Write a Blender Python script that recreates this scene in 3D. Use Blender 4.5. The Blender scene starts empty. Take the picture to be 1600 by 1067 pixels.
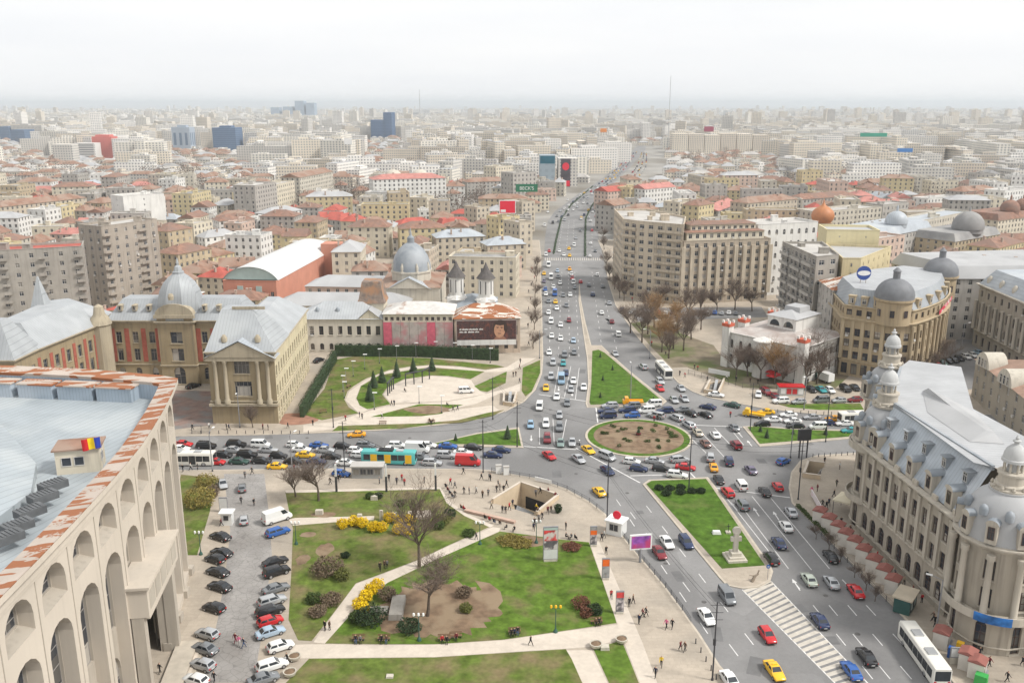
import bpy, bmesh, math, random
from mathutils import Vector, Matrix
random.seed(7)
SC = bpy.context.scene
COL = SC.collection
R = math.radians
# ------------------------------------------------------------------ camera, sky, sun, exposure
F, HY, CH = 1400.0, 162.0, 77.0                 # focal length and horizon row of the photograph (1600 px wide), camera height in m
PITCH = math.atan((533.5 - HY) / F)
cd = bpy.data.cameras.new('camera'); cam = bpy.data.objects.new('camera', cd); COL.objects.link(cam)
cam.location = (0, 0, CH); cam.rotation_euler = (math.pi / 2 - PITCH, 0, 0)
cd.sensor_width = 36; cd.lens = F / 1600 * 36; cd.clip_start = 1; cd.clip_end = 60000
SC.camera = cam
SUN_EL, SUN_AZ = R(48), R(108)                   # azimuth measured from +Y (view direction) towards +X
w = bpy.data.worlds.new('World'); SC.world = w; w.use_nodes = True
nt = w.node_tree; N = nt.nodes; L = nt.links
bg = N['Background']
sky = N.new('ShaderNodeTexSky'); sky.sky_type = 'NISHITA'; sky.sun_disc = False
sky.sun_elevation = SUN_EL; sky.sun_rotation = SUN_AZ; sky.air_density = 1.0; sky.dust_density = 4.0; sky.altitude = 80
hs = N.new('ShaderNodeHueSaturation'); hs.inputs['Saturation'].default_value = 0.10
L.new(sky.outputs[0], hs.inputs['Color'])
# an even layer of high cloud over the whole sky, a little uneven
tc = N.new('ShaderNodeTexCoord'); no = N.new('ShaderNodeTexNoise'); no.inputs['Scale'].default_value = 3.5; no.inputs['Detail'].default_value = 5
mp = N.new('ShaderNodeMapping'); mp.inputs['Scale'].default_value = (1, 1, 7)
L.new(tc.outputs['Generated'], mp.inputs['Vector']); L.new(mp.outputs[0], no.inputs['Vector'])
cr = N.new('ShaderNodeValToRGB'); cr.color_ramp.elements[0].position = .3; cr.color_ramp.elements[1].position = .75
cr.color_ramp.elements[0].color = (6.3, 6.4, 6.55, 1); cr.color_ramp.elements[1].color = (6.9, 6.9, 6.88, 1)
L.new(no.outputs[0], cr.inputs[0])
mx = N.new('ShaderNodeMix'); mx.data_type = 'RGBA'; mx.inputs[0].default_value = 0.86
L.new(hs.outputs[0], mx.inputs[6]); L.new(cr.outputs[0], mx.inputs[7]); L.new(mx.outputs[2], bg.inputs['Color'])
bg.inputs['Strength'].default_value = 0.072
sd = bpy.data.lights.new('sun', 'SUN'); sd.energy = 1.5; sd.angle = R(10); sd.color = (1, .965, .91)
sun = bpy.data.objects.new('sun', sd); COL.objects.link(sun)
sdir = Vector((math.sin(SUN_AZ) * math.cos(SUN_EL), math.cos(SUN_AZ) * math.cos(SUN_EL), math.sin(SUN_EL)))
sun.rotation_euler = (-sdir).to_track_quat('-Z', 'Y').to_euler(); sun.location = (120, 100, 200)
vs = SC.view_settings; vs.view_transform = 'Standard'; vs.look = 'None'; vs.gamma = 1; vs.exposure = 1.2
SC.cycles.use_denoising = True
SC.cycles.max_bounces = 5; SC.cycles.diffuse_bounces = 2; SC.cycles.glossy_bounces = 2; SC.cycles.volume_bounces = 2
SC.cycles.transparent_max_bounces = 6

def G(x, y, z=0.0):
    """survey: where the line of sight through photo pixel (x, y) meets the level z"""
    u = (x - 800) / F; v = (533.5 - y) / F
    dy = math.cos(PITCH) + v * math.sin(PITCH); dz = -math.sin(PITCH) + v * math.cos(PITCH)
    t = (CH - z) / -dz
    return Vector((u * t, dy * t, z))
def Gs(pts, z=0.0): return [G(a, b, z) for a, b in pts]
# ------------------------------------------------------------------ materials
MATS = {}
def mat(name, col, rough=.85, var=.12, scale=.6, bump=0.0, metal=0.0, streak=0.0, col2=None, mix=(.45, .6), spec=.3, detail=4):
    if name in MATS: return MATS[name]
    m = bpy.data.materials.new(name); MATS[name] = m; m.use_nodes = True
    n = m.node_tree.nodes; l = m.node_tree.links; b = n['Principled BSDF']
    b.inputs['Roughness'].default_value = rough; b.inputs['Metallic'].default_value = metal
    b.inputs['Specular IOR Level'].default_value = spec
    m.diffuse_color = (*col, 1)
    if var == 0 and not col2:
        b.inputs['Base Color'].default_value = (*col, 1); return m
    t = n.new('ShaderNodeTexCoord'); ns = n.new('ShaderNodeTexNoise'); ns.inputs['Scale'].default_value = scale; ns.inputs['Detail'].default_value = detail
    l.new(t.outputs['Object'], ns.inputs['Vector'])
    r = n.new('ShaderNodeValToRGB'); e = r.color_ramp.elements
    e[0].position = .3; e[1].position = .7
    e[0].color = (*[c * (1 - var) for c in col], 1); e[1].color = (*[min(1, c * (1 + var)) for c in col], 1)
    l.new(ns.outputs[0], r.inputs[0]); out = r.outputs[0]
    if col2:
        n2 = n.new('ShaderNodeTexNoise'); n2.inputs['Scale'].default_value = scale * .35; n2.inputs['Detail'].default_value = 6
        l.new(t.outputs['Object'], n2.inputs['Vector'])
        r2 = n.new('ShaderNodeValToRGB'); r2.color_ramp.elements[0].position = mix[0]; r2.color_ramp.elements[1].position = mix[1]
        l.new(n2.outputs[0], r2.inputs[0])
        mm = n.new('ShaderNodeMix'); mm.data_type = 'RGBA'; mm.inputs[7].default_value = (*col2, 1)
        l.new(r2.outputs[0], mm.inputs[0]); l.new(out, mm.inputs[6]); out = mm.outputs[2]
    if streak:
        mp = n.new('ShaderNodeMapping'); mp.inputs['Scale'].default_value = (1.3, 1.3, .08)
        l.new(t.outputs['Object'], mp.inputs['Vector'])
        n3 = n.new('ShaderNodeTexNoise'); n3.inputs['Scale'].default_value = 1.0; n3.inputs['Detail'].default_value = 5; l.new(mp.outputs[0], n3.inputs['Vector'])
        r3 = n.new('ShaderNodeValToRGB'); r3.color_ramp.elements[0].position = .5; r3.color_ramp.elements[1].position = .75
        r3.color_ramp.elements[0].color = (0, 0, 0, 1); r3.color_ramp.elements[1].color = (streak, streak, streak, 1)
        l.new(n3.outputs[0], r3.inputs[0])
        m3 = n.new('ShaderNodeMix'); m3.data_type = 'RGBA'; m3.inputs[7].default_value = (.12, .105, .09, 1)
        l.new(r3.outputs[0], m3.inputs[0]); l.new(out, m3.inputs[6]); out = m3.outputs[2]
    l.new(out, b.inputs['Base Color'])
    if bump:
        bp = n.new('ShaderNodeBump'); bp.inputs['Strength'].default_value = bump; bp.inputs['Distance'].default_value = .05
        n4 = n.new('ShaderNodeTexNoise'); n4.inputs['Scale'].default_value = scale * 8; l.new(t.outputs['Object'], n4.inputs['Vector'])
        l.new(n4.outputs[0], bp.inputs['Height']); l.new(bp.outputs[0], b.inputs['Normal'])
    return m
def seam_mat(name, col, w=.6, rough=.5, rot=0.0, col2=None, metal=.0, dark=.72):
    """standing-seam sheet metal: narrow ridges every w metres"""
    m = mat(name, col, rough, .10, .25, metal=metal, col2=col2, mix=(.5, .62), spec=.4)
    n = m.node_tree.nodes; l = m.node_tree.links; b = n['Principled BSDF']
    t = n.new('ShaderNodeTexCoord'); mp = n.new('ShaderNodeMapping'); mp.inputs['Rotation'].default_value = (0, 0, rot)
    l.new(t.outputs['Object'], mp.inputs['Vector'])
    wv = n.new('ShaderNodeTexWave'); wv.inputs['Scale'].default_value = 1 / w * .314; wv.inputs['Distortion'].default_value = 0; wv.wave_profile = 'SIN'
    l.new(mp.outputs[0], wv.inputs['Vector'])
    r = n.new('ShaderNodeValToRGB'); r.color_ramp.elements[0].position = .0; r.color_ramp.elements[1].position = .06
    r.color_ramp.elements[0].color = (dark, dark, dark, 1); r.color_ramp.elements[1].color = (1, 1, 1, 1)
    l.new(wv.outputs[0], r.inputs[0])
    mm = n.new('ShaderNodeMix'); mm.data_type = 'RGBA'; mm.blend_type = 'MULTIPLY'; mm.inputs[0].default_value = 1
    src = b.inputs['Base Color'].links[0].from_socket
    l.new(src, mm.inputs[6]); l.new(r.outputs[0], mm.inputs[7]); l.new(mm.outputs[2], b.inputs['Base Color'])
    return m
def glass_mat(name='window_glass', col=(.035, .04, .05), rough=.12):
    if name in MATS: return MATS[name]
    m = mat(name, col, rough, .5, .35, spec=.6); n = m.node_tree.nodes; l = m.node_tree.links; b = n['Principled BSDF']
    oi = n.new('ShaderNodeObjectInfo'); g = n.new('ShaderNodeNewGeometry'); sc = n.new('ShaderNodeVectorMath'); sc.operation = 'SCALE'; sc.inputs['Scale'].default_value = .31; l.new(g.outputs['Position'], sc.inputs[0]); fl_ = n.new('ShaderNodeVectorMath'); fl_.operation = 'FLOOR'; l.new(sc.outputs[0], fl_.inputs[0])
    wn = n.new('ShaderNodeTexWhiteNoise'); l.new(fl_.outputs[0], wn.inputs['Vector']); ad = n.new('ShaderNodeMath'); l.new(oi.outputs['Random'], ad.inputs[0]); l.new(wn.outputs['Value'], ad.inputs[1]); fr = n.new('ShaderNodeMath'); fr.operation = 'FRACT'; l.new(ad.outputs[0], fr.inputs[0])
    r = n.new('ShaderNodeValToRGB'); r.color_ramp.interpolation = 'CONSTANT'; e = r.color_ramp.elements; e[0].color = (*col, 1); e[1].position = .6; e[1].color = (.09, .085, .08, 1); x = e.new(.78); x.color = (.20, .185, .16, 1); x = e.new(.9); x.color = (.40, .37, .33, 1); l.new(fr.outputs[0], r.inputs[0]); l.new(r.outputs[0], b.inputs['Base Color'])
    return m
# ------------------------------------------------------------------ mesh builder
class MB:
    def __init__(s): s.v = []; s.f = []; s.m = []
    def poly(s, pts, m=0):
        i = len(s.v); s.v += [tuple(p) for p in pts]; s.f.append(tuple(range(i, i + len(pts)))); s.m.append(m)
    def quad(s, a, b, c, d, m=0): s.poly((a, b, c, d), m)
    def idx(s, verts, faces, m=0):
        i = len(s.v); s.v += [tuple(p) for p in verts]
        for f in faces: s.f.append(tuple(i + k for k in f)); s.m.append(m)
    def box(s, cx, cy, z0, sx, sy, sz, rot=0.0, m=0, top=None):
        c, sn = math.cos(rot), math.sin(rot); tx, ty = top if top else (1, 1)
        vs = []
        for z, kx, ky in ((z0, 1, 1), (z0 + sz, tx, ty)):
            for dx, dy in ((-1, -1), (1, -1), (1, 1), (-1, 1)):
                x, y = dx * sx / 2 * kx, dy * sy / 2 * ky
                vs.append((cx + x * c - y * sn, cy + x * sn + y * c, z))
        s.idx(vs, [(0, 3, 2, 1), (4, 5, 6, 7), (0, 1, 5, 4), (1, 2, 6, 5), (2, 3, 7, 6), (3, 0, 4, 7)], m)
    def prism(s, pts, z0, z1, m=0, mt=None, bottom=False):
        n = len(pts); P2 = [(p[0], p[1]) for p in pts]
        vs = [(x, y, z0) for x, y in P2] + [(x, y, z1) for x, y in P2]
        s.idx(vs, [(i, (i + 1) % n, n + (i + 1) % n, n + i) for i in range(n)], m)
        s.poly([(x, y, z1) for x, y in P2], m if mt is None else mt)
        if bottom: s.poly([(x, y, z0) for x, y in reversed(P2)], m)
    def loft(s, rings, m=0, closed=True, cap0=False, cap1=False, mcap=None):
        n = len(rings[0]); i = len(s.v)
        for r in rings: s.v += [tuple(p) for p in r]
        for k in range(len(rings) - 1):
            for j in range(n if closed else n - 1):
                a = i + k * n + j; b = i + k * n + (j + 1) % n
                s.f.append((a, b, b + n, a + n)); s.m.append(m)
        if cap0: s.f.append(tuple(i + j for j in reversed(range(n)))); s.m.append(m if mcap is None else mcap)
        if cap1: s.f.append(tuple(i + (len(rings) - 1) * n + j for j in range(n))); s.m.append(m if mcap is None else mcap)
    def lathe(s, cx, cy, prof, n=16, m=0, cap=True, a0=0.0, sx=1.0, sy=1.0):
        rings = [[(cx + sx * r * math.cos(a0 + 2 * math.pi * k / n), cy + sy * r * math.sin(a0 + 2 * math.pi * k / n), z) for k in range(n)] for r, z in prof]
        s.loft(rings, m, cap1=cap)
    def tube(s, a, b, r0, r1=None, n=6, m=0, cap=False):
        a = Vector(a); b = Vector(b); d = b - a
        if d.length < 1e-6: return
        r1 = r0 if r1 is None else r1
        q = d.to_track_quat('Z', 'Y'); rings = []
        for p, r in ((a, r0), (b, r1)):
            rings.append([p + q @ Vector((r * math.cos(2 * math.pi * k / n), r * math.sin(2 * math.pi * k / n), 0)) for k in range(n)])
        s.loft(rings, m, cap1=cap, cap0=cap)
    def mesh(s, name, mats, smooth=None):
        me = bpy.data.meshes.new(name); me.from_pydata(s.v, [], s.f)
        for a in (mats if isinstance(mats, (list, tuple)) else [mats]): me.materials.append(a)
        if any(s.m): me.polygons.foreach_set('material_index', s.m)
        if smooth is not None:
            me.polygons.foreach_set('use_smooth', [True] * len(s.f)); me.set_sharp_from_angle(angle=R(smooth))
        me.update(); return me
    def build(s, name, mats, parent=None, smooth=None, loc=None, rz=0.0, kind=None):
        if not s.f: return None
        return put(name, s.mesh(name, mats, smooth), parent, loc, rz, kind)
def put(name, me, parent=None, loc=None, rz=0.0, kind=None):
    o = bpy.data.objects.new(name, me); COL.objects.link(o)
    if parent: o.parent = parent
    if loc is not None: o.location = loc
    if rz: o.rotation_euler = (0, 0, rz)
    if kind: o['kind'] = kind
    return o
def tag(o, label, cat, group=None):
    o['label'] = label; o['category'] = cat
    if group: o['group'] = group
    return o
def thing(name, label, cat, loc=(0, 0, 0), rz=0.0, group=None):
    o = bpy.data.objects.new(name, None); COL.objects.link(o); o.location = loc; o.rotation_euler = (0, 0, rz); o.empty_display_size = .3
    return tag(o, label, cat, group)
def struct(name, mb, m, smooth=None): 
    o = mb.build(name, m, smooth=smooth); o['kind'] = 'structure'; return o
ORD = ['first', 'second', 'third', 'fourth', 'fifth', 'sixth', 'seventh', 'eighth', 'ninth', 'tenth', 'eleventh', 'twelfth', 'thirteenth', 'fourteenth', 'fifteenth', 'sixteenth',
       'seventeenth', 'eighteenth', 'nineteenth', 'twentieth', 'twenty-first', 'twenty-second', 'twenty-third', 'twenty-fourth', 'twenty-fifth', 'twenty-sixth', 'twenty-seventh', 'twenty-eighth', 'twenty-ninth', 'thirtieth']
def shrink(pts, d):
    """inset a polygon (any winding) by d, by moving along edge normals"""
    n = len(pts); P2 = [Vector((p[0], p[1])) for p in pts]
    area = sum(P2[i].x * P2[(i + 1) % n].y - P2[(i + 1) % n].x * P2[i].y for i in range(n))
    sg = 1 if area > 0 else -1; out = []
    for i in range(n):
        a, b, c = P2[i - 1], P2[i], P2[(i + 1) % n]
        e1 = (b - a).normalized(); e2 = (c - b).normalized()
        n1 = Vector((-e1.y, e1.x)) * sg; n2 = Vector((-e2.y, e2.x)) * sg
        k = n1 + n2; k = k / max(.35, k.length_squared) * 2 if k.length > 1e-4 else n1
        out.append(b + k * d)
    return out
def ccw(pts):
    n = len(pts)
    a = sum(pts[i][0] * pts[(i + 1) % n][1] - pts[(i + 1) % n][0] * pts[i][1] for i in range(n))
    return list(pts) if a > 0 else list(reversed(pts))
# ------------------------------------------------------------------ ground, roads, pavements, lawns
M_ground = mat('city_ground', (.30, .285, .26), .95, .25, .02, col2=(.17, .15, .12))
M_asphalt = mat('asphalt', (.225, .22, .216), .88, .10, .12, col2=(.19, .186, .183), mix=(.48, .58), bump=.05, spec=.25)
M_pave = mat('pavement_slabs', (.42, .36, .29), .9, .09, .25, col2=(.35, .305, .25), mix=(.45, .62))
def joints(m, sx, sy, k=.9):
    n = m.node_tree.nodes; l = m.node_tree.links; b = n['Principled BSDF']; t = n.new('ShaderNodeTexCoord'); br = n.new('ShaderNodeTexBrick'); br.inputs['Scale'].default_value = 1; br.inputs['Brick Width'].default_value = sx; br.inputs['Row Height'].default_value = sy; br.inputs['Mortar Size'].default_value = .03; br.inputs['Color1'].default_value = (1, 1, 1, 1); br.inputs['Color2'].default_value = (.93, .93, .93, 1); br.inputs['Mortar'].default_value = (k, k, k, 1)
    l.new(t.outputs['Object'], br.inputs['Vector']); mm = n.new('ShaderNodeMix'); mm.data_type = 'RGBA'; mm.blend_type = 'MULTIPLY'; mm.inputs[0].default_value = 1; l.new(b.inputs['Base Color'].links[0].from_socket, mm.inputs[6]); l.new(br.outputs['Color'], mm.inputs[7]); l.new(mm.outputs[2], b.inputs['Base Color'])
joints(M_pave, 1.6, .8, .86)
M_path = mat('pale_path_slabs', (.54, .475, .40), .9, .07, .4)
M_kerb = mat('kerb_stone', (.47, .415, .34), .9, .12, .8)
M_hatch = mat('worn_hatch_paint', (.50, .46, .40), .85, .15, .8)
M_white = mat('road_paint', (.66, .65, .63), .8, .12, 1.5)
def wear(m, s1=.055, amt=.10, grain=.12):
    # repair patches with straight edges, and fine grain
    n = m.node_tree.nodes; l = m.node_tree.links; b = n['Principled BSDF']; t = n.new('ShaderNodeTexCoord'); v = n.new('ShaderNodeTexVoronoi'); v.distance = 'MANHATTAN'; v.inputs['Scale'].default_value = s1; l.new(t.outputs['Object'], v.inputs['Vector']); bw = n.new('ShaderNodeRGBToBW'); l.new(v.outputs['Color'], bw.inputs[0])
    g = n.new('ShaderNodeTexNoise'); g.inputs['Scale'].default_value = 1.6; g.inputs['Detail'].default_value = 8; l.new(t.outputs['Object'], g.inputs['Vector']); a = n.new('ShaderNodeMath'); a.operation = 'MULTIPLY_ADD'; a.inputs[1].default_value = amt * 2; a.inputs[2].default_value = 1 - amt - grain; l.new(bw.outputs[0], a.inputs[0]); c = n.new('ShaderNodeMath'); c.operation = 'MULTIPLY_ADD'; c.inputs[1].default_value = grain * 2; l.new(g.outputs[0], c.inputs[0]); l.new(a.outputs[0], c.inputs[2])
    mm = n.new('ShaderNodeMix'); mm.data_type = 'RGBA'; mm.blend_type = 'MULTIPLY'; mm.inputs[0].default_value = 1; l.new(b.inputs['Base Color'].links[0].from_socket, mm.inputs[6]); l.new(c.outputs[0], mm.inputs[7]); l.new(mm.outputs[2], b.inputs['Base Color'])
wear(M_asphalt); wear(M_pave, .09, .06, .12); wear(M_path, .2, .05, .10)
def grass_mat(name, a, b, soil, mixp):
    m = mat(name, a, .95, .35, .55, bump=.5, col2=soil, mix=mixp, spec=.1, detail=10)
    wear(m, .3, .04, .38); return m
M_lawn = grass_mat('lawn_grass', (.088, .145, .022), None, (.17, .14, .07), (.50, .74))
M_lawn2 = grass_mat('bright_lawn_grass', (.072, .135, .02), None, (.11, .14, .04), (.55, .7))
M_lawn3 = grass_mat('worn_lawn_grass', (.10, .14, .028), None, (.19, .15, .08), (.42, .68))
M_soil = mat('bare_soil', (.185, .125, .08), .95, .3, .7, bump=.6, col2=(.25, .185, .12))
def cobble():
    m = mat('cobble_setts', (.30, .285, .27), .9, .15, .3, col2=(.24, .225, .21), mix=(.45, .6))
    n = m.node_tree.nodes; l = m.node_tree.links; b = n['Principled BSDF']
    t = n.new('ShaderNodeTexCoord'); v = n.new('ShaderNodeTexVoronoi'); v.feature = 'DISTANCE_TO_EDGE'; v.inputs['Scale'].default_value = .9
    l.new(t.outputs['Object'], v.inputs['Vector'])
    r = n.new('ShaderNodeValToRGB'); r.color_ramp.elements[0].color = (.72, .72, .72, 1); r.color_ramp.elements[1].position = .06
    l.new(v.outputs['Distance'], r.inputs[0])
    mm = n.new('ShaderNodeMix'); mm.data_type = 'RGBA'; mm.blend_type = 'MULTIPLY'; mm.inputs[0].default_value = 1
    l.new(b.inputs['Base Color'].links[0].from_socket, mm.inputs[6]); l.new(r.outputs[0], mm.inputs[7]); l.new(mm.outputs[2], b.inputs['Base Color'])
    return m
M_cobble = cobble()
PZ = 0.13
from mathutils.geometry import tessellate_polygon
PITS = {'plaza': [(772, 787), (814, 761), (870, 780), (838, 806)], 'university': [(1264, 727), (1286, 730), (1280, 749), (1257, 746)], 'park': [(789, 616), (806, 617), (801, 635), (788, 633)], 'palace': [(1110, 599), (1130, 597), (1121, 617), (1102, 614)]}
HOLES = {k: ccw([(p.x, p.y) for p in Gs(v)]) for k, v in PITS.items()}
def holed(mb, outer, holes, z, m=0):
    L_ = [[Vector((x, y, 0)) for x, y in outer]] + [[Vector((x, y, 0)) for x, y in reversed(h)] for h in holes]
    fl = [p for l_ in L_ for p in l_]
    for t_ in tessellate_polygon(L_):
        a, b, c = [fl[i] for i in t_]
        if (b - a).cross(c - a).z < 0: b, c = c, b
        mb.poly([(p.x, p.y, z) for p in (a, b, c)], m)
mb = MB(); holed(mb, [(-240, 60), (230, 60), (230, 345), (-240, 345)], list(HOLES.values()), -.06)
for q in (((-40000, -300), (40000, -300), (40000, 60), (-40000, 60)), ((-40000, 60), (-240, 60), (-240, 345), (-40000, 345)), ((230, 60), (40000, 60), (40000, 345), (230, 345)), ((-40000, 345), (40000, 345), (40000, 45000), (-40000, 45000))): mb.quad(*[(x, y, -.06) for x, y in q])
struct('ground', mb, M_ground)
mb = MB(); holed(mb, [(-240, 60), (230, 60), (230, 345), (-240, 345)], list(HOLES.values()), 0); road = struct('road', mb, M_asphalt)
bl = [(850, 540), (848, 480), (846, 420), (850, 405), (852, 368), (856, 346), (867, 330), (884, 318), (905, 302), (925, 290), (945, 276), (960, 262), (975, 248), (988, 236), (996, 228)]
brt = [(1010, 540), (966, 480), (945, 420), (943, 405), (935, 368), (935, 342), (940, 318), (949, 297), (958, 287), (972, 274), (984, 263), (994, 251), (1002, 242), (1008, 234), (1010, 228)]
mb = MB(); mb.loft([[G(*a), G(*b)] for a, b in zip(bl, brt)], closed=False)
mb.v = [(x, y, .004 if y < 345 else 0) for x, y, z in mb.v]
struct('boulevard', mb, M_asphalt)
def slab(name, px, z1=PZ, m=None, kerb=.35, extra=(), world=(), holes=()):
    """a raised pavement with a kerb of its own colour"""
    pts = ccw([(p.x, p.y) for p in Gs(px)] + list(world))
    mb = MB(); inner = shrink(pts, kerb)
    n = len(pts)
    holed(mb, [(p[0], p[1]) for p in inner], [HOLES[h] for h in holes], z1 - .002)
    k = MB(); A = [(p[0], p[1], -.03) for p in pts]; B = [(p[0], p[1], z1) for p in pts]; C = [(p[0], p[1], z1) for p in inner]; D = [(p[0], p[1], -.03) for p in inner]
    k.loft([A, B, C, D], 0)
    o = struct(name, mb, m or M_pave); k.build('kerb', M_kerb, o); return o
def sheet(name, px, z, m, parent=None, world=()):
    pts = ccw([(p.x, p.y) for p in Gs(px)] + list(world))
    mb = MB(); holed(mb, pts, [], z); o = mb.build(name, m, parent)
    if not parent: o['kind'] = 'structure'
    return o
# the theatre square: pavement, cobbled parking street, park
slab('theatre_square_pavement', [(150, 737), (285, 735), (540, 732), (740, 733), (765, 735), (840, 748), (885, 764), (920, 783), (945, 802), (962, 822), (980, 846), (1004, 875), (1038, 915), (1064, 950), (1093, 990), (1125, 1040), (1150, 1067)], world=[(38, 80), (-130, 80)], holes=['plaza'])
sheet('parking_street', [(350, 741), (413, 741), (420, 800), (425, 866), (415, 950), (406, 1012), (396, 1067), (316, 1067), (330, 1010), (340, 970), (352, 900), (360, 830)], PZ + .004, M_cobble)
LZ = PZ + .03
def lawn(name, px, m=None, z=LZ):
    pts = ccw([(p.x, p.y) for p in Gs(px)]); mb = MB()
    bm = bmesh.new(); top = [bm.verts.new((x, y, z)) for x, y in pts]; f = bm.faces.new(top)
    r = bmesh.ops.extrude_face_region(bm, geom=[f]); vs_ = [e for e in r['geom'] if isinstance(e, bmesh.types.BMVert)]
    for v in vs_: v.co.z = z
    for v in top: v.co.z = PZ - .02
    bmesh.ops.triangulate(bm, faces=bm.faces[:]); bmesh.ops.recalc_face_normals(bm, faces=bm.faces[:])
    me = bpy.data.meshes.new(name); bm.to_mesh(me); bm.free(); me.materials.append(m or M_lawn)
    o = put(name, me); o['kind'] = 'structure'; return o
lawn('lawn', [(446, 770), (519, 765.5), (688, 764.5), (699, 786), (726, 806), (764, 824), (700, 853), (651, 876), (604, 894), (556, 912), (520, 960), (487, 1002), (466, 1001), (451, 969), (455, 900), (458, 827), (452, 800)], M_lawn3)
lawn('lawn', [(781, 831), (822, 836), (870, 843), (920, 848), (940, 905), (961, 966), (963, 974), (889, 985), (786, 1000), (679, 1007), (590, 1007), (508, 1006), (540, 970), (572, 936), (606, 911), (679, 876), (740, 849)])
lawn('lawn', [(483, 1030), (580, 1029), (679, 1028), (786, 1021), (884, 1015), (893, 1030), (913, 1075), (430, 1085), (462, 1052)], M_lawn3)
lawn('lawn', [(927, 1014), (950, 1008), (971, 1001), (985, 1035), (1001, 1075), (955, 1075)])
lawn('lawn', [(283, 742), (340, 748), (334, 765), (328, 800), (308, 868), (290, 868), (270, 800)], M_lawn3)
Z2 = LZ + .01
sheet('path', [(450, 812), (462, 810), (585, 807), (584, 813), (520, 817), (458, 822)], Z2, M_path)
sheet('path', [(770, 824), (782, 826), (779, 832), (740, 850), (679, 877), (606, 912), (572, 937), (540, 971), (508, 1006), (490, 1004), (520, 961), (556, 913), (604, 895), (651, 877), (700, 854)], PZ + .004, M_path)
sheet('path', [(488, 1007), (590, 1008.5), (679, 1008), (786, 1001), (889, 986), (966, 976), (974, 999), (926, 1011), (884, 1014), (786, 1020), (679, 1027), (580, 1028), (480, 1029), (452, 1030), (455, 1008)], PZ + .006, M_path)
sheet('path', [(884, 1017), (925, 1016), (953, 1075), (914, 1075)], PZ + .004, M_path)
sheet('path', [(921, 847), (936, 846), (1003, 1003), (1030, 1075), (1003, 1075), (973, 1000), (962, 968)], PZ + .005, M_path)
def strip(name, A, B, z, m):
    mb = MB(); mb.loft([[G(*a), G(*b)] for a, b in zip(A, B)], closed=False); mb.v = [(x, y, z) for x, y, _ in mb.v]; o = mb.build(name, m); o['kind'] = 'structure'
strip('path', [(446, 767), (688, 762), (702, 784), (730, 804), (772, 822)], [(447, 771), (687, 765), (698, 787), (726, 807), (766, 825)], Z2, M_path)
def bed(cx, cy, rx, ry, n=16, nm='flower_bed', m=None, z=None):
    c = G(cx, cy); pts = []
    for k in range(n):
        a = 2 * math.pi * k / n; q = random.uniform(.85, 1.12)
        pts.append((c.x + rx * q * math.cos(a), c.y + ry * q * math.sin(a)))
    mb = MB(); mb.poly([(x, y, z or Z2 + .004) for x, y in pts]); o = mb.build(nm, m or M_soil); o['kind'] = 'structure'; return o
bed(688, 950, 9.6, 8.0, 60); bed(665, 965, 8.0, 5.0, 50, z=Z2 + .008)
for b in ((508, 860, 1.5, 2.6), (482, 836, 1.6, 1.2), (473, 875, 1.2, 2), (505, 805, 2.4, 1.2), (820, 846, 4.0, 2.2)): bed(*b)
# curved bed of clipped ground cover beside the bare patch
c1 = [(742, 908), (765, 912), (782, 925), (786, 940), (772, 958), (748, 972), (734, 968), (752, 952), (758, 938), (752, 922)]
sheet('flower_bed', c1, Z2 + .006, M_soil)
# far side: ministry block, little park, hospital
slab('ministry_block_pavement', [(120, 686), (260, 682), (400, 680), (519, 676), (587, 673), (681, 665), (744, 656), (790, 643), (819, 628), (837, 609), (847, 584), (849, 558), (848, 530), (847, 480), (845, 440), (846, 405)], world=[(16, 520), (-230, 520), (-230, 190)], holes=['park'])
lawn('lawn', [(523, 563), (555, 557), (664, 560), (776, 571), (788, 574), (759, 578), (720, 573), (674, 570.5), (640, 573), (607, 579), (572, 592), (552, 604), (543, 612), (538, 625), (545, 637), (560, 646), (503, 657), (474, 648), (507, 608)], M_lawn3)
lawn('lawn', [(557, 623), (564, 604), (593, 587), (640, 579), (674, 575), (757, 581), (735, 593), (700, 588), (674, 587), (631, 593), (605, 606), (597, 617), (610, 632), (574, 640), (562, 634)])
lawn('lawn', [(579, 652), (655, 632), (724, 633), (694, 642), (691, 647), (657, 651)])
lawn('lawn', [(741, 604), (792, 581), (790, 599), (761, 613), (750, 611)])
lawn('lawn', [(519, 674), (529, 666), (662, 662), (716, 657), (760, 646), (788, 641), (770, 650), (721, 661), (682, 663), (626, 670)], M_lawn3)
lawn('lawn', [(817, 575), (844, 563), (844, 583), (831, 612), (821, 620), (815, 611)])
sheet('gathering_place', [(676, 588), (700, 589.5), (736, 594.5), (743, 605), (751, 612), (760, 616), (700, 627), (612, 631), (599, 617), (607, 607), (632, 594)], PZ + .004, M_path)
strip('path', [(562, 647), (540, 626), (546, 612), (574, 593), (608, 580), (641, 574), (674, 571.5), (720, 574), (758, 579), (792, 574), (815, 560)], [(577, 640), (556, 623), (564, 603), (593, 586), (615, 582.5), (640, 578), (674, 574), (720, 578), (758, 582), (797, 581), (838, 560)], PZ + .008, M_path)
strip('path', [(474, 664), (520, 660), (575, 643), (612, 633), (700, 628), (740, 621), (790, 608), (813, 600)], [(474, 676), (522, 671), (579, 653), (655, 642), (700, 641), (745, 631), (783, 614), (812, 612)], PZ + .006, M_path)
strip('path', [(560, 651), (660, 651), (716, 640), (770, 634)], [(528, 666), (662, 662), (716, 657), (780, 642)], PZ + .01, M_path)
bed(462, 655, 6.5, 4.2, nm='paved_corner', m=mat('brick_red_soil', (.30, .16, .11), .95, .2, .6), z=PZ + .01)
bed(668, 641, 6, 3.2)
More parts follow.
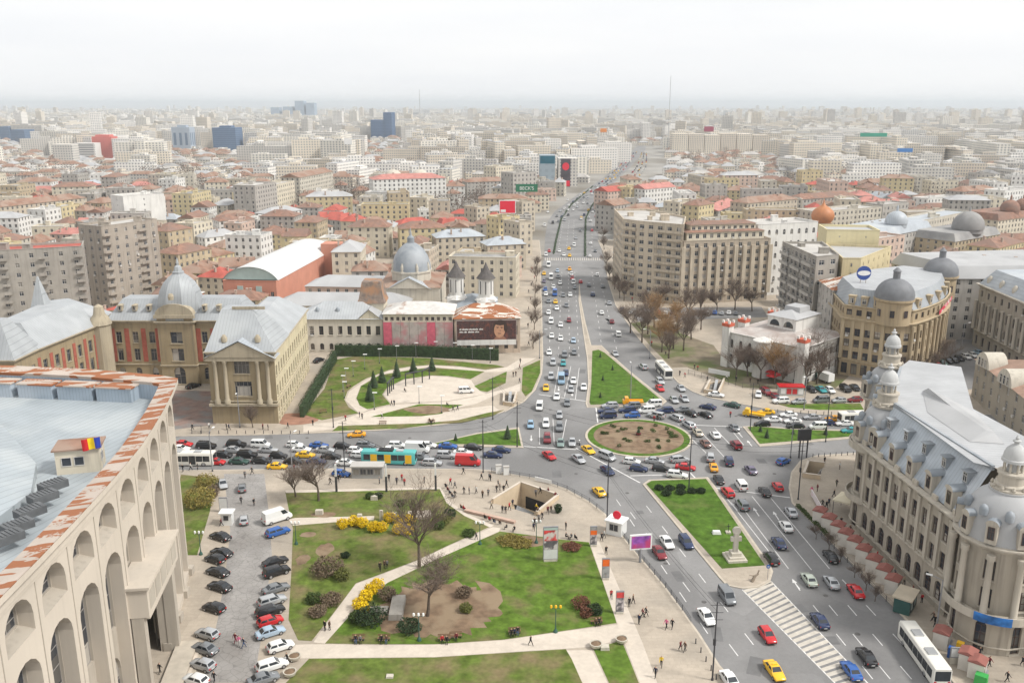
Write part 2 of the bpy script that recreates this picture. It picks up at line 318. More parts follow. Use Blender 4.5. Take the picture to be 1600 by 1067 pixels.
sheet('courtyard', [(268, 610), (336, 612), (337, 664), (270, 672)], PZ + .004, mat('courtyard_setts', (.23, .16, .135), .9, .2, .5, col2=(.2, .19, .18)))
sheet('car_park', [(985, 482), (1190, 480), (1200, 496), (1075, 500), (1040, 498), (996, 503)], PZ + .005, M_asphalt)
# east side
slab('university_pavement', [(1492, 1070), (1419, 973), (1344, 895), (1272, 820), (1237, 786), (1232, 762), (1236, 738), (1250, 720), (1275, 712), (1335, 708), (1420, 702)], world=[(140, 186), (200, 186), (200, 80), (65, 80)], holes=['university'])
slab('palace_block_pavement', [(945, 400), (950, 440), (962, 478), (990, 520), (1019, 554), (1059, 598), (1082, 612), (1105, 621), (1150, 630), (1190, 638), (1233, 643), (1280, 648), (1345, 651)], world=[(230, 222), (230, 520), (50, 520)], holes=['palace'])
lawn('lawn', [(1215, 632), (1344, 631), (1350, 641), (1280, 641), (1233, 637)])
sheet('side_street', [(1345, 605), (1440, 568), (1500, 528), (1545, 505), (1600, 470), (1660, 470), (1640, 600), (1500, 610)], PZ + .004, M_asphalt)
sheet('garden_ground', [(1075, 575), (1160, 606), (1300, 612), (1330, 585), (1300, 560), (1240, 590), (1140, 575), (1115, 540), (1060, 520), (1045, 540)], PZ + .004, mat('garden_soil', (.20, .165, .115), .95, .25, .3, col2=(.12, .14, .05), mix=(.45, .6)))
sheet('garden_ground', [(985, 505), (1045, 500), (1062, 520), (1046, 540), (1075, 574), (1050, 575), (1020, 545)], PZ + .008, MATS['garden_soil'])
# traffic islands
def island(px, lw=None, name='traffic_island', k=.4):
    o = slab(name, px, .14, M_pave, kerb=k)
    return o
island([(905, 440), (908, 470), (914, 500), (924, 540), (940, 540), (950, 550), (985, 581), (1042, 627), (1034, 634), (917, 637), (915, 631), (919, 600), (917, 560), (911, 520), (904, 470)])
lawn('lawn', [(925.5, 549), (935, 547), (945, 552), (983, 584), (1034, 626), (1028, 629), (923, 633), (921, 629), (924, 600)], M_lawn2, .18)
island([(1004, 757), (1014, 750), (1106, 746), (1114, 755), (1203, 882), (1208, 893), (1204, 907), (1186, 917), (1160, 920), (1135, 915), (1124, 903)])
lawn('lawn', [(1010, 757), (1018, 752), (1103, 749), (1109, 757), (1195, 884), (1128, 889)], M_lawn2, .18)
island([(664, 696), (745, 677), (811, 668), (818, 700), (774, 699), (724, 698)])
lawn('lawn', [(672, 695), (746, 679), (809, 671), (814, 697), (774, 695.5), (724, 694.5)], M_lawn2, .18)
island([(1160, 667), (1187, 698), (1335, 685), (1420, 680), (1420, 674), (1241, 670), (1180, 665)])
lawn('lawn', [(1168, 668), (1187, 694), (1334, 682), (1410, 677), (1241, 672), (1178, 667)], M_lawn2, .18)
RC = Vector((30.2, 201.0)); RR = 12.7
def ring(r, n=48): return [(RC.x + r * math.cos(2 * math.pi * k / n), RC.y + r * math.sin(2 * math.pi * k / n)) for k in range(n)]
mb = MB(); mb.prism(ring(RR), 0, .14); o = struct('roundabout_island', mb, M_kerb)
mb = MB(); mb.prism(ring(RR - .6), .1, .17); struct('lawn', mb, M_lawn2)
mb = MB(); rr = [[(RC.x + r * math.cos(2 * math.pi * k / 48), RC.y + r * math.sin(2 * math.pi * k / 48), z) for k in range(48)] for r, z in ((RR - 2.0, .172), (RR - 2.2, .24), (6, .45), (1.5, .6))]
mb.loft(rr, cap1=True); struct('flower_bed', mb, M_soil)
# road paint: every stripe its own piece
def stripe(a, b, wd=.14, z=.006, nm='lane_line'):
    a = G(*a) if not isinstance(a, Vector) else a; b = G(*b) if not isinstance(b, Vector) else b
    d = (b - a); d.z = 0
    if d.length < .2: return
    n = Vector((-d.y, d.x, 0)).normalized() * wd / 2; mb = MB()
    mb.quad(*[(p.x, p.y, z) for p in (a - n, b - n, b + n, a + n)]); mb.build(nm, M_hatch if nm in ('hatch_bar', 'crossing_bar') else M_white, road)
def dashes(a, b, on=3.0, off=6.0, wd=.14, z=.006):
    a = G(*a); b = G(*b); d = b - a; n = d.length; d.normalize(); s = 0
    while s < n: stripe(a + d * s, a + d * min(n, s + on), wd, z, 'lane_dash'); s += on + off
for a, b in (((1158, 790), (1232, 888)), ((1175, 775), (1268, 890)), ((1203, 776), (1296, 888)), ((1134, 776), (1210, 872))): stripe(a, b)
for a, b in (((1238, 905), (1400, 1105)), ((1290, 905), (1450, 1090)), ((1316, 905), (1470, 1070)), ((1262, 905), (1420, 1095))): dashes(a, b, 3, 5)
for a, b in (((985, 800), (1180, 1060)), ((1010, 790), (1230, 1075)), ((963, 780), (1120, 1010))): dashes(a, b, 3, 6)
for a, b in (((885, 655), (877, 695)), ((864, 655), (866, 694)), ((843, 668), (843, 694)), ((905, 575), (899, 624)), ((892, 572), (882, 620)), ((873, 573), (866, 615))): stripe(a, b)
for a, b in (((842, 616), (918, 627)), ((815, 697), (900, 702)), ((931, 634), (934, 660)), ((1059, 663), (1165, 667)), ((1077, 737), (1088, 748)), ((900, 700), (1000, 754)), ((1118, 762), (1234, 777)), ((985, 743), (1060, 741))): stripe(a, b, .3)
for a, b in (((1064, 669), (1108, 712)), ((1088, 667), (1132, 714)), ((1140, 668), (1162, 695)), ((1116, 668), (1150, 704))): stripe(a, b)
for x0, x1 in ((862, 858), (878, 872), (888, 890), (898, 905), (925, 943), (935, 968)):
    dashes((x0, 425), (x1, 565), 3, 6)
for a, b in (((885, 390), (889, 345)), ((895, 390), (897, 345)), ((925, 392), (925, 345)), ((872, 392), (880, 345))): dashes(a, b, 4, 8)
for k in range(28): stripe((852 + k * 3.4, 403), (852 + k * 3.4 + .2, 407), .4, .008, 'crossing_bar')
# hatched area in front of the near island
A0, A1, B0, B1 = G(1160, 921), G(1330, 1092), G(1205, 908), G(1380, 1092)
stripe(A0, A1, .18); stripe(B0, B1, .18)
for k in range(24):
    t = (k + .5) / 24; p = A0.lerp(A1, t); q = B0.lerp(B1, max(0, t - .045)); stripe(p, q, .75, .007, 'hatch_bar')
rp = random.Random(6); M_patch = mat('new_asphalt_patch', (.15, .148, .147), .9, .15, .4); M_iron = mat('manhole_iron', (.10, .095, .09), .7, .2, 2)
for x, y in ((870, 740), (1000, 800), (1120, 990), (1250, 950), (1190, 720), (1300, 1000), (840, 650), (910, 580), (950, 500), (700, 690), (420, 683), (1080, 640), (1260, 690), (1060, 900), (1180, 1040)):
    c = G(x, y); mb = MB(); mb.box(c.x, c.y, -.02, rp.uniform(1, 2.2), rp.uniform(1.5, 4.5), .024, rp.uniform(-.4, .4)); mb.build('asphalt_patch', M_patch, road)
for x, y in ((900, 740), (980, 770), (1040, 880), (1100, 940), (1230, 860), (1290, 930), (1340, 990), (860, 640), (880, 530), (930, 470), (640, 684), (480, 684), (1150, 650), (1210, 740), (1000, 700)):
    c = G(x, y); mb = MB(); mb.lathe(c.x, c.y, [(.42, 0), (.42, .009)], 14); mb.build('manhole_cover', M_iron, road)
# turn arrows
def arrow(x, y, dx, dy):
    a = G(x, y); d = (G(x + dx, y + dy) - a).normalized(); n = Vector((-d.y, d.x, 0)); mb = MB(); z = Vector((0, 0, .007))
    for pts in ((a - n * .1, a + d * 2.4 - n * .1, a + d * 2.4 + n * .1, a + n * .1), (a + d * 2.4 - n * .4, a + d * 3.8, a + d * 2.4 + n * .4)):
        mb.poly([p + z for p in pts])
    mb.build('turn_arrow', M_white, road)
for a in ((1186, 806, -12, -18), (1217, 812, -12, -18), (1152, 797, -12, -15), (1250, 922, -10, -15), (1160, 683, -7, -8), (1128, 682, -7, -8), (1175, 697, -9, -11), (873, 604, 0, 10), (894, 612, 0, 10), (830, 680, 0, 10)): arrow(*a)
# ------------------------------------------------------------------ building helpers
M_glass = glass_mat()
M_frame_w = mat('white_window_frame', (.55, .53, .5), .6, .1, 2)
M_frame_d = mat('dark_window_frame', (.09, .055, .045), .6, .2, 2)
M_frame_g = mat('grey_window_frame', (.28, .26, .24), .6, .2, 2)
M_lead = seam_mat('zinc_roof', (.38, .41, .44), .7, .45, 0.0, col2=(.46, .485, .50))
M_lead2 = seam_mat('zinc_roof_cross', (.47, .50, .53), .7, .45, R(90), col2=(.56, .585, .60))
M_zinc_dark = mat('dark_zinc', (.24, .265, .29), .5, .12, .4, col2=(.33, .35, .37))
M_roofpale = mat('pale_metal_roof', (.40, .40, .40), .6, .1, .12, col2=(.32, .32, .32), mix=(.5, .6))
M_tile = mat('red_tile_roof', (.265, .15, .108), .9, .3, .5, col2=(.22, .145, .115), mix=(.42, .6), bump=.4)
M_tile2 = mat('brown_tile_roof', (.26, .15, .105), .9, .25, .5, col2=(.31, .22, .17), mix=(.42, .6), bump=.4)
M_redroof = mat('bright_red_roof', (.40, .095, .07), .7, .2, .3)
M_pinkroof = mat('faded_red_roof', (.44, .19, .16), .7, .2, .3)
M_bitumen = mat('bitumen_roof', (.25, .245, .24), .95, .15, .2, col2=(.36, .35, .33))
M_gravel = mat('pale_flat_roof', (.46, .44, .41), .95, .14, .15, col2=(.34, .32, .30))
M_concrete = mat('grey_concrete', (.33, .305, .27), .95, .12, .25, streak=.35)
M_chim = mat('chimney_plaster', (.42, .33, .27), .95, .2, .5)
def wallm(name, col, streak=.3, var=.08, scale=.2): return mat(name, col, .92, var, scale, streak=streak)
M_cream = wallm('cream_plaster', (.60, .54, .43))
M_beige = wallm('beige_plaster', (.50, .44, .35))
M_greywall = wallm('grey_plaster', (.42, .395, .36), .4)
M_whitewall = wallm('white_plaster', (.68, .665, .63), .25)
M_yellow = wallm('yellow_plaster', (.58, .49, .30), .3)
M_ochre = wallm('ochre_plaster', (.47, .385, .265), .35)
M_pinkwall = wallm('pink_plaster', (.55, .42, .35), .25)
M_stone = wallm('pale_stone', (.52, .48, .405), .35)
M_stoneD = wallm('dark_stone', (.34, .30, .24), .35)
WCACHE = {}
def ac_mesh():
    if 'ac' not in WCACHE: mb = MB(); mb.box(0, 0, 0, .8, .35, .6); WCACHE['ac'] = mb.mesh('air_conditioner', [M_frame_w])
    return WCACHE['ac']
def wmesh(w, h, kind, cols, rows, fm, glass=None, thin=False):
    key = (round(w, 2), round(h, 2), kind, cols, rows, fm.name, glass and glass.name)
    if key in WCACHE: return WCACHE[key]
    mb = MB(); r = w / 2; b = .07; dp = .07
    if kind == 'a':
        pts = [(-r, 0, 0), (r, 0, 0)] + [(r * math.cos(math.pi * k / 8), 0, h - r + r * math.sin(math.pi * k / 8)) for k in range(9)]
        mb.poly(pts, 1)
    else: mb.quad((-r, 0, 0), (r, 0, 0), (r, 0, h), (-r, 0, h), 1)
    def bar(x0, x1, z0, z1):
        mb.idx([(x0, 0, z0), (x1, 0, z0), (x1, 0, z1), (x0, 0, z1), (x0, -dp, z0), (x1, -dp, z0), (x1, -dp, z1), (x0, -dp, z1)],
               [(4, 5, 6, 7), (0, 1, 5, 4), (1, 2, 6, 5), (2, 3, 7, 6), (3, 0, 4, 7)], 0)
    hh = h - r if kind == 'a' else h
    bar(-r, -r + b, 0, hh); bar(r - b, r, 0, hh); bar(-r + b, r - b, 0, b)
    if kind != 'a': bar(-r + b, r - b, h - b, h)
    for c in range(1, cols): x = -r + w * c / cols; bar(x - b / 2, x + b / 2, b, hh - (b if kind != 'a' else 0))
    for k in range(1, rows): z = hh * (.68 if rows == 2 else k / rows); bar(-r + b, r - b, z - b / 2, z + b / 2)
    if kind == 'a': bar(-r + b, r - b, hh - b / 2, hh + b / 2)
    WCACHE[key] = mb.mesh('window', [fm, glass or M_glass]); return WCACHE[key]
def wall_run(W, p0, p1, z0, z1, bays, floors, depth=.22, trim=None, pad=0.0, m=0, skip=()):
    """one wall from p0 to p1 (outside on the right) with real openings; returns where the windows go"""
    p0 = Vector((p0[0], p0[1])); p1 = Vector((p1[0], p1[1])); d = p1 - p0; Ln = d.length
    if Ln < .3: return []
    d /= Ln; n = Vector((d.y, -d.x)); ang = math.atan2(d.y, d.x)
    def P(u, z, o=0.0): q = p0 + d * u + n * o; return (q.x, q.y, z)
    def Q(u0, u1, a, b):
        if u1 - u0 > 1e-4 and b - a > 1e-4: W.quad(P(u0, a), P(u1, a), P(u1, b), P(u0, b), m)
    out = []
    if not bays or not floors: Q(0, Ln, z0, z1); return out
    bw = (Ln - 2 * pad) / bays
    if pad: Q(0, pad, z0, z1); Q(Ln - pad, Ln, z0, z1)
    fl = sorted(floors, key=lambda f: f[0]); cuts = [z0] + [(fl[i][1] + fl[i + 1][0]) / 2 for i in range(len(fl) - 1)] + [z1]
    for b in range(bays):
        u0 = pad + b * bw; u1 = u0 + bw; uc = (u0 + u1) / 2
        for i, f in enumerate(fl):
            za, zb, wd, kind = f[:4]; lo, hi = cuts[i], cuts[i + 1]
            if (b, i) in skip: Q(u0, u1, lo, hi); continue
            wd = min(wd, bw * .92); a, c = uc - wd / 2, uc + wd / 2
            Q(u0, a, lo, hi); Q(c, u1, lo, hi); Q(a, c, lo, za)
            if kind == 'a':
                r = wd / 2; zs = zb - r; prev = None
                arc = [(uc + r * math.cos(math.pi * k / 8), zs + r * math.sin(math.pi * k / 8)) for k in range(9)]
                for k in range(8):
                    (ua, va), (ub, vb) = arc[k], arc[k + 1]
                    W.quad(P(ub, vb), P(ua, va), P(ua, hi), P(ub, hi), m)
                    W.quad(P(ua, va), P(ub, vb), P(ub, vb, -depth), P(ua, va, -depth), m)
                zt = zs
            else:
                Q(a, c, zb, hi); zt = zb
                W.quad(P(c, zb), P(a, zb), P(a, zb, -depth), P(c, zb, -depth), m)
            W.quad(P(a, za), P(c, za), P(c, za, -depth), P(a, za, -depth), m)
            W.quad(P(a, zt), P(a, za), P(a, za, -depth), P(a, zt, -depth), m)
            W.quad(P(c, za), P(c, zt), P(c, zt, -depth), P(c, za, -depth), m)
            q = P(uc, za, -depth); out.append((q, ang, wd, zb - za, kind, b, i))
            if trim is not None:
                s = P(uc, 0, .06); trim.box(s[0], s[1], za - .16, wd + .3, .22, .14, ang)
    return out
def add_windows(wins, parent, fm, cols=2, rows=2, individual=True, glass=None, name='window'):
    if individual:
        for q, ang, wd, h, kind, b, i in wins:
            put(name, wmesh(wd, h, kind, cols, rows, fm, glass), parent, q, ang)
            if abs(q[0] * 7.13 + q[1] * 3.37 + q[2] * 5.9) % 1 < .13 and q[2] > 4: put('air_conditioner', ac_mesh(), parent, (q[0] + .55 * math.sin(ang), q[1] - .55 * math.cos(ang), q[2] - .35), ang)
    elif wins:
        mb = MB()
        for q, ang, wd, h, kind, b, i in wins:
            c, s = math.cos(ang), math.sin(ang); r = wd / 2
            def T(x, z, o=0.0): return (q[0] + x * c + o * s, q[1] + x * s - o * c, q[2] + z)
            mb.quad(T(-r, 0), T(r, 0), T(r, h), T(-r, h), 1)
            for x0, x1, a, e in ((-r, -r + .08, 0, h), (r - .08, r, 0, h), (-.04, .04, .08, h), (-r + .08, r - .08, h * .66, h * .66 + .08)):
                mb.quad(T(x0, a, .04), T(x1, a, .04), T(x1, e, .04), T(x0, e, .04), 0)
        o = mb.build(name, [fm, glass or M_glass], parent); o['kind'] = 'stuff'
def cornice(mb, pts, z, out=.5, h=.5, closed=True, m=0):
    """a moulding that runs round the wall tops"""
    n = len(pts); prof = [(0, -h), (out * .35, -h * .75), (out * .5, -h * .35), (out, -h * .2), (out, 0), (0, .06)]
    A = [Vector((p[0], p[1])) for p in pts]; cols = []
    for i in range(n):
        if closed or 0 < i < n - 1: a, b, c = A[i - 1], A[i], A[(i + 1) % n]
        elif i == 0: b, c = A[0], A[1]; a = b - (c - b)
        else: a, b = A[-2], A[-1]; c = b + (b - a)
        e1 = (b - a).normalized(); e2 = (c - b).normalized(); n1 = Vector((e1.y, -e1.x)); n2 = Vector((e2.y, -e2.x)); k = n1 + n2
        k = k / max(.4, k.length_squared) * 2
        cols.append([(b.x + k.x * o, b.y + k.y * o, z + dz) for o, dz in prof])
    if closed: cols.append(cols[0])
    mb.loft(cols, m, closed=False)
def hip_roof(mb, pts, z, rise, over=.4, m=0, gable=False, inset=None):
    """hipped (or gabled) roof on a four-cornered plan"""
    P4 = shrink(pts, -over); a, b, c, d = [Vector((p[0], p[1])) for p in P4]
    if (b - a).length < (c - b).length: a, b, c, d = b, c, d, a
    half = (c - b).length / 2; m1 = (a + d) / 2; m2 = (b + c) / 2; ax = (m2 - m1).normalized(); k = 0 if gable else min(half, (m2 - m1).length * .48)
    r1 = m1 + ax * k; r2 = m2 - ax * k
    A, B, C, D = [(p.x, p.y, z) for p in (a, b, c, d)]; S, T = (r1.x, r1.y, z + rise), (r2.x, r2.y, z + rise)
    mb.quad(A, B, T, S, m); mb.quad(C, D, S, T, m); mb.poly((D, A, S), m); mb.poly((B, C, T), m)
def dome(mb, cx, cy, z, r, h, n=16, m=0, k=.0, top=.0):
    """a dome by its profile; k swells the foot a little"""
    prof = []
    for i in range(9):
        t = i / 8 * math.pi / 2; prof.append((max(top, r * math.cos(t) * (1 + k * math.sin(2 * t))), z + h * math.sin(t)))
    mb.lathe(cx, cy, prof, n, m)
def rect(p0, p1, depth):
    p0 = Vector(p0[:2]); p1 = Vector(p1[:2]); d = (p1 - p0).normalized(); b = Vector((-d.y, d.x)) * depth
    return [p0, p1, p1 + b, p0 + b]
CAMXY = Vector((0, 0))
def faces_cam(p0, p1, lim=-.15):
    d = (Vector(p1[:2]) - Vector(p0[:2])).normalized(); n = Vector((d.y, -d.x)); t = (CAMXY - Vector(p0[:2])).normalized(); return n.dot(t) > lim
BN = [0]
def building(name, label, cat, pts, h, wm, roof='flat', rm=None, fl=3.1, bay=3.3, win=(1.3, 1.6), kind='r', individual=False, fm=None, rise=3.5, group=None, z0=0.0,
             base=None, clutter=2, corn=.35, depth=.2, over=.4, sill=.95, rnd=None, bal=0, part=None):
    """walls with real openings, cornice, roof, chimneys; pts counter-clockwise"""
    rnd = rnd or random.Random(BN[0]); BN[0] += 1
    pts = ccw([Vector((p[0], p[1])) for p in pts]); n = len(pts); c = sum(pts, Vector((0, 0))) / n
    t = part or thing(name, label, cat, (c.x, c.y, 0), 0, group)
    loc = [p - c for p in pts] if not part else pts
    W = MB(); nf = max(1, int(round(h / fl))); fh = h / nf; wins = []
    floors = [(k * fh + sill + z0, k * fh + sill + min(win[1], fh - 1.2 if fh < 3 else win[1]) + z0, win[0], kind) for k in range(nf)]
    par = .7 if roof == 'flat' else 0
    for i in range(n):
        a, b = loc[i], loc[(i + 1) % n]; Ln = (b - a).length
        if faces_cam(pts[i], pts[(i + 1) % n]): wins += wall_run(W, a, b, z0 - .1, z0 + h + par, max(1, int(Ln / bay)), floors, depth)
        else: W.quad((a.x, a.y, z0), (b.x, b.y, z0), (b.x, b.y, z0 + h + par), (a.x, a.y, z0 + h + par))
    wo = W.build('wall', [wm], t)
    add_windows(wins, wo, fm or M_frame_w, individual=individual)
    Rf = MB()
    if roof == 'flat':
        ins = shrink(loc, .3); Rf.poly([(p[0], p[1], z0 + h) for p in ins])
        C = MB(); A = [(p[0], p[1], z0 + h + par) for p in shrink(loc, -.12)]; B = [(p[0], p[1], z0 + h + par + .12) for p in shrink(loc, -.12)]; D = [(p[0], p[1], z0 + h + par + .12) for p in ins]; E = [(p[0], p[1], z0 + h) for p in ins]
        C.loft([A, B, D, E]); C.build('parapet', wm, t)
    elif roof in ('hip', 'gable') and n == 4: hip_roof(Rf, loc, z0 + h, rise, over, gable=(roof == 'gable'))
    else:
        A = shrink(loc, -over); B = shrink(loc, rise * .45); Rf.loft([[(p[0], p[1], z0 + h) for p in A], [(p[0], p[1], z0 + h + rise) for p in B]], cap1=True)
    if roof == 'gable':
        a, b, c_, d = loc
        if (b - a).length < (c_ - b).length: a, b, c_, d = b, c_, d, a
        G2 = MB(); m1 = (a + d) / 2; m2 = (b + c_) / 2
        G2.poly([(d.x, d.y, z0 + h), (a.x, a.y, z0 + h), (m1.x, m1.y, z0 + h + rise * .93)]); G2.poly([(b.x, b.y, z0 + h), (c_.x, c_.y, z0 + h), (m2.x, m2.y, z0 + h + rise * .93)]); G2.build('gable', wm, t)
    ro = Rf.build('roof', rm or M_gravel, t)
    if corn and roof != 'flat':
        C = MB(); cornice(C, loc, z0 + h, corn, .45); C.build('cornice', wm, t)
    mx = max((p - c).length for p in pts)
    for k in range(clutter):
        i = rnd.randrange(n); a, b = loc[i], loc[(i + 1) % n]; q = a.lerp(b, rnd.uniform(.2, .8)); cc = sum(loc, Vector((0, 0))) / n; q = q.lerp(cc, rnd.uniform(.25, .7))
        if roof == 'flat':
            C = MB(); s1, s2, s3 = rnd.uniform(1.5, 4), rnd.uniform(1.5, 3), rnd.uniform(1, 2.6)
            C.box(q.x, q.y, z0 + h - .02, s1, s2, s3, rnd.uniform(0, .3)); C.box(q.x, q.y, z0 + h + s3, s1 + .3, s2 + .3, .12, 0); C.build('roof_hut', wm, ro)
        else:
            C = MB(); C.box(q.x, q.y, z0 + h, .7, 1.0, rise * .75 + 1.0, rnd.uniform(0, 1)); C.box(q.x, q.y, z0 + h + rise * .75 + 1.0, .9, 1.2, .15, 0); C.build('chimney', M_chim, ro)
    return t
def bpx(xl, yl, xr, yr, h, depth): return rect(G(xl, yl, h), G(xr, yr, h), depth)
# ------------------------------------------------------------------ the theatre with the arcaded front (left foreground)
TY = [136.6, 129.5, 122.3, 115.1, 108, 100.9, 93.7, 86.5, 79.3, 72.1, 64.9, 57.7]
TX = [-54.6, -52.9, -51.4, -50.1, -49, -48.3, -47.8, -47.4, -47.1, -46.9, -46.8, -46.7]
TB = [Vector((x, y)) for x, y in zip(TX, TY)]
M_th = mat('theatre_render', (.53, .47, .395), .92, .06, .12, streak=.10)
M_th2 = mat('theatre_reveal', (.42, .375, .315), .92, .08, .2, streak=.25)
M_rust = mat('rusty_capping', (.44, .375, .32), .7, .10, .3)
def rustify(m):
    n = m.node_tree.nodes; l = m.node_tree.links; b = n['Principled BSDF']; t = n.new('ShaderNodeTexCoord')
    mp = n.new('ShaderNodeMapping'); mp.inputs['Scale'].default_value = (.16, .75, .2); mp.inputs['Rotation'].default_value = (0, 0, R(12)); l.new(t.outputs['Object'], mp.inputs['Vector'])
    v = n.new('ShaderNodeTexVoronoi'); v.distance = 'CHEBYCHEV'; v.inputs['Scale'].default_value = 1.6; l.new(mp.outputs[0], v.inputs['Vector'])
    bw = n.new('ShaderNodeRGBToBW'); l.new(v.outputs['Color'], bw.inputs[0])
    nz = n.new('ShaderNodeTexNoise'); nz.inputs['Scale'].default_value = 3; nz.inputs['Detail'].default_value = 6; l.new(t.outputs['Object'], nz.inputs['Vector'])
    ad = n.new('ShaderNodeMath'); ad.operation = 'MULTIPLY_ADD'; ad.inputs[1].default_value = .3; l.new(nz.outputs[0], ad.inputs[0]); l.new(bw.outputs[0], ad.inputs[2])
    r = n.new('ShaderNodeValToRGB'); r.color_ramp.elements[0].position = .62; r.color_ramp.elements[1].position = .66; l.new(ad.outputs[0], r.inputs[0])
    mm = n.new('ShaderNodeMix'); mm.data_type = 'RGBA'; mm.inputs[7].default_value = (.30, .115, .05, 1)
    l.new(r.outputs[0], mm.inputs[0]); l.new(b.inputs['Base Color'].links[0].from_socket, mm.inputs[6]); l.new(mm.outputs[2], b.inputs['Base Color'])
rustify(M_rust)
M_blue = seam_mat('blue_grey_sheet', (.33, .39, .45), .55, .6, 0, col2=(.42, .47, .52))
th = thing('theatre', 'huge cream theatre with two tiers of arches and rust-streaked roof edge', 'theatre', (-75, 100, 0))
th_off = Vector((75, -100, 0))
def tp(mb, name, mats, parent=None, smooth=None, kind=None):
    mb.v = [(x + 75, y - 100, z) for x, y, z in mb.v]; return mb.build(name, mats, parent or th, smooth, kind=kind)
W = MB(); deep = []; ZT = 32.6; D1 = 1.6
for i in range(11):
    a, b = TB[i + 1], TB[i]                                  # near to far: outside (east) on the right
    lo = 18.2 if i in (3, 4) else 1.2
    deep += [(q, an, wd, hh, k, i, f) for q, an, wd, hh, k, _, f in wall_run(W, a, b, 0 if i not in (3, 4) else 18.2, ZT, 1, [(lo, 24.8, 5.3, 'a'), (26.9, 31.3, 5.3, 'a')], D1)]
# the end wall to the north and the back
E0 = Vector((-57.5, 138.0)); BK = [TB[0], E0, Vector((-71, 141.5)), Vector((-85, 143.5)), Vector((-125, 146)), Vector((-125, 57)), TB[-1]]
for a, b in zip(BK[:-1], BK[1:]): W.quad((a.x, a.y, 0), (b.x, b.y, 0), (b.x, b.y, ZT), (a.x, a.y, ZT))
wall_t = tp(W, 'wall', [M_th])
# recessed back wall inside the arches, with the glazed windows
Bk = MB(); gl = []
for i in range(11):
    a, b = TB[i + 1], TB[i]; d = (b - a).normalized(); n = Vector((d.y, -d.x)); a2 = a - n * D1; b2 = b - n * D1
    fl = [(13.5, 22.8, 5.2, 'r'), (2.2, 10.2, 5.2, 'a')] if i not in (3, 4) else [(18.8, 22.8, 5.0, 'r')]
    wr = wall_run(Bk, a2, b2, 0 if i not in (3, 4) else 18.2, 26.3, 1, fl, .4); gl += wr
    wr = wall_run(Bk, a2, b2, 26.3, ZT, 1, [(27.4, 31.2, 5.0, 'r')], .3); gl += wr  # wide dark panes stand in for the shaded inside of the lunettes
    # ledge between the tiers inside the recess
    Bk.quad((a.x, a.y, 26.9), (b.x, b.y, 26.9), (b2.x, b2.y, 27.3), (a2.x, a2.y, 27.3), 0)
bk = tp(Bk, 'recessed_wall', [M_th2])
for q, an, wd, hh, k, b, i in gl:
    put('window', wmesh(wd, hh, k, 3, 4, M_frame_g), bk, (q[0] + 75, q[1] - 100, q[2]), an)
# thin joints and the projecting ribs between bays
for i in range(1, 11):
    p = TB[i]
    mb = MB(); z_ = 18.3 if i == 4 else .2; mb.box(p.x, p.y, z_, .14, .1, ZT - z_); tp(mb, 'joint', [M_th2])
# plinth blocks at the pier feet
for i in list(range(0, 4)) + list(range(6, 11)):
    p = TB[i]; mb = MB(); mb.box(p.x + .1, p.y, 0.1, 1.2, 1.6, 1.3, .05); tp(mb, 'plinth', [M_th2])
# fascia under the capping, then the capping itself
Fa = MB(); out1 = [TB[-1] + Vector((.1, -.1))]
edge = [Vector((p.x + 1.0, p.y + (1.0 if k == 0 else 0))) for k, p in enumerate(TB)]
path = list(reversed(TB)) + [E0, Vector((-71, 141.5)), Vector((-85, 143.5)), Vector((-125, 146))]
def offs(pl, o):
    r = []
    for i, b in enumerate(pl):
        a = pl[i - 1] if i else b - (pl[1] - b); c = pl[i + 1] if i < len(pl) - 1 else b + (b - pl[i - 1])
        e1 = (b - a).normalized(); e2 = (c - b).normalized(); k = Vector((e1.y, -e1.x)) + Vector((e2.y, -e2.x)); k = k / max(.5, k.length_squared) * 2; r.append(b + k * o)
    return r
o0 = offs(path, .25); o1 = offs(path, .45); o2 = offs(path, 1.15); o3 = offs(path, -1.5)
Fa.loft([[(p.x, p.y, z) for p in pl] for pl, z in ((o0, 31.7), (o0, 32.0), (o1, 32.2), (o1, 33.2), (o2, 33.6), (o2, 34.3))], closed=False)
tp(Fa, 'fascia', [M_th])
Cp = MB(); Cp.loft([[(p.x, p.y, z) for p in pl] for pl, z in ((o2, 34.3), (offs(path, 1.2), 34.45), (o3, 34.05), (o3, 33.6))], closed=False); tp(Cp, 'roof_capping', [M_rust])
for k, (a, b) in enumerate(zip(o1[:-1], o1[1:])):                     # small brackets under the capping
    m_ = max(2, int((b - a).length / 1.7))
    for j in range(m_):
        q = a.lerp(b, (j + .5) / m_); mb = MB(); mb.box(q.x, q.y, 33.0, .25, .3, .6, math.atan2((b - a).y, (b - a).x))
        if k < 11: tp(mb, 'bracket', [M_th2])
# inner faces of the parapet and the sheet-metal roof
inn = o3; Iw = MB(); Iw.loft([[(p.x, p.y, z) for p in inn] for z in (33.6, 31.0)], closed=False); tp(Iw, 'parapet_lining', [M_blue])
Rf = MB(); rp = [(p.x, p.y) for p in inn] + [(-125, 57)]
Rf.poly([(x, y, 31.2) for x, y in rp]); M_throof = seam_mat('theatre_sheet_roof', (.33, .365, .385), 1.1, .5, R(20), col2=(.40, .43, .44)); tp(Rf, 'roof', [M_throof])
hi = [(-58, 60), (-57.5, 84), (-57.0, 98), (-61, 107), (-67, 114), (-73, 121), (-84, 124), (-112, 122), (-112, 60)]
Rh = MB(); A = [(x, y, 31.2) for x, y in hi]; B = [(x, y, 32.5) for x, y in hi]; S2 = [(-85 + (x + 85) * .82, 92 + (y - 92) * .82, 33.6) for x, y in hi]
Rh.loft([A, B, S2], cap1=True); ro_ = tp(Rh, 'upper_roof', [M_throof])
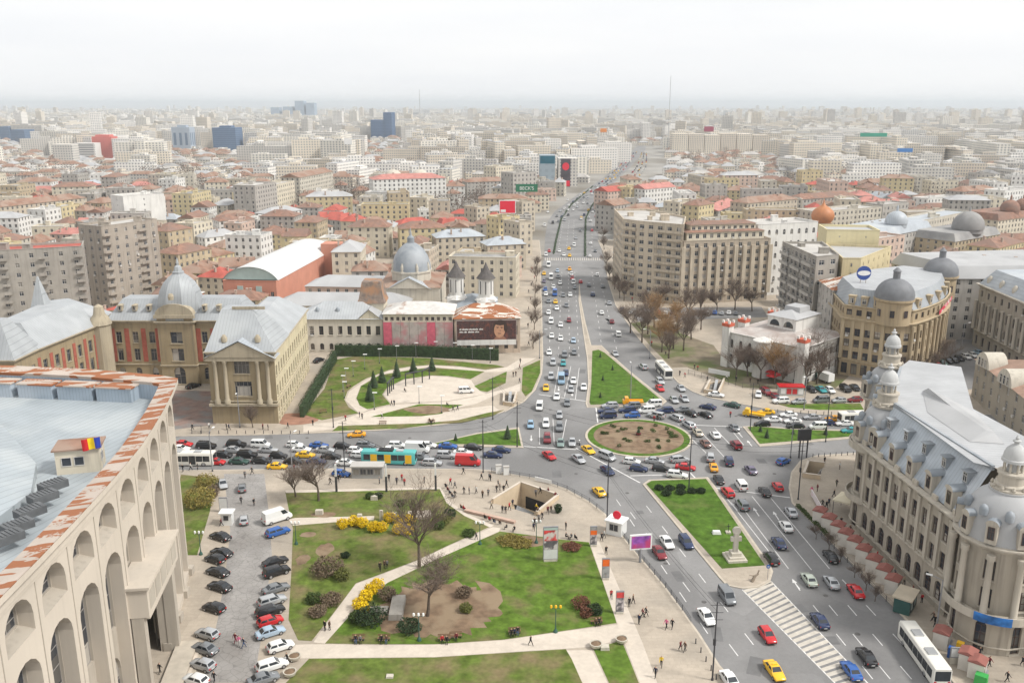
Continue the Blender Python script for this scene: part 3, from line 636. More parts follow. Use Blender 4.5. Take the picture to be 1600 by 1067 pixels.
def roofbox(name, cx, cy, z, sx, sy, sz, rz, m, lid=None, parent=None):
    mb = MB(); mb.box(cx, cy, z, sx, sy, sz, rz, 0)
    if lid: mb.box(cx, cy, z + sz, sx + .3, sy + .3, .22, rz, 1)
    return tp(mb, name, [m, lid or m])
for k, x in enumerate((-63, -69.6, -76.4, -83.4, -90.4)):
    roofbox('roof_locker', x, 136.4 + (-63 - x) * .13, 31.1, 5.9, 2.6, 2.3, -.13, M_blue, M_rust)
roofbox('chimney_stack', -76.5, 122.5, 31.2, 3.0, 1.8, 3.6, .1, M_th, M_th2)
hut = G(127, 722, 32); mb = MB(); mb.box(hut.x, hut.y, 31.1, 5.2, 3.6, 3.3, .25, 0); mb.box(hut.x, hut.y, 34.4, 5.8, 4.2, .2, .25, 1); ho = tp(mb, 'roof_hut', [M_cream, M_tile2])
for dx, dy, a in ((-1.3, -1.82, .25), (.2, -1.82, .25), (2.62, -.3, .25 + math.pi / 2)):
    c_, s_ = math.cos(.25), math.sin(.25)
    put('window', wmesh(1.2, 1.2, 'r', 1, 1, M_frame_w), ho, (hut.x + 75 + dx * c_ - dy * s_, hut.y - 100 + dx * s_ + dy * c_, 32.3), a)
for px in ((82, 752), (66, 770), (46, 793), (26, 815), (10, 833)):
    c = G(*px, 33.2); mb = MB(); mb.box(c.x, c.y, 32.3, 3.0, 1.7, .9, .95, 1)
    for j in range(6): mb.box(c.x + (j - 2.5) * .42 * math.cos(.95), c.y + (j - 2.5) * .42 * math.sin(.95), 33.2, .16, 1.5, .1, .95, 1)
    tp(mb, 'roof_vent', [M_blue, mat('louvre_grey', (.12, .125, .13), .6, .2, .8)])
# portal: beam with panels, piers, dark doorway
Pm = MB(); pa, pb = TB[5], TB[3]; d = (pb - pa).normalized(); n = Vector((d.y, -d.x)); ang = math.atan2(d.y, d.x); mid = (pa + pb) / 2; Lp = (pb - pa).length
c = mid + n * .7; Pm.box(c.x, c.y, 14.2, Lp + 1.2, 3.4, 4.0, ang); Pm.box(c.x + n.x * .1, c.y + n.y * .1, 18.2, Lp + 1.8, 4.0, .35, ang); Pm.box(c.x, c.y, 13.5, Lp - .6, 3.0, .7, ang)
po = tp(Pm, 'portal_beam', [M_th])
for j in range(5):
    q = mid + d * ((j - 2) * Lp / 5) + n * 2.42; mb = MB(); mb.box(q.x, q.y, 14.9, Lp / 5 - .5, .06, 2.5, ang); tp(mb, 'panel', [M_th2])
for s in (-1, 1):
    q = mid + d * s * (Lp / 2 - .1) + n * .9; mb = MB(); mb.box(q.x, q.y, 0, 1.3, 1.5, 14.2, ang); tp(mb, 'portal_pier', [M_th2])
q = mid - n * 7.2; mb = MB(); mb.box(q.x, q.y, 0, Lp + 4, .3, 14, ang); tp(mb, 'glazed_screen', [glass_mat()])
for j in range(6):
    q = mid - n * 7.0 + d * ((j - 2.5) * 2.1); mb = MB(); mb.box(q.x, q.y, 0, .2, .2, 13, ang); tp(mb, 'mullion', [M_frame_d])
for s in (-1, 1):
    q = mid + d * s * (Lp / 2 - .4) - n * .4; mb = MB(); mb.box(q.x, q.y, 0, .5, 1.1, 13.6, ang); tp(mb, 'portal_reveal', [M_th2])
# steps in front of the portal
for k in range(5):
    q = mid + n * (2.6 + k * .5); mb = MB(); mb.box(q.x, q.y, PZ - .02, Lp + 1 - k * .1, 1.0 if k else 3, .75 - k * .15, ang); tp(mb, 'step', [M_path if k % 2 else M_kerb])
# flag on the roof
fp = G(163, 738, 31.5); t = thing('flag', 'blue yellow and red flag on a thin pole above the theatre roof', 'flag', (fp.x, fp.y, 31.2))
mb = MB(); t.scale = (.55, .55, .55); mb.tube((0, 0, 0), (0, 0, 9.6), .06, .04, 6); mb.build('pole', mat('pole_grey', (.4, .4, .42), .5, .05, 1), t)
for k, (nm, col) in enumerate((('blue', (.03, .06, .42)), ('yellow', (.85, .60, .02)), ('red', (.62, .025, .03)))):
    mb = MB(); x0, x1 = -k * 1.5, -(k + 1) * 1.5; nn = 6; top = []; bot = []
    for j in range(nn + 1):
        x = x0 + (x1 - x0) * j / nn; yy = .25 * math.sin(x * 2.1) * min(1, -x); s_ = -x * .18; top.append((x, yy, 9.4 - s_)); bot.append((x + .1, yy + .1, 6.8 - s_ * 1.3))
    mb.loft([bot, top], closed=False); mb.build('cloth_band', mat('flag_' + nm, col, .8, .06, 1), t)['label'] = nm + ' band of the flag'

# ------------------------------------------------------------------ university palace (right foreground)
un = thing('university_palace', 'long pale stone palace with zinc mansard roof and three domed corner lanterns', 'palace', (70, 140, 0))
UO = Vector((70, 140))
def up(mb, name, mats, parent=None, smooth=None):
    mb.v = [(x - 70, y - 140, z) for x, y, z in mb.v]; return mb.build(name, mats, parent or un, smooth)
def uput(wins, parent, fm, cols=2, rows=3):
    for q, an, wd, hh, k, b, i in wins: put('window', wmesh(wd, hh, k, cols, rows, fm), parent, (q[0] - 70, q[1] - 140, q[2]), an)
M_us = wallm('university_stone', (.40, .355, .29), .5); M_us2 = wallm('university_trim', (.47, .425, .355), .4)
T3, T2, T1 = Vector((71.3, 118.6)), Vector((68.4, 155.0)), Vector((79.5, 180.5)); R3, R2, R1 = 5.6, 4.4, 4.4
Wb, We = Vector((66.9, 123.4)), Vector((64.2, 152.3)); ZC = 17.0
UF = [(1.6, 4.9, 2.0, 'a'), (7.0, 9.9, 1.5, 'r'), (11.6, 14.5, 1.5, 'r')]
W = MB(); Tr = MB(); wins = wall_run(W, We, Wb, PZ, ZC, 9, UF, .35, Tr, pad=.8)
# north-west end, back walls, inner corner
e1 = Vector((66.3, 158.8)); e2 = Vector((76.0, 177.6)); 
wins += wall_run(W, e2, e1, PZ, ZC, 6, UF, .35, Tr, pad=.6)
q1 = Vector((75.5, 114.9)); q2 = Vector((94.0, 106.0)); wins += wall_run(W, q1, q2, PZ, ZC, 5, UF, .35, Tr, pad=.6) if False else []
wins += wall_run(W, q1, Vector((98, 104)), PZ, ZC, 6, UF, .35, Tr, pad=.6)
bk_pts = [Vector((98, 104)), Vector((100, 118)), Vector((84.0, 128)), Vector((81.5, 150)), Vector((92, 176)), Vector((83.3, 182.5))]
for a, b in zip(bk_pts[:-1], bk_pts[1:]): W.quad((a.x, a.y, PZ), (b.x, b.y, PZ), (b.x, b.y, ZC), (a.x, a.y, ZC))
def tower(c, r, a0, a1, n=7):
    ps = [c + Vector((math.cos(a0 + (a1 - a0) * k / n), math.sin(a0 + (a1 - a0) * k / n))) * r for k in range(n + 1)]
    ws = []
    for k in range(n):
        ws += wall_run(W, ps[k], ps[k + 1], PZ, ZC, 1, [(.3, 5.0, 1.5, 'a'), (7.2, 10.3, 1.5, 'r'), (11.6, 14.6, 1.5, 'r')] if k % 2 == (n // 2) % 2 else [], .35, Tr)
    return ps, ws
ps3, w3 = tower(T3, R3, R(137), R(320)); ps2, w2 = tower(T2, R2, R(80), R(222)); ps1, w1 = tower(T1, R1, R(20), R(235))
ps2, w2 = ps2, w2; wins += w3 + w2 + w1
uw = up(W, 'wall', [M_us]); uput(wins, uw, M_frame_d); up(Tr, 'sill', [M_us2])['kind'] = 'stuff'
# pilasters, columns on the near tower, string courses
for k in range(10):
    u = .8 + k * ((We - Wb).length - 1.6) / 9; d = (Wb - We).normalized(); n = Vector((d.y, -d.x)); q = We + d * u + n * .12
    mb = MB(); mb.box(q.x, q.y, 6.6, .75, .34, 9.0, math.atan2(d.y, d.x)); mb.box(q.x, q.y, 15.6, .95, .46, .4, math.atan2(d.y, d.x)); mb.box(q.x, q.y, 6.3, .95, .46, .3, math.atan2(d.y, d.x)); up(mb, 'pilaster', [M_us2])
outline = [e2, e1] + [p for p in ps2 if True] + [We, Wb] + list(ps3) + [q1, Vector((98, 104))]
chain = list(reversed(ps1))
def uband(z, out, h, name):
    mb = MB(); cornice(mb, list(ps1) + [e2, e1] + list(ps2) + [We, Wb] + list(ps3) + [q1, Vector((98, 104))], z, out, h, closed=False); return up(mb, name, [M_us2])
uband(ZC + .1, 1.15, 1.1, 'cornice'); uband(6.4, .35, .5, 'string_course'); uband(1.3, .2, .3, 'plinth_moulding')
for k in range(5):
    a = R(160 + k * 35); q = T3 + Vector((math.cos(a), math.sin(a))) * (R3 + .75); mb = MB(); mb.lathe(q.x, q.y, [(.62, 6.3), (.62, 6.6), (.5, 6.8), (.43, 14.9), (.6, 15.2), (.6, 15.9)], 10); up(mb, 'column', [M_us2], smooth=40)
def ringpart(c, r, z, out, h, name, m, a0, a1, n=14):
    mb = MB(); pts = [c + Vector((math.cos(a0 + (a1 - a0) * k / n), math.sin(a0 + (a1 - a0) * k / n))) * r for k in range(n + 1)]
    mb.loft([[(p.x, p.y, zz) for p in [c + (q - c) * ((r + o) / r) for q in pts]] for o, zz in ((0, z - .5), (out, z - .1), (out, z + h), (out - .25, z + h), (out - .25, z), (0, z))], closed=False); up(mb, name, [m])
ringpart(T3, R3, 5.9, 1.5, 1.1, 'balcony', M_us2, R(150), R(318)); ringpart(T2, R2, 5.9, 1.3, 1.0, 'balcony', M_us2, R(100), R(225)); ringpart(T2, R2, 15.9, 1.5, 1.0, 'balcony', M_us2, R(100), R(225))
mb = MB(); a0, a1 = R(222), R(262); pts = [(T3.x + math.cos(a0 + (a1 - a0) * k / 8) * (R3 + 1.58), T3.y + math.sin(a0 + (a1 - a0) * k / 8) * (R3 + 1.58)) for k in range(9)]
mb.loft([[(x, y, 5.75) for x, y in pts], [(x, y, 7.1) for x, y in pts]], closed=False)
M_ban = mat('blue_banner', (.03, .16, .45), .5, .6, .6, col2=(.55, .68, .80), mix=(.56, .6)); tag(mb.build('banner', M_ban), 'curved blue banner hung on the balcony of the near corner tower', 'banner')
# mansard roof with dormers
ZM = 24.8
def mans(pa, pb, back, nd, lab):
    """one mansard slope between two towers, from the cornice to the roof edge"""
    d = (pb - pa).normalized(); n = Vector((d.y, -d.x)); i0, i1 = pa - n * .3, pb - n * .3; t0, t1 = pa - n * back, pb - n * back
    mb = MB(); mb.quad((i0.x, i0.y, ZC + .1), (i1.x, i1.y, ZC + .1), (t1.x, t1.y, ZM), (t0.x, t0.y, ZM)); o = up(mb, 'mansard_slope', [seam_mat('mansard_zinc_' + lab, (.40, .44, .48), .75, .45, -math.atan2(d.y, d.x), col2=(.48, .51, .54))])
    mb = MB(); ang = math.atan2(d.y, d.x); mid = (t0 + t1) / 2; mb.box(mid.x, mid.y, ZM - .5, (t1 - t0).length, .5, .8, ang); up(mb, 'roof_edge', [M_zinc_dark], o)
    Ln = (pb - pa).length
    for k in range(nd):
        u = Ln * (k + .5) / nd
        q = pa + d * u - n * .9; mb = MB(); mb.box(q.x, q.y, ZC, 1.9, 1.5, 3.2, ang, 0)
        r = .95; A = []; B = []
        for j in range(9):
            a = math.pi * j / 8; x = 1.12 * r * math.cos(a); z = ZC + 3.2 + r * .75 * math.sin(a)
            f = q + d * x + n * .95; g = q + d * x - n * 2.1; A.append((f.x, f.y, z)); B.append((g.x, g.y, z + .1))
        mb.loft([A, B], 1, closed=False); mb.poly(list(reversed(A)), 0); od = up(mb, 'dormer', [M_us2, M_zinc_dark])
        f = q + n * .77; put('window', wmesh(1.0, 2.0, 'r', 2, 2, M_frame_d), od, (f.x - 70, f.y - 140, ZC + .9), ang)
        q = pa + d * u - n * 3.0; mb = MB(); mb.box(q.x, q.y, ZC + 4.1, 1.3, 1.3, 2.0, ang, 0); mb.box(q.x + n.x * .15, q.y + n.y * .15, ZC + 6.1, 1.6, 1.7, .12, ang, 0); o2 = up(mb, 'roof_window', [M_zinc_dark])
        f = q + n * .67; put('window', wmesh(1.0, 1.5, 'r', 2, 2, M_frame_w), o2, (f.x - 70, f.y - 140, ZC + 4.4), ang)
    # balustrade blocks between the dormers
    for k in range(nd + 1):
        q = pa + d * (Ln * k / nd) + n * .25; mb = MB(); mb.box(q.x, q.y, ZC + .1, min(1.4, Ln / nd * .45), .35, .9, ang); up(mb, 'balustrade_block', [M_us2])
mans(We, Wb, 4.6, 5, 'a'); mans(e2, e1, 4.0, 4, 'b'); mans(q1, Vector((98, 104)), 4.5, 4, 'c')
# main flat metal roof
flat = [Vector((69.4, 125.5)), Vector((74, 121.5)), Vector((98, 109)), Vector((100, 118)), Vector((84, 128)), Vector((81.5, 150)), Vector((92, 176)), Vector((83.5, 181)), Vector((79.5, 176)), Vector((70.5, 158)), Vector((68.6, 151.5))]
mb = MB(); mb.poly([(p.x, p.y, ZM + .1) for p in flat]); bm_c = sum(flat, Vector((0, 0))) / len(flat)
up(mb, 'roof', [seam_mat('pale_seam_roof', (.40, .405, .41), 1.0, .5, R(100), col2=(.35, .355, .36), dark=.75)])
mb = MB(); A = [(78, 133, ZM + .15), (81, 148, ZM + .15), (77, 160, ZM + .15), (72.5, 148, ZM + .15), (73, 134, ZM + .15)]; mb.loft([A, [(77 + (x - 77) * .15, 146 + (y - 146) * .85, ZM + 1.4) for x, y, z in A]], cap1=True); up(mb, 'roof_ridge', [M_roofpale])
def lantern(c, r, label):
    mb = MB(); z = ZC
    mb.lathe(c.x, c.y, [(r + .35, z), (r + .35, z + .5), (r + .05, z + 1.6), (r * .99, z + 2.6), (r * .9, z + 4.2), (r * .72, z + 5.7), (r * .5, z + 6.6), (r * .5, z + 6.9)], 24); o = up(mb, 'corner_dome', [M_roofpale], smooth=35)
    z = ZC + 6.8
    mb = MB(); mb.lathe(c.x, c.y, [(2.6, z), (2.6, z + .35), (2.2, z + .45), (2.2, z + .8), (1.75, z + 1.0), (1.75, z + 2.2), (1.95, z + 2.3), (1.95, z + 2.6), (1.4, z + 2.7)], 20, 0); up(mb, 'lantern_base', [M_us2], o, smooth=30)
    for k in range(8):
        a = 2 * math.pi * k / 8; mb = MB(); mb.lathe(c.x + 1.2 * math.cos(a), c.y + 1.2 * math.sin(a), [(.17, z + 2.6), (.15, z + 4.2)], 8); up(mb, 'lantern_column', [M_us2], o, smooth=40)
    mb = MB(); mb.lathe(c.x, c.y, [(.8, z + 2.6), (.8, z + 4.2), (1.65, z + 4.2), (1.65, z + 4.6), (1.5, z + 4.7), (1.45, z + 5.3), (1.2, z + 6.0), (.75, z + 6.5), (.35, z + 6.75), (.3, z + 7.0), (.55, z + 7.15), (.55, z + 7.3), (.2, z + 7.45), (.28, z + 7.7), (.02, z + 8.1)], 20); up(mb, 'lantern_cap', [M_zinc_dark if False else wallm('lantern_zinc', (.47, .47, .46), .2)], o, smooth=35)
    for k in range(10):
        a = 2 * math.pi * k / 10; mb = MB(); mb.lathe(c.x + 2.35 * math.cos(a), c.y + 2.35 * math.sin(a), [(.22, z + .35), (.3, z + .6), (.1, z + 1.0)], 6); up(mb, 'urn', [M_us2], o)
    return o
for c, r in ((T3, R3), (T2, R2), (T1, R1)):
    o = lantern(c, r, '')
    for k in range(5):
        a = R(150 + k * 38); rr = r * .99; q = c + Vector((math.cos(a), math.sin(a))) * rr; mb = MB(); mb.box(q.x, q.y, ZC + .4, 1.5, 1.7, 2.9, a + math.pi / 2, 0)
        A = []; B = []
        for j in range(9):
            t_ = math.pi * j / 8; dx = .9 * math.cos(t_); zz = ZC + 3.3 + .7 * math.sin(t_); tx = Vector((-math.sin(a), math.cos(a))); f = q + tx * dx + Vector((math.cos(a), math.sin(a))) * .9; g = q + tx * dx - Vector((math.cos(a), math.sin(a))) * 1.4; A.append((f.x, f.y, zz)); B.append((g.x, g.y, zz))
        mb.loft([B, A], 1, closed=False); mb.poly(A, 0); od = up(mb, 'dormer', [M_us2, M_zinc_dark])
        f = q + Vector((math.cos(a), math.sin(a))) * .87; put('window', wmesh(.9, 1.9, 'r', 2, 2, M_frame_d), od, (f.x - 70, f.y - 140, ZC + 1.1), a + math.pi / 2)
        q = c + Vector((math.cos(a + R(19)), math.sin(a + R(19)))) * (r * .93); mb = MB(); mb.lathe(q.x, q.y, [(.55, ZC + 3.9), (.6, ZC + 4.8), (.5, ZC + 5.2), (.1, ZC + 5.5)], 10); up(mb, 'round_dormer', [M_zinc_dark], smooth=50)
# ------------------------------------------------------------------ ministry palace (U-shaped, zinc roofs)
M_mi = wallm('ministry_stone', (.32, .255, .16), .5); M_mi2 = wallm('ministry_trim', (.39, .335, .245), .45); M_brick = mat('red_brick_panel', (.34, .10, .07), .9, .15, 1.2)
M_miside = wallm('ministry_side_plaster', (.57, .50, .345), .3)
MC = Vector((-90, 235))
mi = thing('ministry_palace', 'ochre stone chateau with brick panels, zinc mansards and a central dome', 'palace', (MC.x, MC.y, 0))
def shift(mb, c): mb.v = [(x - c.x, y - c.y, z) for x, y, z in mb.v]; return mb
def mp(mb, name, mats, parent=None, smooth=None): return shift(mb, MC).build(name, mats, parent or mi, smooth)
def wput(wins, c, parent, fm, cols=2, rows=2):
    for q, an, wd, hh, k, b, i in wins: put('window', wmesh(wd, hh, k, cols, rows, fm), parent, (q[0] - c.x, q[1] - c.y, q[2]), an)
MF = [(1.4, 4.9, 1.7, 'a'), (7.0, 10.4, 1.6, 'r'), (12.1, 15.3, 1.6, 'r')]; ZE = 18.5
V = Vector
a1, a2, b1, b2, b3, b4 = V((-112.5, 243)), V((-98.5, 243)), V((-98.5, 241.5)), V((-88.5, 241.5)), V((-88.5, 243)), V((-74.3, 243))
r1, r2, r3, r4 = V((-74.3, 210.3)), V((-58.0, 210.3)), V((-60.5, 257)), V((-76, 258))
l1, l2, l3, l4 = V((-134, 203)), V((-117.5, 203)), V((-117, 213)), V((-113.5, 236))
W = MB(); Tr = MB(); wins = []
wins += wall_run(W, a1, a2, 0, ZE, 3, MF, .35, Tr); wins += wall_run(W, b1, b2, 0, ZE + 2, 1, [(.4, 5.5, 3.2, 'a'), (7.2, 10.8, 3.4, 'r'), (12.3, 15.6, 3.4, 'r')], .5, Tr); wins += wall_run(W, b3, b4, 0, ZE, 3, MF, .35, Tr)
for a, b in ((a2, b1), (b2, b3)): wall_run(W, a, b, 0, ZE, 0, [])
wins += wall_run(W, l4, a1, 0, ZE, 1, [(8, 10.2, .9, 'r'), (12.8, 15, .9, 'r')], .3); wins += wall_run(W, l2, l3, 0, ZE, 2, MF, .35, Tr); wins += wall_run(W, l3, l4, 0, ZE, 5, MF, .35, Tr); wins += wall_run(W, l1, l2, 0, ZE, 3, MF, .35, Tr)
wins += wall_run(W, r4, r1, 0, ZE, 8, MF, .35, Tr)
fw = wall_run(W, r1, r2, 0, ZE, 1, [(7.2, 11.0, 4.2, 'r'), (13.0, 16.2, 3.8, 'r')], .4, Tr)
for a, b in ((V((-76, 258)), V((-112, 259))), (V((-112, 259)), V((-134, 246))), (V((-134, 246)), l1)): W.quad((a.x, a.y, 0), (b.x, b.y, 0), (b.x, b.y, ZE), (a.x, a.y, ZE))
mw = mp(W, 'wall', [M_mi]); wput(wins, MC, mw, M_frame_g); wput(fw, MC, mw, M_frame_g, 4, 2)
W = MB(); sw = wall_run(W, r2, r3, 0, ZE, 15, [(.5, 1.6, 1.0, 'r'), (2.6, 4.9, 1.35, 'r'), (7.0, 9.8, 1.35, 'r'), (12.1, 14.8, 1.35, 'r')], .3, Tr); sw2 = wall_run(W, r3, r4, 0, ZE, 4, MF, .3)
so = mp(W, 'side_wall', [M_miside]); wput(sw + sw2, MC, so, M_frame_d); mp(Tr, 'sill', [M_mi2])['kind'] = 'stuff'
for p, q, k0 in ((a1, a2, 3), (b3, b4, 3)):
    for k in range(k0 + 1):
        t_ = k / k0; c = p.lerp(q, min(max(t_, .05), .95)); mb = MB(); mb.box(c.x, c.y - .02, 6.7, 1.3, .1, 9.6); mp(mb, 'brick_panel', [M_brick])
for k in range(6):
    c = l3.lerp(l4, k / 5); mb = MB(); mb.box(c.x + .05, c.y, 6.7, .1, 1.2, 9.6, -.15); mp(mb, 'brick_panel', [M_brick])
for x in (-72.6, -70.2, -62.2, -59.8):
    mb = MB(); mb.lathe(x, 210.0, [(.75, 5.4), (.75, 6.4), (.52, 6.7), (.45, 15.6), (.65, 16.0), (.65, 16.4)], 12); mp(mb, 'column', [M_mi2], smooth=40)
mb = MB(); mb.box(-66.2, 210.1, 4.8, 17, 1.2, .6); mp(mb, 'string_band', [M_mi2]); mb = MB(); mb.box(-66.2, 210.1, 16.4, 16.9, 1.3, 1.0); mp(mb, 'entablature', [M_mi2]); mb = MB(); mb.poly([(-74.4, 209.3, 17.4), (-58.0, 209.3, 17.4), (-66.2, 209.3, 21.3)]); mp(mb, 'pediment', [M_mi2]); mb = MB(); mb.quad((-74.9, 209.0, 17.2), (-66.2, 209.0, 21.6), (-66.2, 214, 21.6), (-74.9, 214, 17.2)); mb.quad((-66.2, 209.0, 21.6), (-57.5, 209.0, 17.2), (-57.5, 214, 17.2), (-66.2, 214, 21.6)); mp(mb, 'pediment_roof', [M_lead])
for z, o, h, nm in ((ZE + .15, .8, .9, 'cornice'), (6.0, .3, .45, 'string_course')):
    mb = MB(); cornice(mb, [l1, l2, l3, l4, a1, a2, b1, b2, b3, b4, r1, r2, r3], z, o, h, closed=False); mp(mb, nm, [M_mi2])
M_mz = seam_mat('ministry_zinc', (.33, .345, .355), .8, .5, 0, col2=(.385, .40, .405)); M_mzx = seam_mat('ministry_zinc_x', (.36, .375, .385), .8, .5, R(90), col2=(.42, .43, .435))
def mansard(pts, z, top, zt, mats, name='mansard_roof', over=.5):
    mb = MB(); A = shrink(ccw(pts), -over); B = top
    mb.loft([[(p[0], p[1], z) for p in A], [(p[0], p[1], zt) for p in B]], cap1=True); return mp(mb, name, mats)
mansard([r1, r2, V((-58.7, 226.5)), V((-74.3, 226.5))], ZE + .2, ccw([(-72.9, 219), (-65.2, 219), (-65.2, 224.5), (-72.9, 224.5)]), 27.2, [M_mz])
mansard([V((-74.8, 226)), V((-58.9, 226)), r3, r4], ZE + .2, ccw([(-69, 226), (-65.5, 226), (-67, 252), (-70, 252)]), 23.5, [M_mzx], 'wing_roof')
mansard([a1, V((-97.5, 243)), V((-97.5, 258.5)), V((-112.5, 258.5))], ZE + .2, ccw([(-110, 247.6), (-97.5, 247.6), (-97.5, 253), (-110, 253)]), 23.8, [M_mz])
mansard([V((-89.5, 243)), V((-74.8, 243)), V((-75.6, 258.5)), V((-89.5, 258.5))], ZE + .2, ccw([(-89.5, 248.3), (-77, 248.3), (-77, 253), (-89.5, 253)]), 23.8, [M_mz])
mansard([V((-134, 213)), l3, V((-113.6, 237)), V((-116, 252)), V((-134, 246))], ZE + .2, ccw([(-128, 216), (-122, 216), (-119, 240), (-124, 245), (-128, 242)]), 24.5, [M_mzx], 'wing_roof')
mansard([l1, l2, V((-117.2, 214)), V((-134, 214))], ZE + .2, ccw([(-129, 207.5), (-122, 207.5), (-122, 211), (-129, 211)]), 27.0, [M_mz])
mb = MB(); mb.lathe(-93.5, 247.5, [(6.5, ZE + .3), (6.5, 20.6), (6.2, 20.9), (6.2, 22), (6.0, 24), (5.4, 26.4), (4.2, 28.6), (2.7, 30.2), (1.6, 31.0), (1.6, 31.6), (1.2, 31.8), (.9, 33), (.3, 33.4), (.4, 34), (.05, 35.5)], 8, a0=R(22.5)); do_ = mp(mb, 'central_dome', [M_mz], smooth=20)
mb = MB(); A = [(-93.5 + 5.3 * math.cos(math.pi * k / 10), 241.2, 20.5 + 3.1 * math.sin(math.pi * k / 10)) for k in range(11)]; B = [(x, 243.5, z) for x, y, z in A]; mb.loft([B, A], closed=False); mb.poly(list(reversed(A))); mb.box(-93.5, 241.3, 19.6, 11.2, 1.0, .9); mp(mb, 'arched_pediment', [M_mi2])
mb = MB(); mb.lathe(-93.5, 240.4, [(.7, 25.0), (.8, 26), (.5, 26.7)], 12); mp(mb, 'clock_dormer', [M_mi2], do_)
for x in (-109.5, -105.5, -101.5, -86, -82):
    mb = MB(); mb.box(x, 244.8, 21.0, 1.1, 1.4, 1.6); mb.box(x, 244.7, 22.6, 1.6, 2.0, .25, 0, 0, (.3, .8)); o = mp(mb, 'dormer', [M_mi2]); put('window', wmesh(.7, 1.2, 'r', 1, 1, M_frame_w), o, (x - MC.x, 244.08 - MC.y, 21.2))
mb = MB(); mb.lathe(-112.8, 238.5, [(2.7, 0), (2.7, ZE), (3.1, ZE + .2), (2.9, ZE + .6), (2.3, 20.6), (1.6, 21.4), (1.2, 23.6), (.2, 24.2)], 10); mp(mb, 'stair_turret', [M_mi2], smooth=30)
mb = MB(); mb.lathe(-128, 238, [(4.6, ZE), (3.6, 21), (.2, 32)], 4, a0=R(45)); mp(mb, 'spire_roof', [M_mz])
for x in (-70.5, -62.3):
    mb = MB(); mb.lathe(x, 212.2, [(.75, 20.6), (.8, 21.6), (.3, 22.4)], 8); mp(mb, 'round_dormer', [M_mi2], smooth=60)
mb = MB(); mb.box(-66, 219.0, 27.2, 8.2, .3, .7); mp(mb, 'roof_rail', [M_mi2])
# small metal cupola between ministry and theatre
c = G(100, 582, 6); t = thing('cupola_pavilion', 'small round pavilion with a grey metal cupola behind the theatre roof', 'pavilion', (c.x, c.y, 0))
mb = MB(); mb.lathe(0, 0, [(3.2, 0), (3.2, 5.2)], 14); mb.build('wall', M_mi2, t, smooth=30); mb = MB(); mb.lathe(0, 0, [(4.0, 5.2), (3.6, 5.9), (3.3, 6.0), (2.6, 7.4), (1.2, 8.4), (.3, 8.8), (.35, 9.4), (.02, 10.4)], 14); mb.build('roof', M_mz, t, smooth=30)
# ------------------------------------------------------------------ hospital range with scaffold and hoarding
def simple(name, label, cat, pts, c=None):
    pts = ccw([V((p[0], p[1])) for p in pts]); c = sum(pts, V((0, 0))) / len(pts); t = thing(name, label, cat, (c.x, c.y, 0)); return t, c, [p - c for p in pts]
HF = [(1.2, 3.3, 1.3, 'a'), (6.0, 8.9, 1.4, 'r')]
t, c, P4 = simple('hospital_wing', 'cream two-storey hospital wing with a grey sheet roof and pediment', 'hospital', rect((-68, 275.5), (-41, 275.5), 15)); HW = 11.2
W = MB(); Tr = MB(); ws = []
for i in range(4): ws += wall_run(W, P4[i], P4[(i + 1) % 4], 0, HW, [9, 4, 0, 4][i], HF, .3, Tr)
o = W.build('wall', wallm('hospital_cream', (.62, .565, .48), .2), t); add_windows(ws, o, M_frame_d, 2, 3); Tr.build('sill', M_stone, t, kind='stuff')
mb = MB(); hip_roof(mb, P4, HW, 4.2, .5); mb.build('roof', seam_mat('hospital_sheet', (.38, .395, .405), .9, .5, 0, col2=(.43, .445, .45)), t)
mb = MB(); mb.poly([(5.5, -7.7, HW - .2), (13.4, -7.7, HW - .2), (9.4, -7.7, HW + 3)]); mb.build('pediment', M_cream, t); mb = MB(); mb.quad((5.2, -8, HW - .3), (9.4, -8, HW + 3.2), (9.4, -2, HW + 3.2), (5.2, -2, HW - .3)); mb.quad((9.4, -8, HW + 3.2), (13.7, -8, HW - .3), (13.7, -2, HW - .3), (9.4, -2, HW + 3.2)); mb.build('pediment_roof', M_roofpale, t)
C = MB(); cornice(C, P4, HW, .45, .5); C.build('cornice', M_cream, t)
for x in (-7.5, -1): mb = MB(); mb.lathe(x, -4.2, [(.6, HW + 1.5), (.7, HW + 2.6), (.2, HW + 3.2)], 10); mb.build('round_dormer', M_zinc_dark, t, smooth=60)
mb = MB(); mb.lathe(9, 4, [(6.4, HW + 3.4), (5.6, HW + 5), (4.2, HW + 10.2), (4.0, HW + 10.4)], 4, a0=R(45)); mb.build('pavilion_roof', mat('rusted_shingle', (.22, .17, .14), .9, .3, .8, col2=(.34, .19, .11)), t)
mb = MB(); mb.box(9, 4, HW - 1, 8.2, 8.2, 4.5); mb.build('pavilion_wall', M_cream, t)
t, c, P4 = simple('scaffolded_wing', 'hospital wing wrapped in grey and pink scaffold netting', 'hospital', rect((-40.6, 275), (-18.6, 275), 14)); HS = 13
W = MB(); ws = []
for i in range(4): ws += wall_run(W, P4[i], P4[(i + 1) % 4], 0, HS, [12, 0, 0, 4][i], [(1.5, 4, 1.2, 'r'), (6, 9, 1.2, 'r'), (10.8, 12, 1.0, 'r')], .25)
o = W.build('wall', M_cream, t); add_windows(ws, o, M_frame_d)
mb = MB(); hip_roof(mb, P4, HS, 2.6, .5); mb.build('roof', mat('patched_sheet_roof', (.55, .53, .50), .8, .12, .8, col2=(.36, .27, .22), mix=(.6, .68)), t)
M_net = mat('grey_scaffold_net', (.40, .35, .325), .95, .18, .8, col2=(.46, .21, .22), mix=(.44, .62)); M_netp = mat('pink_scaffold_net', (.56, .12, .17), .95, .15, 1.0); M_pipe = mat('scaffold_pipe', (.33, .27, .25), .6, .1, 2)
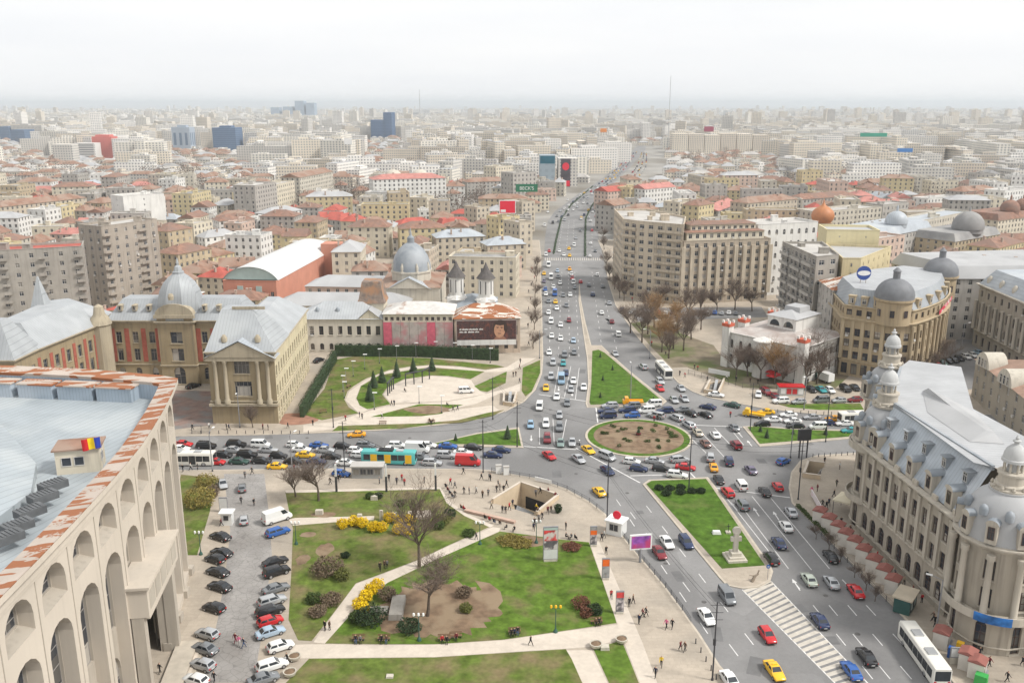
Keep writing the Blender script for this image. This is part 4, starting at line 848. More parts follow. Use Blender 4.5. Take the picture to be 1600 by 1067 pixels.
for k in range(8):
    x0 = -11 + k * 2.75; mb = MB(); mb.quad((x0 + .05, -8.2, .3), (x0 + 2.7, -8.2 - .06 * (k % 2), .3), (x0 + 2.7, -8.2, 10.6), (x0 + .05, -8.2 + .05, 10.6)); mb.build('scaffold_net', M_netp if k in (0, 5) else M_net, t)
for k in range(9): mb = MB(); x = -11 + k * 2.75; mb.tube((x, -8.1, 0), (x, -8.1, 11.4), .05); mb.tube((x, -7.2, 0), (x, -7.2, 11.4), .05); mb.build('scaffold_post', M_pipe, t)
for k in range(1, 6): mb = MB(); mb.box(0, -7.65, k * 2, 22.2, .9, .06); mb.build('scaffold_deck', M_pipe, t)
t, c, P4 = simple('hoarding_house', 'corner house with a flaking rust roof behind the large hoarding', 'house', rect((-18.2, 274.5), (2.6, 276), 13)); 
W = MB(); ws = []
for i in range(4): ws += wall_run(W, P4[i], P4[(i + 1) % 4], 0, 11.5, [7, 4, 0, 0][i], [(1.5, 4, 1.2, 'r'), (6, 9, 1.2, 'r')], .25)
o = W.build('wall', wallm('hoarding_house_plaster', (.52, .42, .33), .4), t); add_windows(ws, o, M_frame_d)
M_flake = mat('flaking_roof', (.60, .56, .50), .8, .1, .5); rustify(M_flake)
mb = MB(); hip_roof(mb, P4, 11.5, 3.6, .4); mb.build('roof', M_flake, t)
hb = thing('hoarding', 'wide dark poster with a portrait hung on the corner house', 'billboard', (-8, 273.4, 0), .07)
mb = MB(); mb.box(0, .12, 3.2, 19, .2, 8.2); mb.build('backing', M_pipe, hb)
M_post = mat('dark_mottled_poster', (.075, .04, .04), .5, .5, 2.5, col2=(.20, .07, .05), mix=(.5, .7))
mb = MB(); mb.quad((-9.3, 0, 5.0), (9.3, 0, 5.0), (9.3, 0, 11.2), (-9.3, 0, 11.2)); mb.build('poster', M_post, hb)
mb = MB(); mb.quad((-9.3, -.01, 3.3), (9.3, -.01, 3.3), (9.3, -.01, 5.0), (-9.3, -.01, 5.0)); mb.build('white_strip', M_whitewall, hb)
M_skin = mat('printed_skin', (.50, .27, .17), .6, .15, 1.2); M_hairp = mat('printed_hair', (.05, .03, .025), .6, .2, 2)
def oval(mb, cx, cz, rx, rz, y, m=0, n=24, a0=0, a1=2 * math.pi): mb.poly([(cx + rx * math.cos(a0 + (a1 - a0) * k / n), y, cz + rz * math.sin(a0 + (a1 - a0) * k / n)) for k in range(n)], m)
mb = MB(); oval(mb, 4.3, 8.9, 2.35, 2.5, -.02, 1); oval(mb, 4.1, 8.1, 1.75, 2.45, -.03, 0)
oval(mb, 4.4, 10.35, 1.75, .75, -.035, 1); oval(mb, 5.75, 9.0, .35, 1.3, -.035, 1)
for x in (3.45, 4.75): oval(mb, x, 8.75, .36, .10, -.04, 1); oval(mb, x, 9.12, .5, .09, -.04, 1)
oval(mb, 4.1, 7.0, .62, .12, -.04, 1); oval(mb, 4.3, 7.9, .16, .34, -.04, 2, 12); mb.quad((2.0, -.025, 5.0), (6.4, -.025, 5.0), (5.3, -.025, 6.2), (3.2, -.025, 6.2), 2); mb.build('portrait', [M_skin, M_hairp, mat('printed_shade', (.30, .15, .10), .6, .1, 2)], hb)
def text(s, size, parent, loc, rot, m, name='lettering', align='LEFT', ext=0.0):
    cu = bpy.data.curves.new('lettering', 'FONT'); cu.body = s; cu.size = size; cu.align_x = align; cu.extrude = ext
    o = bpy.data.objects.new('tmp', cu); COL.objects.link(o); dg = bpy.context.evaluated_depsgraph_get(); me = bpy.data.meshes.new_from_object(o.evaluated_get(dg)); bpy.data.objects.remove(o); me.materials.clear(); me.materials.append(m)
    r = put(name, me, parent, loc); r.rotation_euler = rot; return r
M_wtext = mat('white_print', (.75, .74, .72), .6, .03, 1)
for z_, ws_ in ((8.25, ((170, 240), (262, 490), (512, 830), (862, 1010))), (7.4, ((170, 310), (340, 425), (470, 690), (722, 870)))):   # words too small to read: pale word-long marks
    for u0, u1 in ws_:
        mb = MB(); x0_, x1_ = -9.3 + (u0 - 80) * .0089, -9.3 + (u1 - 80) * .0089; k_ = max(2, round((x1_ - x0_) / .3))
        for j in range(k_): xa = x0_ + (x1_ - x0_) * j / k_; mb.quad((xa, -.03, z_), (xa + .24, -.03, z_), (xa + .24, -.03, z_ + (.38, .5, .38)[j % 3]), (xa, -.03, z_ + (.38, .5, .38)[j % 3]))
        mb.build('printed_word', M_wtext, hb, kind='stuff')
# rear hospital ranges and chapel dome
building('hospital_range', 'long grey-roofed hospital range behind the cream wing', 'hospital', rect((-82, 303), (-36, 302), 13), 9.5, M_cream, 'hip', M_roofpale, rise=3.5, clutter=0, individual=False)
building('hospital_range', 'pink-walled hospital range with a pale roof and two small dormers', 'hospital', rect((-78, 332), (-43, 329), 14), 10.5, M_pinkwall, 'hip', M_roofpale, rise=3.2, clutter=1)
t = thing('chapel', 'domed neoclassical chapel with a pediment and ribbed dome behind the hospital', 'chapel', (-36.8, 326, 0))
building('chapel', '', '', rect((-11, -12), (11, -12), 30), 13.5, M_stone, 'hip', M_tile2, rise=3, clutter=0, part=t)
mb = MB(); mb.poly([(-7.5, -12.6, 13.3), (7.5, -12.6, 13.3), (0, -12.6, 17)]); mb.build('pediment', M_stone, t); mb = MB(); mb.quad((-7.9, -12.9, 13.1), (0, -12.9, 17.2), (0, -5, 17.2), (-7.9, -5, 13.1)); mb.quad((0, -12.9, 17.2), (7.9, -12.9, 13.1), (7.9, -5, 13.1), (0, -5, 17.2)); mb.build('pediment_roof', M_lead, t)
mb = MB(); mb.lathe(0, -2, [(7.4, 13), (7.4, 17.6), (7.8, 17.8), (7.8, 18.4), (7.0, 18.6)], 8, a0=R(22.5)); mb.build('drum', M_stone, t)
mb = MB(); mb.lathe(0, -2, [(7.2, 18.4), (7.0, 20.4), (6.1, 23.4), (4.4, 26), (2.2, 27.8), (1.3, 28.2), (1.3, 30), (.5, 30.8), (.1, 33.5)], 16, a0=R(11.25)); mb.build('dome', M_zinc_dark, t, smooth=25)
for k in range(8): mb = MB(); a = R(45 * k + 22.5); mb.lathe(6.9 * math.cos(a), -2 + 6.9 * math.sin(a), [(.5, 18.2), (.55, 20.2), (.1, 21.6)], 6); mb.build('rib_finial', M_stone, t)
# orange hall with the white barrel roof
t = thing('orange_hall', 'orange hall with a long white barrel-vaulted roof and glass gable', 'hall', (-98, 328, 0), R(-5.5)); t.scale = (1, 1, 1.18)
M_or = wallm('orange_plaster', (.52, .235, .165), .1); M_teal = mat('pale_green_glass', (.40, .50, .47), .25, .08, .5)
building('orange_hall', '', '', [(-10, 0), (10.5, 0), (10.5, 72), (-10, 72)], 10.5, M_or, 'flat', M_gravel, clutter=0, part=t, fl=5)
mb = MB(); n_ = 14; A = []
for k in range(n_ + 1):
    a = math.pi * (.12 + .76 * k / n_); A.append((-11.6 * math.cos(a) / math.cos(R(21)) * .93, 11.2 + 6.6 * (math.sin(a) - math.sin(.12 * math.pi))))
mb.loft([[(x, 1.5, z + .1) for x, z in A], [(x, 74, z + .1) for x, z in A]], closed=False); mb.build('barrel_roof', mat('white_membrane', (.58, .58, .57), .6, .04, .1), t, smooth=60)
mb = MB(); mb.poly([(x, 2.2, z + .1) for x, z in A]); mb.build('glass_gable', M_teal, t); mb = MB(); mb.quad((10.3, 2.2, 10.9), (10.3, 73, 10.9), (10.4, 73, 11.6), (10.4, 2.2, 11.6)); mb.build('clerestory', M_teal, t)
for x in (-3.4, 3.8): mb = MB(); mb.box(x, -.1, 1, 2.2, .3, 8.6); o = mb.build('glass_strip', M_teal, t)
mb = MB(); mb.box(15, 63, 0, 11, 8, 15.5); mb.build('tower_block', M_or, t)
mb = MB(); mb.box(-24, -6, 0, 14, 9, 7.5); mb.box(-24, -6, 7.5, 14.6, 9.6, .3, 0, 1); mb.build('annex', [M_or, M_whitewall], t)
# white church with two turrets
t = thing('small_church', 'white church with two round turrets under dark conical roofs', 'church', (-14.5, 317, 0))
mb = MB(); mb.box(0, 3, 0, 17, 22, 6.4); mb.build('wall', M_whitewall, t); mb = MB(); hip_roof(mb, [V((-8.5, -8)), V((8.5, -8)), V((8.5, 14)), V((-8.5, 14))], 6.4, 3.4, .7); mb.build('roof', M_zinc_dark, t)
for x, y in ((-5.6, 1), (5.2, -2.5)):
    mb = MB(); mb.box(x, y, 6.5, 6.4, 6.4, 3.2); mb.lathe(x, y, [(2.7, 9.6), (2.7, 17.2)], 12); mb.lathe(x, y, [(4.2, 8.9), (2.6, 10.6)], 8, cap=False); o = mb.build('turret', [M_whitewall], t, smooth=30)
    for k in range(8):
        a = R(45 * k); mb = MB(); mb.box(x + 2.68 * math.cos(a), y + 2.68 * math.sin(a), 11.4, .3, .1, 4.6, a + math.pi / 2); mb.build('slit_window', M_glass, o)
    mb = MB(); mb.lathe(x, y, [(3.5, 16.9), (2.2, 18.6), (1.0, 20.4), (.1, 22.6)], 12); mb.build('turret_roof', mat('dark_shingle', (.105, .095, .09), .8, .2, 1), t, smooth=20)
# ------------------------------------------------------------------ the little white palace among bare trees
p0, p1 = V((64.9, 261)), V((81.5, 242)); t, c, P4 = simple('white_palace', 'white neo-gothic palace with low metal roofs and red-crowned corner turrets', 'palace', rect(p0, p1, 24))
W = MB(); ws = []; SF = [(1.6, 4.2, 1.1, 'a'), (6.2, 8.8, 1.1, 'a')]
M_sw = wallm('palace_white', (.66, .64, .60), .35); HS = 11
for i in range(4): ws += wall_run(W, P4[i], P4[(i + 1) % 4], 0, HS, [8, 7, 0, 8][i], SF, .3)
o = W.build('wall', M_sw, t); add_windows(ws, o, M_frame_d, 2, 2)
C = MB(); cornice(C, P4, HS, .5, .6); C.build('cornice', M_sw, t); C = MB(); cornice(C, P4, 5.3, .2, .3); C.build('string_course', M_sw, t)
mb = MB(); hip_roof(mb, P4, HS, 2.4, .4); mb.build('roof', mat('weathered_sheet', (.47, .43, .40), .8, .15, .4, col2=(.36, .30, .27)), t)
ax = (P4[1] - P4[0]).normalized(); bx_ = V((-ax.y, ax.x)); an = math.atan2(ax.y, ax.x); cc = V((0, 0)) + bx_ * 3
mb = MB(); mb.box(cc.x, cc.y, HS, 9.5, 13, 5.2, an); o = mb.build('attic', M_sw, t)
for s in (-2.3, 2.3): q = cc + ax * s - bx_ * 6.52; put('window', wmesh(3.2, 1.8, 'a', 3, 1, M_frame_d), o, (q.x, q.y, HS + 2.4), an)
mb = MB(); hip_roof(mb, [cc - ax * 4.8 - bx_ * 6.5, cc + ax * 4.8 - bx_ * 6.5, cc + ax * 4.8 + bx_ * 6.5, cc - ax * 4.8 + bx_ * 6.5], HS + 5.2, 1.6, .4); mb.build('attic_roof', M_roofpale, t)
mb = MB(); mb.box(cc.x + bx_.x * 1.5, cc.y + bx_.y * 1.5, HS + 5.4, 5.4, 6, 2.2, an, 0, (.9, .9)); mb.build('roof_light', M_roofpale, t)
for q in (P4[0], P4[3], P4[1], P4[0] + bx_ * 8):
    mb = MB(); mb.box(q.x, q.y, 0, 2.4, 2.4, 12.6, an, 0); mb.box(q.x, q.y, 12.6, 2.7, 2.7, 1.0, an, 1)
    for sx in (-1, 1):
        for sy in (-1, 1): mb.box(q.x + sx * ax.x * 1.05 - sy * ax.y * 1.05, q.y + sx * ax.y * 1.05 + sy * ax.x * 1.05, 13.6, .6, .6, .8, an, 0)
    mb.build('corner_turret', [M_sw, mat('red_brick_crown', (.50, .12, .07), .85, .15, 1)], t)
q = P4[0].lerp(P4[1], .52) - bx_ * 1.2; mb = MB(); mb.lathe(q.x, q.y, [(2.6, 0), (2.6, HS - .6), (2.9, HS - .4), (2.9, HS), (.3, HS + 1)], 14); mb.build('round_bay', M_sw, t, smooth=30)
# ------------------------------------------------------------------ corner bank building with two dark domes
cv = [V((96.0, 252.5)), V((107.0, 243.8)), V((112.5, 244.5)), V((118, 249)), V((123.5, 254.5)), V((128.5, 260.5)), V((133, 267.5)), V((137, 275.5)), V((140, 283.5))]
bc = thing('domed_corner_building', 'yellow ochre corner building with two dark grey domes and a curved colonnade', 'building', (115, 262, 0)); BC = V((115, 262)); cvl = [p - BC for p in cv]
W = MB(); ws = []; M_bc = wallm('bank_ochre', (.375, .295, .19), .5); M_bc2 = wallm('bank_trim', (.44, .355, .235), .4)
BF = [(.8, 4.0, 1.8, 'r'), (5.4, 7.6, 1.6, 'r'), (8.9, 11.1, 1.6, 'r'), (12.2, 14.4, 1.6, 'r'), (18.2, 19.9, 1.5, 'r')]
ws += wall_run(W, cvl[0], cvl[1], 0, 21, 5, BF, .35)
for a, b in zip(cvl[1:-1], cvl[2:]): ws += wall_run(W, a, b, 0, 21, 2, [(.8, 4.6, 2.2, 'a')] + BF[1:], .7 if a.x > -2 else .35)
bk = [cvl[-1], V((129, 294)) - BC, V((110, 284)) - BC, V((99, 272)) - BC, cvl[0]]
ws += wall_run(W, bk[3], bk[4], 0, 21, 6, BF, .3)
for a, b in zip(bk[:-2], bk[1:-1]): wall_run(W, a, b, 0, 21, 0, [])
o = W.build('wall', M_bc, bc); add_windows(ws, o, M_frame_d)
for z, ou, h, nm in ((17.4, .9, .9, 'main_cornice'), (21.1, .5, .5, 'upper_cornice'), (4.9, .3, .4, 'string_course')):
    C = MB(); cornice(C, [bk[3]] + cvl, z, ou, h, closed=False); C.build(nm, M_bc2, bc)
for a, b in zip(cvl[2:-1], cvl[3:]):
    d = (b - a).normalized(); n = V((d.y, -d.x))
    for s in (0, .5): q = a.lerp(b, s) + n * .35; mb = MB(); mb.lathe(q.x, q.y, [(.55, 5.2), (.45, 5.8), (.42, 15.2), (.6, 15.8), (.6, 16.5)], 8); mb.build('column', M_bc2, bc, smooth=40)
for k in range(6): q = cvl[0].lerp(cvl[1], k / 5); mb = MB(); mb.box(q.x, q.y, 5.2, .9, .4, 11.6, math.atan2((cvl[1] - cvl[0]).y, (cvl[1] - cvl[0]).x)); mb.build('pilaster', M_bc2, bc)
foot = ccw(cvl + bk[1:-1]); mb = MB(); mb.loft([[(p[0], p[1], 21.0) for p in shrink(foot, .3)], [(p[0], p[1], 25.6) for p in shrink(foot, 2.6)]]); mb.build('mansard_roof', seam_mat('bank_mansard', (.30, .32, .34), .6, .5, 0, col2=(.35, .37, .38)), bc)
mb = MB(); mb.poly([(p[0], p[1], 25.6) for p in shrink(foot, 2.6)]); mb.build('roof', seam_mat('bank_roof', (.38, .39, .40), .9, .5, R(40)), bc)
for a, b, m_ in [(cvl[0], cvl[1], 4)] + [(a, b, 1) for a, b in zip(cvl[2:-1], cvl[3:])]:
    d = (b - a).normalized(); n = V((d.y, -d.x)); an = math.atan2(d.y, d.x)
    for k in range(m_):
        q = a.lerp(b, (k + .5) / m_) - n * .9; mb = MB(); mb.box(q.x, q.y, 21.2, 1.8, 1.2, 2.4, an); mb.box(q.x, q.y, 23.6, 2.1, 1.6, .3, an); od = mb.build('dormer', M_bc2, bc); f = q + n * .63; put('window', wmesh(1.1, 1.5, 'r', 2, 2, M_frame_w), od, (f.x, f.y, 21.7), an)
for q in (cvl[1] + V((.6, 3.0)), cvl[-1] + V((-3.2, -1.5))):
    mb = MB(); mb.lathe(q.x, q.y, [(4.9, 17), (4.9, 23.4), (5.5, 23.7), (5.5, 24.3)], 20); o = mb.build('drum', M_bc, bc, smooth=30)
    for k in range(8): a = R(45 * k + 200); put('window', wmesh(1.2, 2.0, 'r', 2, 2, M_frame_d), o, (q.x + 4.93 * math.cos(a), q.y + 4.93 * math.sin(a), 19.4), a + math.pi / 2)
    mb = MB(); dome(mb, q.x, q.y, 24.2, 5.3, 5.6, 20, 0, .05, 1.0); mb.lathe(q.x, q.y, [(1.0, 29.7), (1.0, 31.6), (1.2, 31.8), (.3, 32.8)], 10); mb.build('dome', mat('slate_dome', (.17, .175, .185), .6, .12, .5), bc, smooth=40)
g_ = G(1349, 435, 27); sg = thing('round_roof_sign', 'round blue and white sign standing on the ochre building roof', 'sign', (g_.x, g_.y, 25.6))
mb = MB(); rg = [[(2.1 * math.cos(2 * math.pi * k / 20), yy, 3.0 + 2.1 * math.sin(2 * math.pi * k / 20)) for k in range(20)] for yy in (-.2, .2)]; mb.loft(rg, cap0=True, cap1=True); mb.build('disc', mat('deep_blue_sign', (.04, .08, .28), .5, .05, 1), sg)
mb = MB(); oval(mb, 0, 3.0, 1.9, .75, -.23, 0); mb.build('white_oval', M_wtext, sg); mb = MB(); mb.tube((-.8, 0, 0), (-.8, 0, 1.4), .1); mb.tube((.8, 0, 0), (.8, 0, 1.4), .1); mb.build('stand', M_pipe, sg)
tag((lambda m_: (m_.quad(*[(p.x, p.y, z) for p, z in ((cv[4] + V((.75, -.6)), 17.6), (cv[7] + V((1.0, -.45)), 17.6), (cv[7] + V((1.0, -.45)), 18.9), (cv[4] + V((.75, -.6)), 18.9))]), m_.build('red_banner', mat('red_banner', (.60, .05, .09), .6, .5, 1.0, col2=(.75, .6, .6), mix=(.55, .6))))[1])(MB()), 'red banner along the cornice of the curved ochre front', 'banner')
# ------------------------------------------------------------------ big apartment and office blocks
M_apt = wallm('apartment_render', (.52, .445, .345), .5); M_dk = wallm('soot_stone', (.26, .23, .19), .4)
def balconies(t, p0, p1, h, nf, cols, wm, out=1.1, skip=1, c=V((0, 0))):
    p0 = V(p0[:2]) - c; p1 = V(p1[:2]) - c; d = (p1 - p0).normalized(); n = V((d.y, -d.x)); Ln = (p1 - p0).length; an = math.atan2(d.y, d.x)
    for f in range(skip, nf):
        for u0, u1 in cols:
            q = p0 + d * ((u0 + u1) / 2 * Ln) + n * (out / 2); mb = MB(); mb.box(q.x, q.y, f * h / nf + .05, (u1 - u0) * Ln, out, .15, an); mb.box(q.x + n.x * out / 2, q.y + n.y * out / 2, f * h / nf + .15, (u1 - u0) * Ln, .1, .95, an); mb.build('balcony', wm, t)
pA = [V((50.2, 358.5)), V((66.5, 346.5)), V((72, 372)), V((60, 400)), V((45.5, 400)), V((45.3, 364))]
t = building('corner_apartment_block', 'tall beige corner apartment block with rounded bays beside the boulevard', 'apartment block', pA, 31, M_apt, 'flat', M_gravel, individual=True, win=(2.0, 1.5), bay=3.4, clutter=5, fl=3.1); cA = sum(ccw(pA), V((0, 0))) / 6
balconies(t, pA[0], pA[1], 31, 10, [(.42, .98)], M_apt, 1.0, 1, cA); balconies(t, pA[5], pA[0], 31, 10, [(.05, .95)], M_apt, .8, 2, cA)
pB = rect((66.9, 347), (103, 355), 16)
t = building('ribbed_apartment_block', 'long grey-brown block with vertical ribs and red-tiled set-back storeys', 'apartment block', pB, 24.5, wallm('ribbed_block_render', (.42, .355, .28), .5), 'flat', M_gravel, individual=True, win=(1.5, 1.7), bay=3.6, clutter=0, fl=3.06); cB = sum(pB, V((0, 0))) / 4; PB = [p - cB for p in pB]
d = (PB[1] - PB[0]).normalized(); n = V((d.y, -d.x)); an = math.atan2(d.y, d.x); Ln = (PB[1] - PB[0]).length
for k in range(11): q = PB[0] + d * (Ln * k / 10.0) + n * .3; mb = MB(); mb.box(q.x, q.y, 3.4, 1.6, .7, 19.5, an); mb.build('rib', M_apt, t)
for z, s, h in ((25.2, 2.0, 3.0), (28.2, 4.6, 2.6)):
    rr = [p - n * 0 for p in shrink(PB, s)]; W = MB(); ws = []
    ws += wall_run(W, rr[0], rr[1], z - .8, z + h, 11, [(z + .6, z + h - .7, 1.4, 'r')], .15)
    for i in (1, 2, 3): wall_run(W, rr[i], rr[(i + 1) % 4], z - .8, z + h, 0, [])
    o = W.build('setback_storey', M_cream, t); add_windows(ws, o, M_frame_w); mb = MB(); hip_roof(mb, [V(p) for p in rr], z + h, 1.2, .5); mb.build('setback_roof', M_tile, t)
building('white_arcaded_block', 'white block with arched top windows above a dark stone front', 'office block', rect((99.6, 362), (127, 372), 15), 29, M_whitewall, 'flat', M_gravel, individual=True, win=(1.3, 2.2), kind='a', bay=3.6, fl=4.8, clutter=2)
mb = MB(); 
t = building('balcony_block', 'grey apartment block with stacked balconies beside the yellow firewall', 'apartment block', [V((97.5, 284)), V((106, 288)), V((110, 316)), V((96, 316))], 29, M_concrete, 'flat', M_gravel, individual=True, win=(2.2, 1.6), bay=3.6, clutter=3); cc = (V((97.5, 284)) + V((106, 288)) + V((110, 316)) + V((96, 316))) / 4
balconies(t, (96, 316), (97.5, 284), 29, 9, [(.04, .3), (.36, .64), (.7, .96)], M_greywall, 1.3, 1, cc)
building('yellow_block', 'yellow block with blank firewall and boxy top storeys', 'apartment block', [V((107, 287)), V((113, 287)), V((133, 312)), V((112, 318))], 28, M_yellow, 'flat', M_roofpale, win=(.6, 1.2), bay=5, clutter=0)
building('yellow_block', 'pale yellow plant-room block above the yellow firewall building', 'apartment block', rect((112, 318), (130, 316), 14), 33, wallm('pale_yellow', (.66, .58, .36), .1), 'flat', M_roofpale, win=(.5, .6), bay=9, clutter=0)
building('rust_roof_house', 'grey house with a rusty sheet roof behind the ochre corner building', 'house', [V((98, 268)), V((110, 272)), V((112, 286)), V((99, 284))], 22, M_greywall, 'hip', M_flake, rise=2.5, individual=True, clutter=1)
# left: the two grey slab blocks
for nm, lab, p0, p1, dp, h, wm, rf, rm in (('slab_block', 'long grey apartment slab with a red-tiled roof strip at the left edge', G(-60, 398, 29), G(128, 388, 29), 13, 29, M_concrete, 'flat', M_redroof),
                                       ('slab_block', 'tall grey-brown apartment slab with a blank end wall and balconies', G(158, 357, 32), G(245, 345, 32), 13, 32, wallm('brown_concrete', (.36, .315, .265), .45), 'flat', M_gravel)):
    pts = rect(p0, p1, dp); t = building(nm, lab, 'apartment block', pts, h, wm, rf, rm, individual=True, win=(1.3, 1.5), bay=4.2, clutter=3, fm=M_frame_w); cc = sum(pts, V((0, 0))) / 4
    balconies(t, p0, p1, h, 10, [(.0, .14), (.62, .78)] if 'tall' in lab else [(.30, .36), (.62, .68), (.93, 1.0)], wm, 1.1, 1, cc)
# far right: second university range, and the tiled one in front of it
pU = [V((152, 286)), V((150, 238)), V((190, 232)), V((190, 290))]
t = thing('grey_palace', 'grey stone palace range with colonnade and zinc mansard at the right edge', 'palace', (165, 262, 0)); UC = V((165, 262)); PU = ccw([p - UC for p in pU])
W = MB(); ws = []; GF = [(1, 4, 1.6, 'r'), (6.6, 9.4, 1.6, 'r'), (11.4, 14.4, 1.6, 'a'), (16.6, 18.6, 1.3, 'r')]
for i in range(4):
    a, b = PU[i], PU[(i + 1) % 4]
    if faces_cam(a + UC, b + UC): ws += wall_run(W, a, b, 0, 20.5, int((b - a).length / 4.2), GF, .4)
    else: wall_run(W, a, b, 0, 20.5, 0, [])
o = W.build('wall', wallm('grey_stone', (.37, .335, .28), .45), t); add_windows(ws, o, M_frame_d)
for z, ou, h, nm in ((20.6, 1.0, 1.0, 'cornice'), (5.6, .4, .5, 'string_course')): C = MB(); cornice(C, PU, z, ou, h); C.build(nm, M_stone, t)
wl = [V((152, 286)) - UC, V((150, 238)) - UC]
for k in range(12): q = wl[0].lerp(wl[1], k / 11) + V((-.5, 0)); mb = MB(); mb.lathe(q.x, q.y, [(.6, 5.8), (.5, 6.4), (.45, 14.6), (.65, 15.2)], 8); mb.build('column', M_stone, t, smooth=40)
mb = MB(); mb.loft([[(p[0], p[1], 20.6) for p in shrink(PU, -.2)], [(p[0], p[1], 25.6) for p in shrink(PU, 3.2)]], cap1=True); mb.build('mansard_roof', M_lead, t)
for k in range(6): q = wl[0].lerp(wl[1], (k + .5) / 6); mb = MB(); mb.lathe(q.x + 1.2, q.y, [(.9, 21.5), (1.0, 22.8), (.3, 23.8)], 10); mb.build('round_dormer', M_stone, t, smooth=50)
building('grey_palace_wing', 'zinc-roofed palace wing with shallow domes behind the curved ochre front', 'palace', [V((146, 292)), V((190, 292)), V((190, 330)), V((138, 322))], 21, M_greywall, 'mansard', M_roofpale, rise=4, bay=4, clutter=3)
pr = [V((125, 232)), V((119.5, 196)), V((150, 188)), V((152, 226))]
t = building('tiled_range', 'low range with faded tile roof and arched dormer gables at the right edge', 'house', pr, 10.5, M_stoneD, 'hip', mat('faded_tile', (.36, .235, .175), .9, .2, .6, col2=(.30, .20, .15), bump=.3), rise=5, individual=True, win=(1.4, 2.0), bay=5, clutter=2); cc = sum(pr, V((0, 0))) / 4
for k, s in enumerate((.2, .62)):
    q = V((125, 232)).lerp(V((119.5, 196)), s) - cc; mb = MB(); A = [(q.x - 1.0, q.y + 3.4 * math.cos(math.pi * j / 10), 10.4 + 4.0 * math.sin(math.pi * j / 10)) for j in range(11)]; B = [(x + 5, y, z) for x, y, z in A]; mb.loft([A, B], closed=False); mb.poly(A); od = mb.build('arched_gable', M_stone, t, smooth=40)
    for j in (-1, 0, 1): put('window', wmesh(.9, 2.2, 'r', 1, 2, M_frame_w), od, (q.x - 1.06, q.y + j * 1.5, 10.6), -math.pi / 2)
# ------------------------------------------------------------------ the city behind: streets of houses and blocks out to the haze
OCC = set(); CELL = 5.0
def inpoly(x, y, pts):
    r = False; n = len(pts)
    for i in range(n):
        x1, y1 = pts[i][0], pts[i][1]; x2, y2 = pts[(i + 1) % n][0], pts[(i + 1) % n][1]
        if (y1 > y) != (y2 > y) and x < (x2 - x1) * (y - y1) / (y2 - y1) + x1: r = not r
    return r
def cells(pts, m=0.0):
    pts = shrink(ccw([V((p[0], p[1])) for p in pts]), -m) if m else pts
    xs = [p[0] for p in pts]; ys = [p[1] for p in pts]; out = set()
    for i in range(int(min(xs) // CELL), int(max(xs) // CELL) + 1):
        for j in range(int(min(ys) // CELL), int(max(ys) // CELL) + 1):
            if inpoly((i + .5) * CELL, (j + .5) * CELL, pts): out.add((i, j))
    return out
for o in list(bpy.data.objects):
    if o.type == 'MESH' and o.name.split('.')[0] in ('wall', 'side_wall') and o.parent:
        lx, ly = o.parent.location.x, o.parent.location.y; rz = o.parent.rotation_euler.z; vs_ = [(v.co.x * math.cos(rz) - v.co.y * math.sin(rz) + lx, v.co.x * math.sin(rz) + v.co.y * math.cos(rz) + ly) for v in o.data.vertices]
        x0, x1 = min(v[0] for v in vs_), max(v[0] for v in vs_); y0, y1 = min(v[1] for v in vs_), max(v[1] for v in vs_); OCC |= cells([(x0, y0), (x1, y0), (x1, y1), (x0, y1)], 3)
OCC |= cells([(-70, 100), (64, 100), (64, 345), (16, 345), (-70, 270)]); OCC |= cells([(-125, 60), (-46, 60), (-54, 262), (-136, 262)]); OCC |= cells([(60, 100), (200, 100), (200, 250), (60, 250)])
OCC |= cells([(60, 240), (150, 240), (150, 300), (60, 345)])
bvl = [G(*p) for p in bl]; bvr = [G(*p) for p in brt]
OCC |= cells([(p.x - 6, p.y) for p in bvl] + [(p.x + 6, p.y) for p in reversed(bvr)])
STOREY = ['one', 'two', 'three', 'four', 'five', 'six', 'seven', 'eight', 'nine', 'ten', 'eleven', 'twelve', 'thirteen']
WCOL = {'cream': M_cream, 'beige': M_beige, 'grey': M_greywall, 'white': M_whitewall, 'yellow': M_yellow, 'ochre': M_ochre, 'pink': M_pinkwall, 'stone': M_stone, 'concrete': M_concrete}
RCOL = {'red tile': M_tile, 'brown tile': M_tile2, 'bright red': M_redroof, 'faded red': M_pinkroof, 'grey metal': M_lead, 'pale metal': M_roofpale, 'flat': M_gravel, 'dark flat': M_bitumen}
RADJ = {'red tile': 'red-tiled', 'brown tile': 'brown-tiled', 'bright red': 'bright-red-roofed', 'faded red': 'faded-red-roofed', 'grey metal': 'zinc-roofed', 'pale metal': 'pale-roofed', 'flat': 'flat-roofed', 'dark flat': 'dark-flat-roofed'}
CITY = []                                             # (thing, base label, screen x)
LM = [('orange hall', -95, 365), ('chapel', -36, 330), ('slab blocks', -155, 320), ('corner block', 58, 378), ('ribbed block', 85, 355), ('ochre corner', 118, 265), ('cube block', -215, 560), ('poster towers', 20, 950), ('grey palace', 170, 265), ('small church', -14, 317), ('twin-domed church', -85, 660), ('arcaded block', 113, 370)]
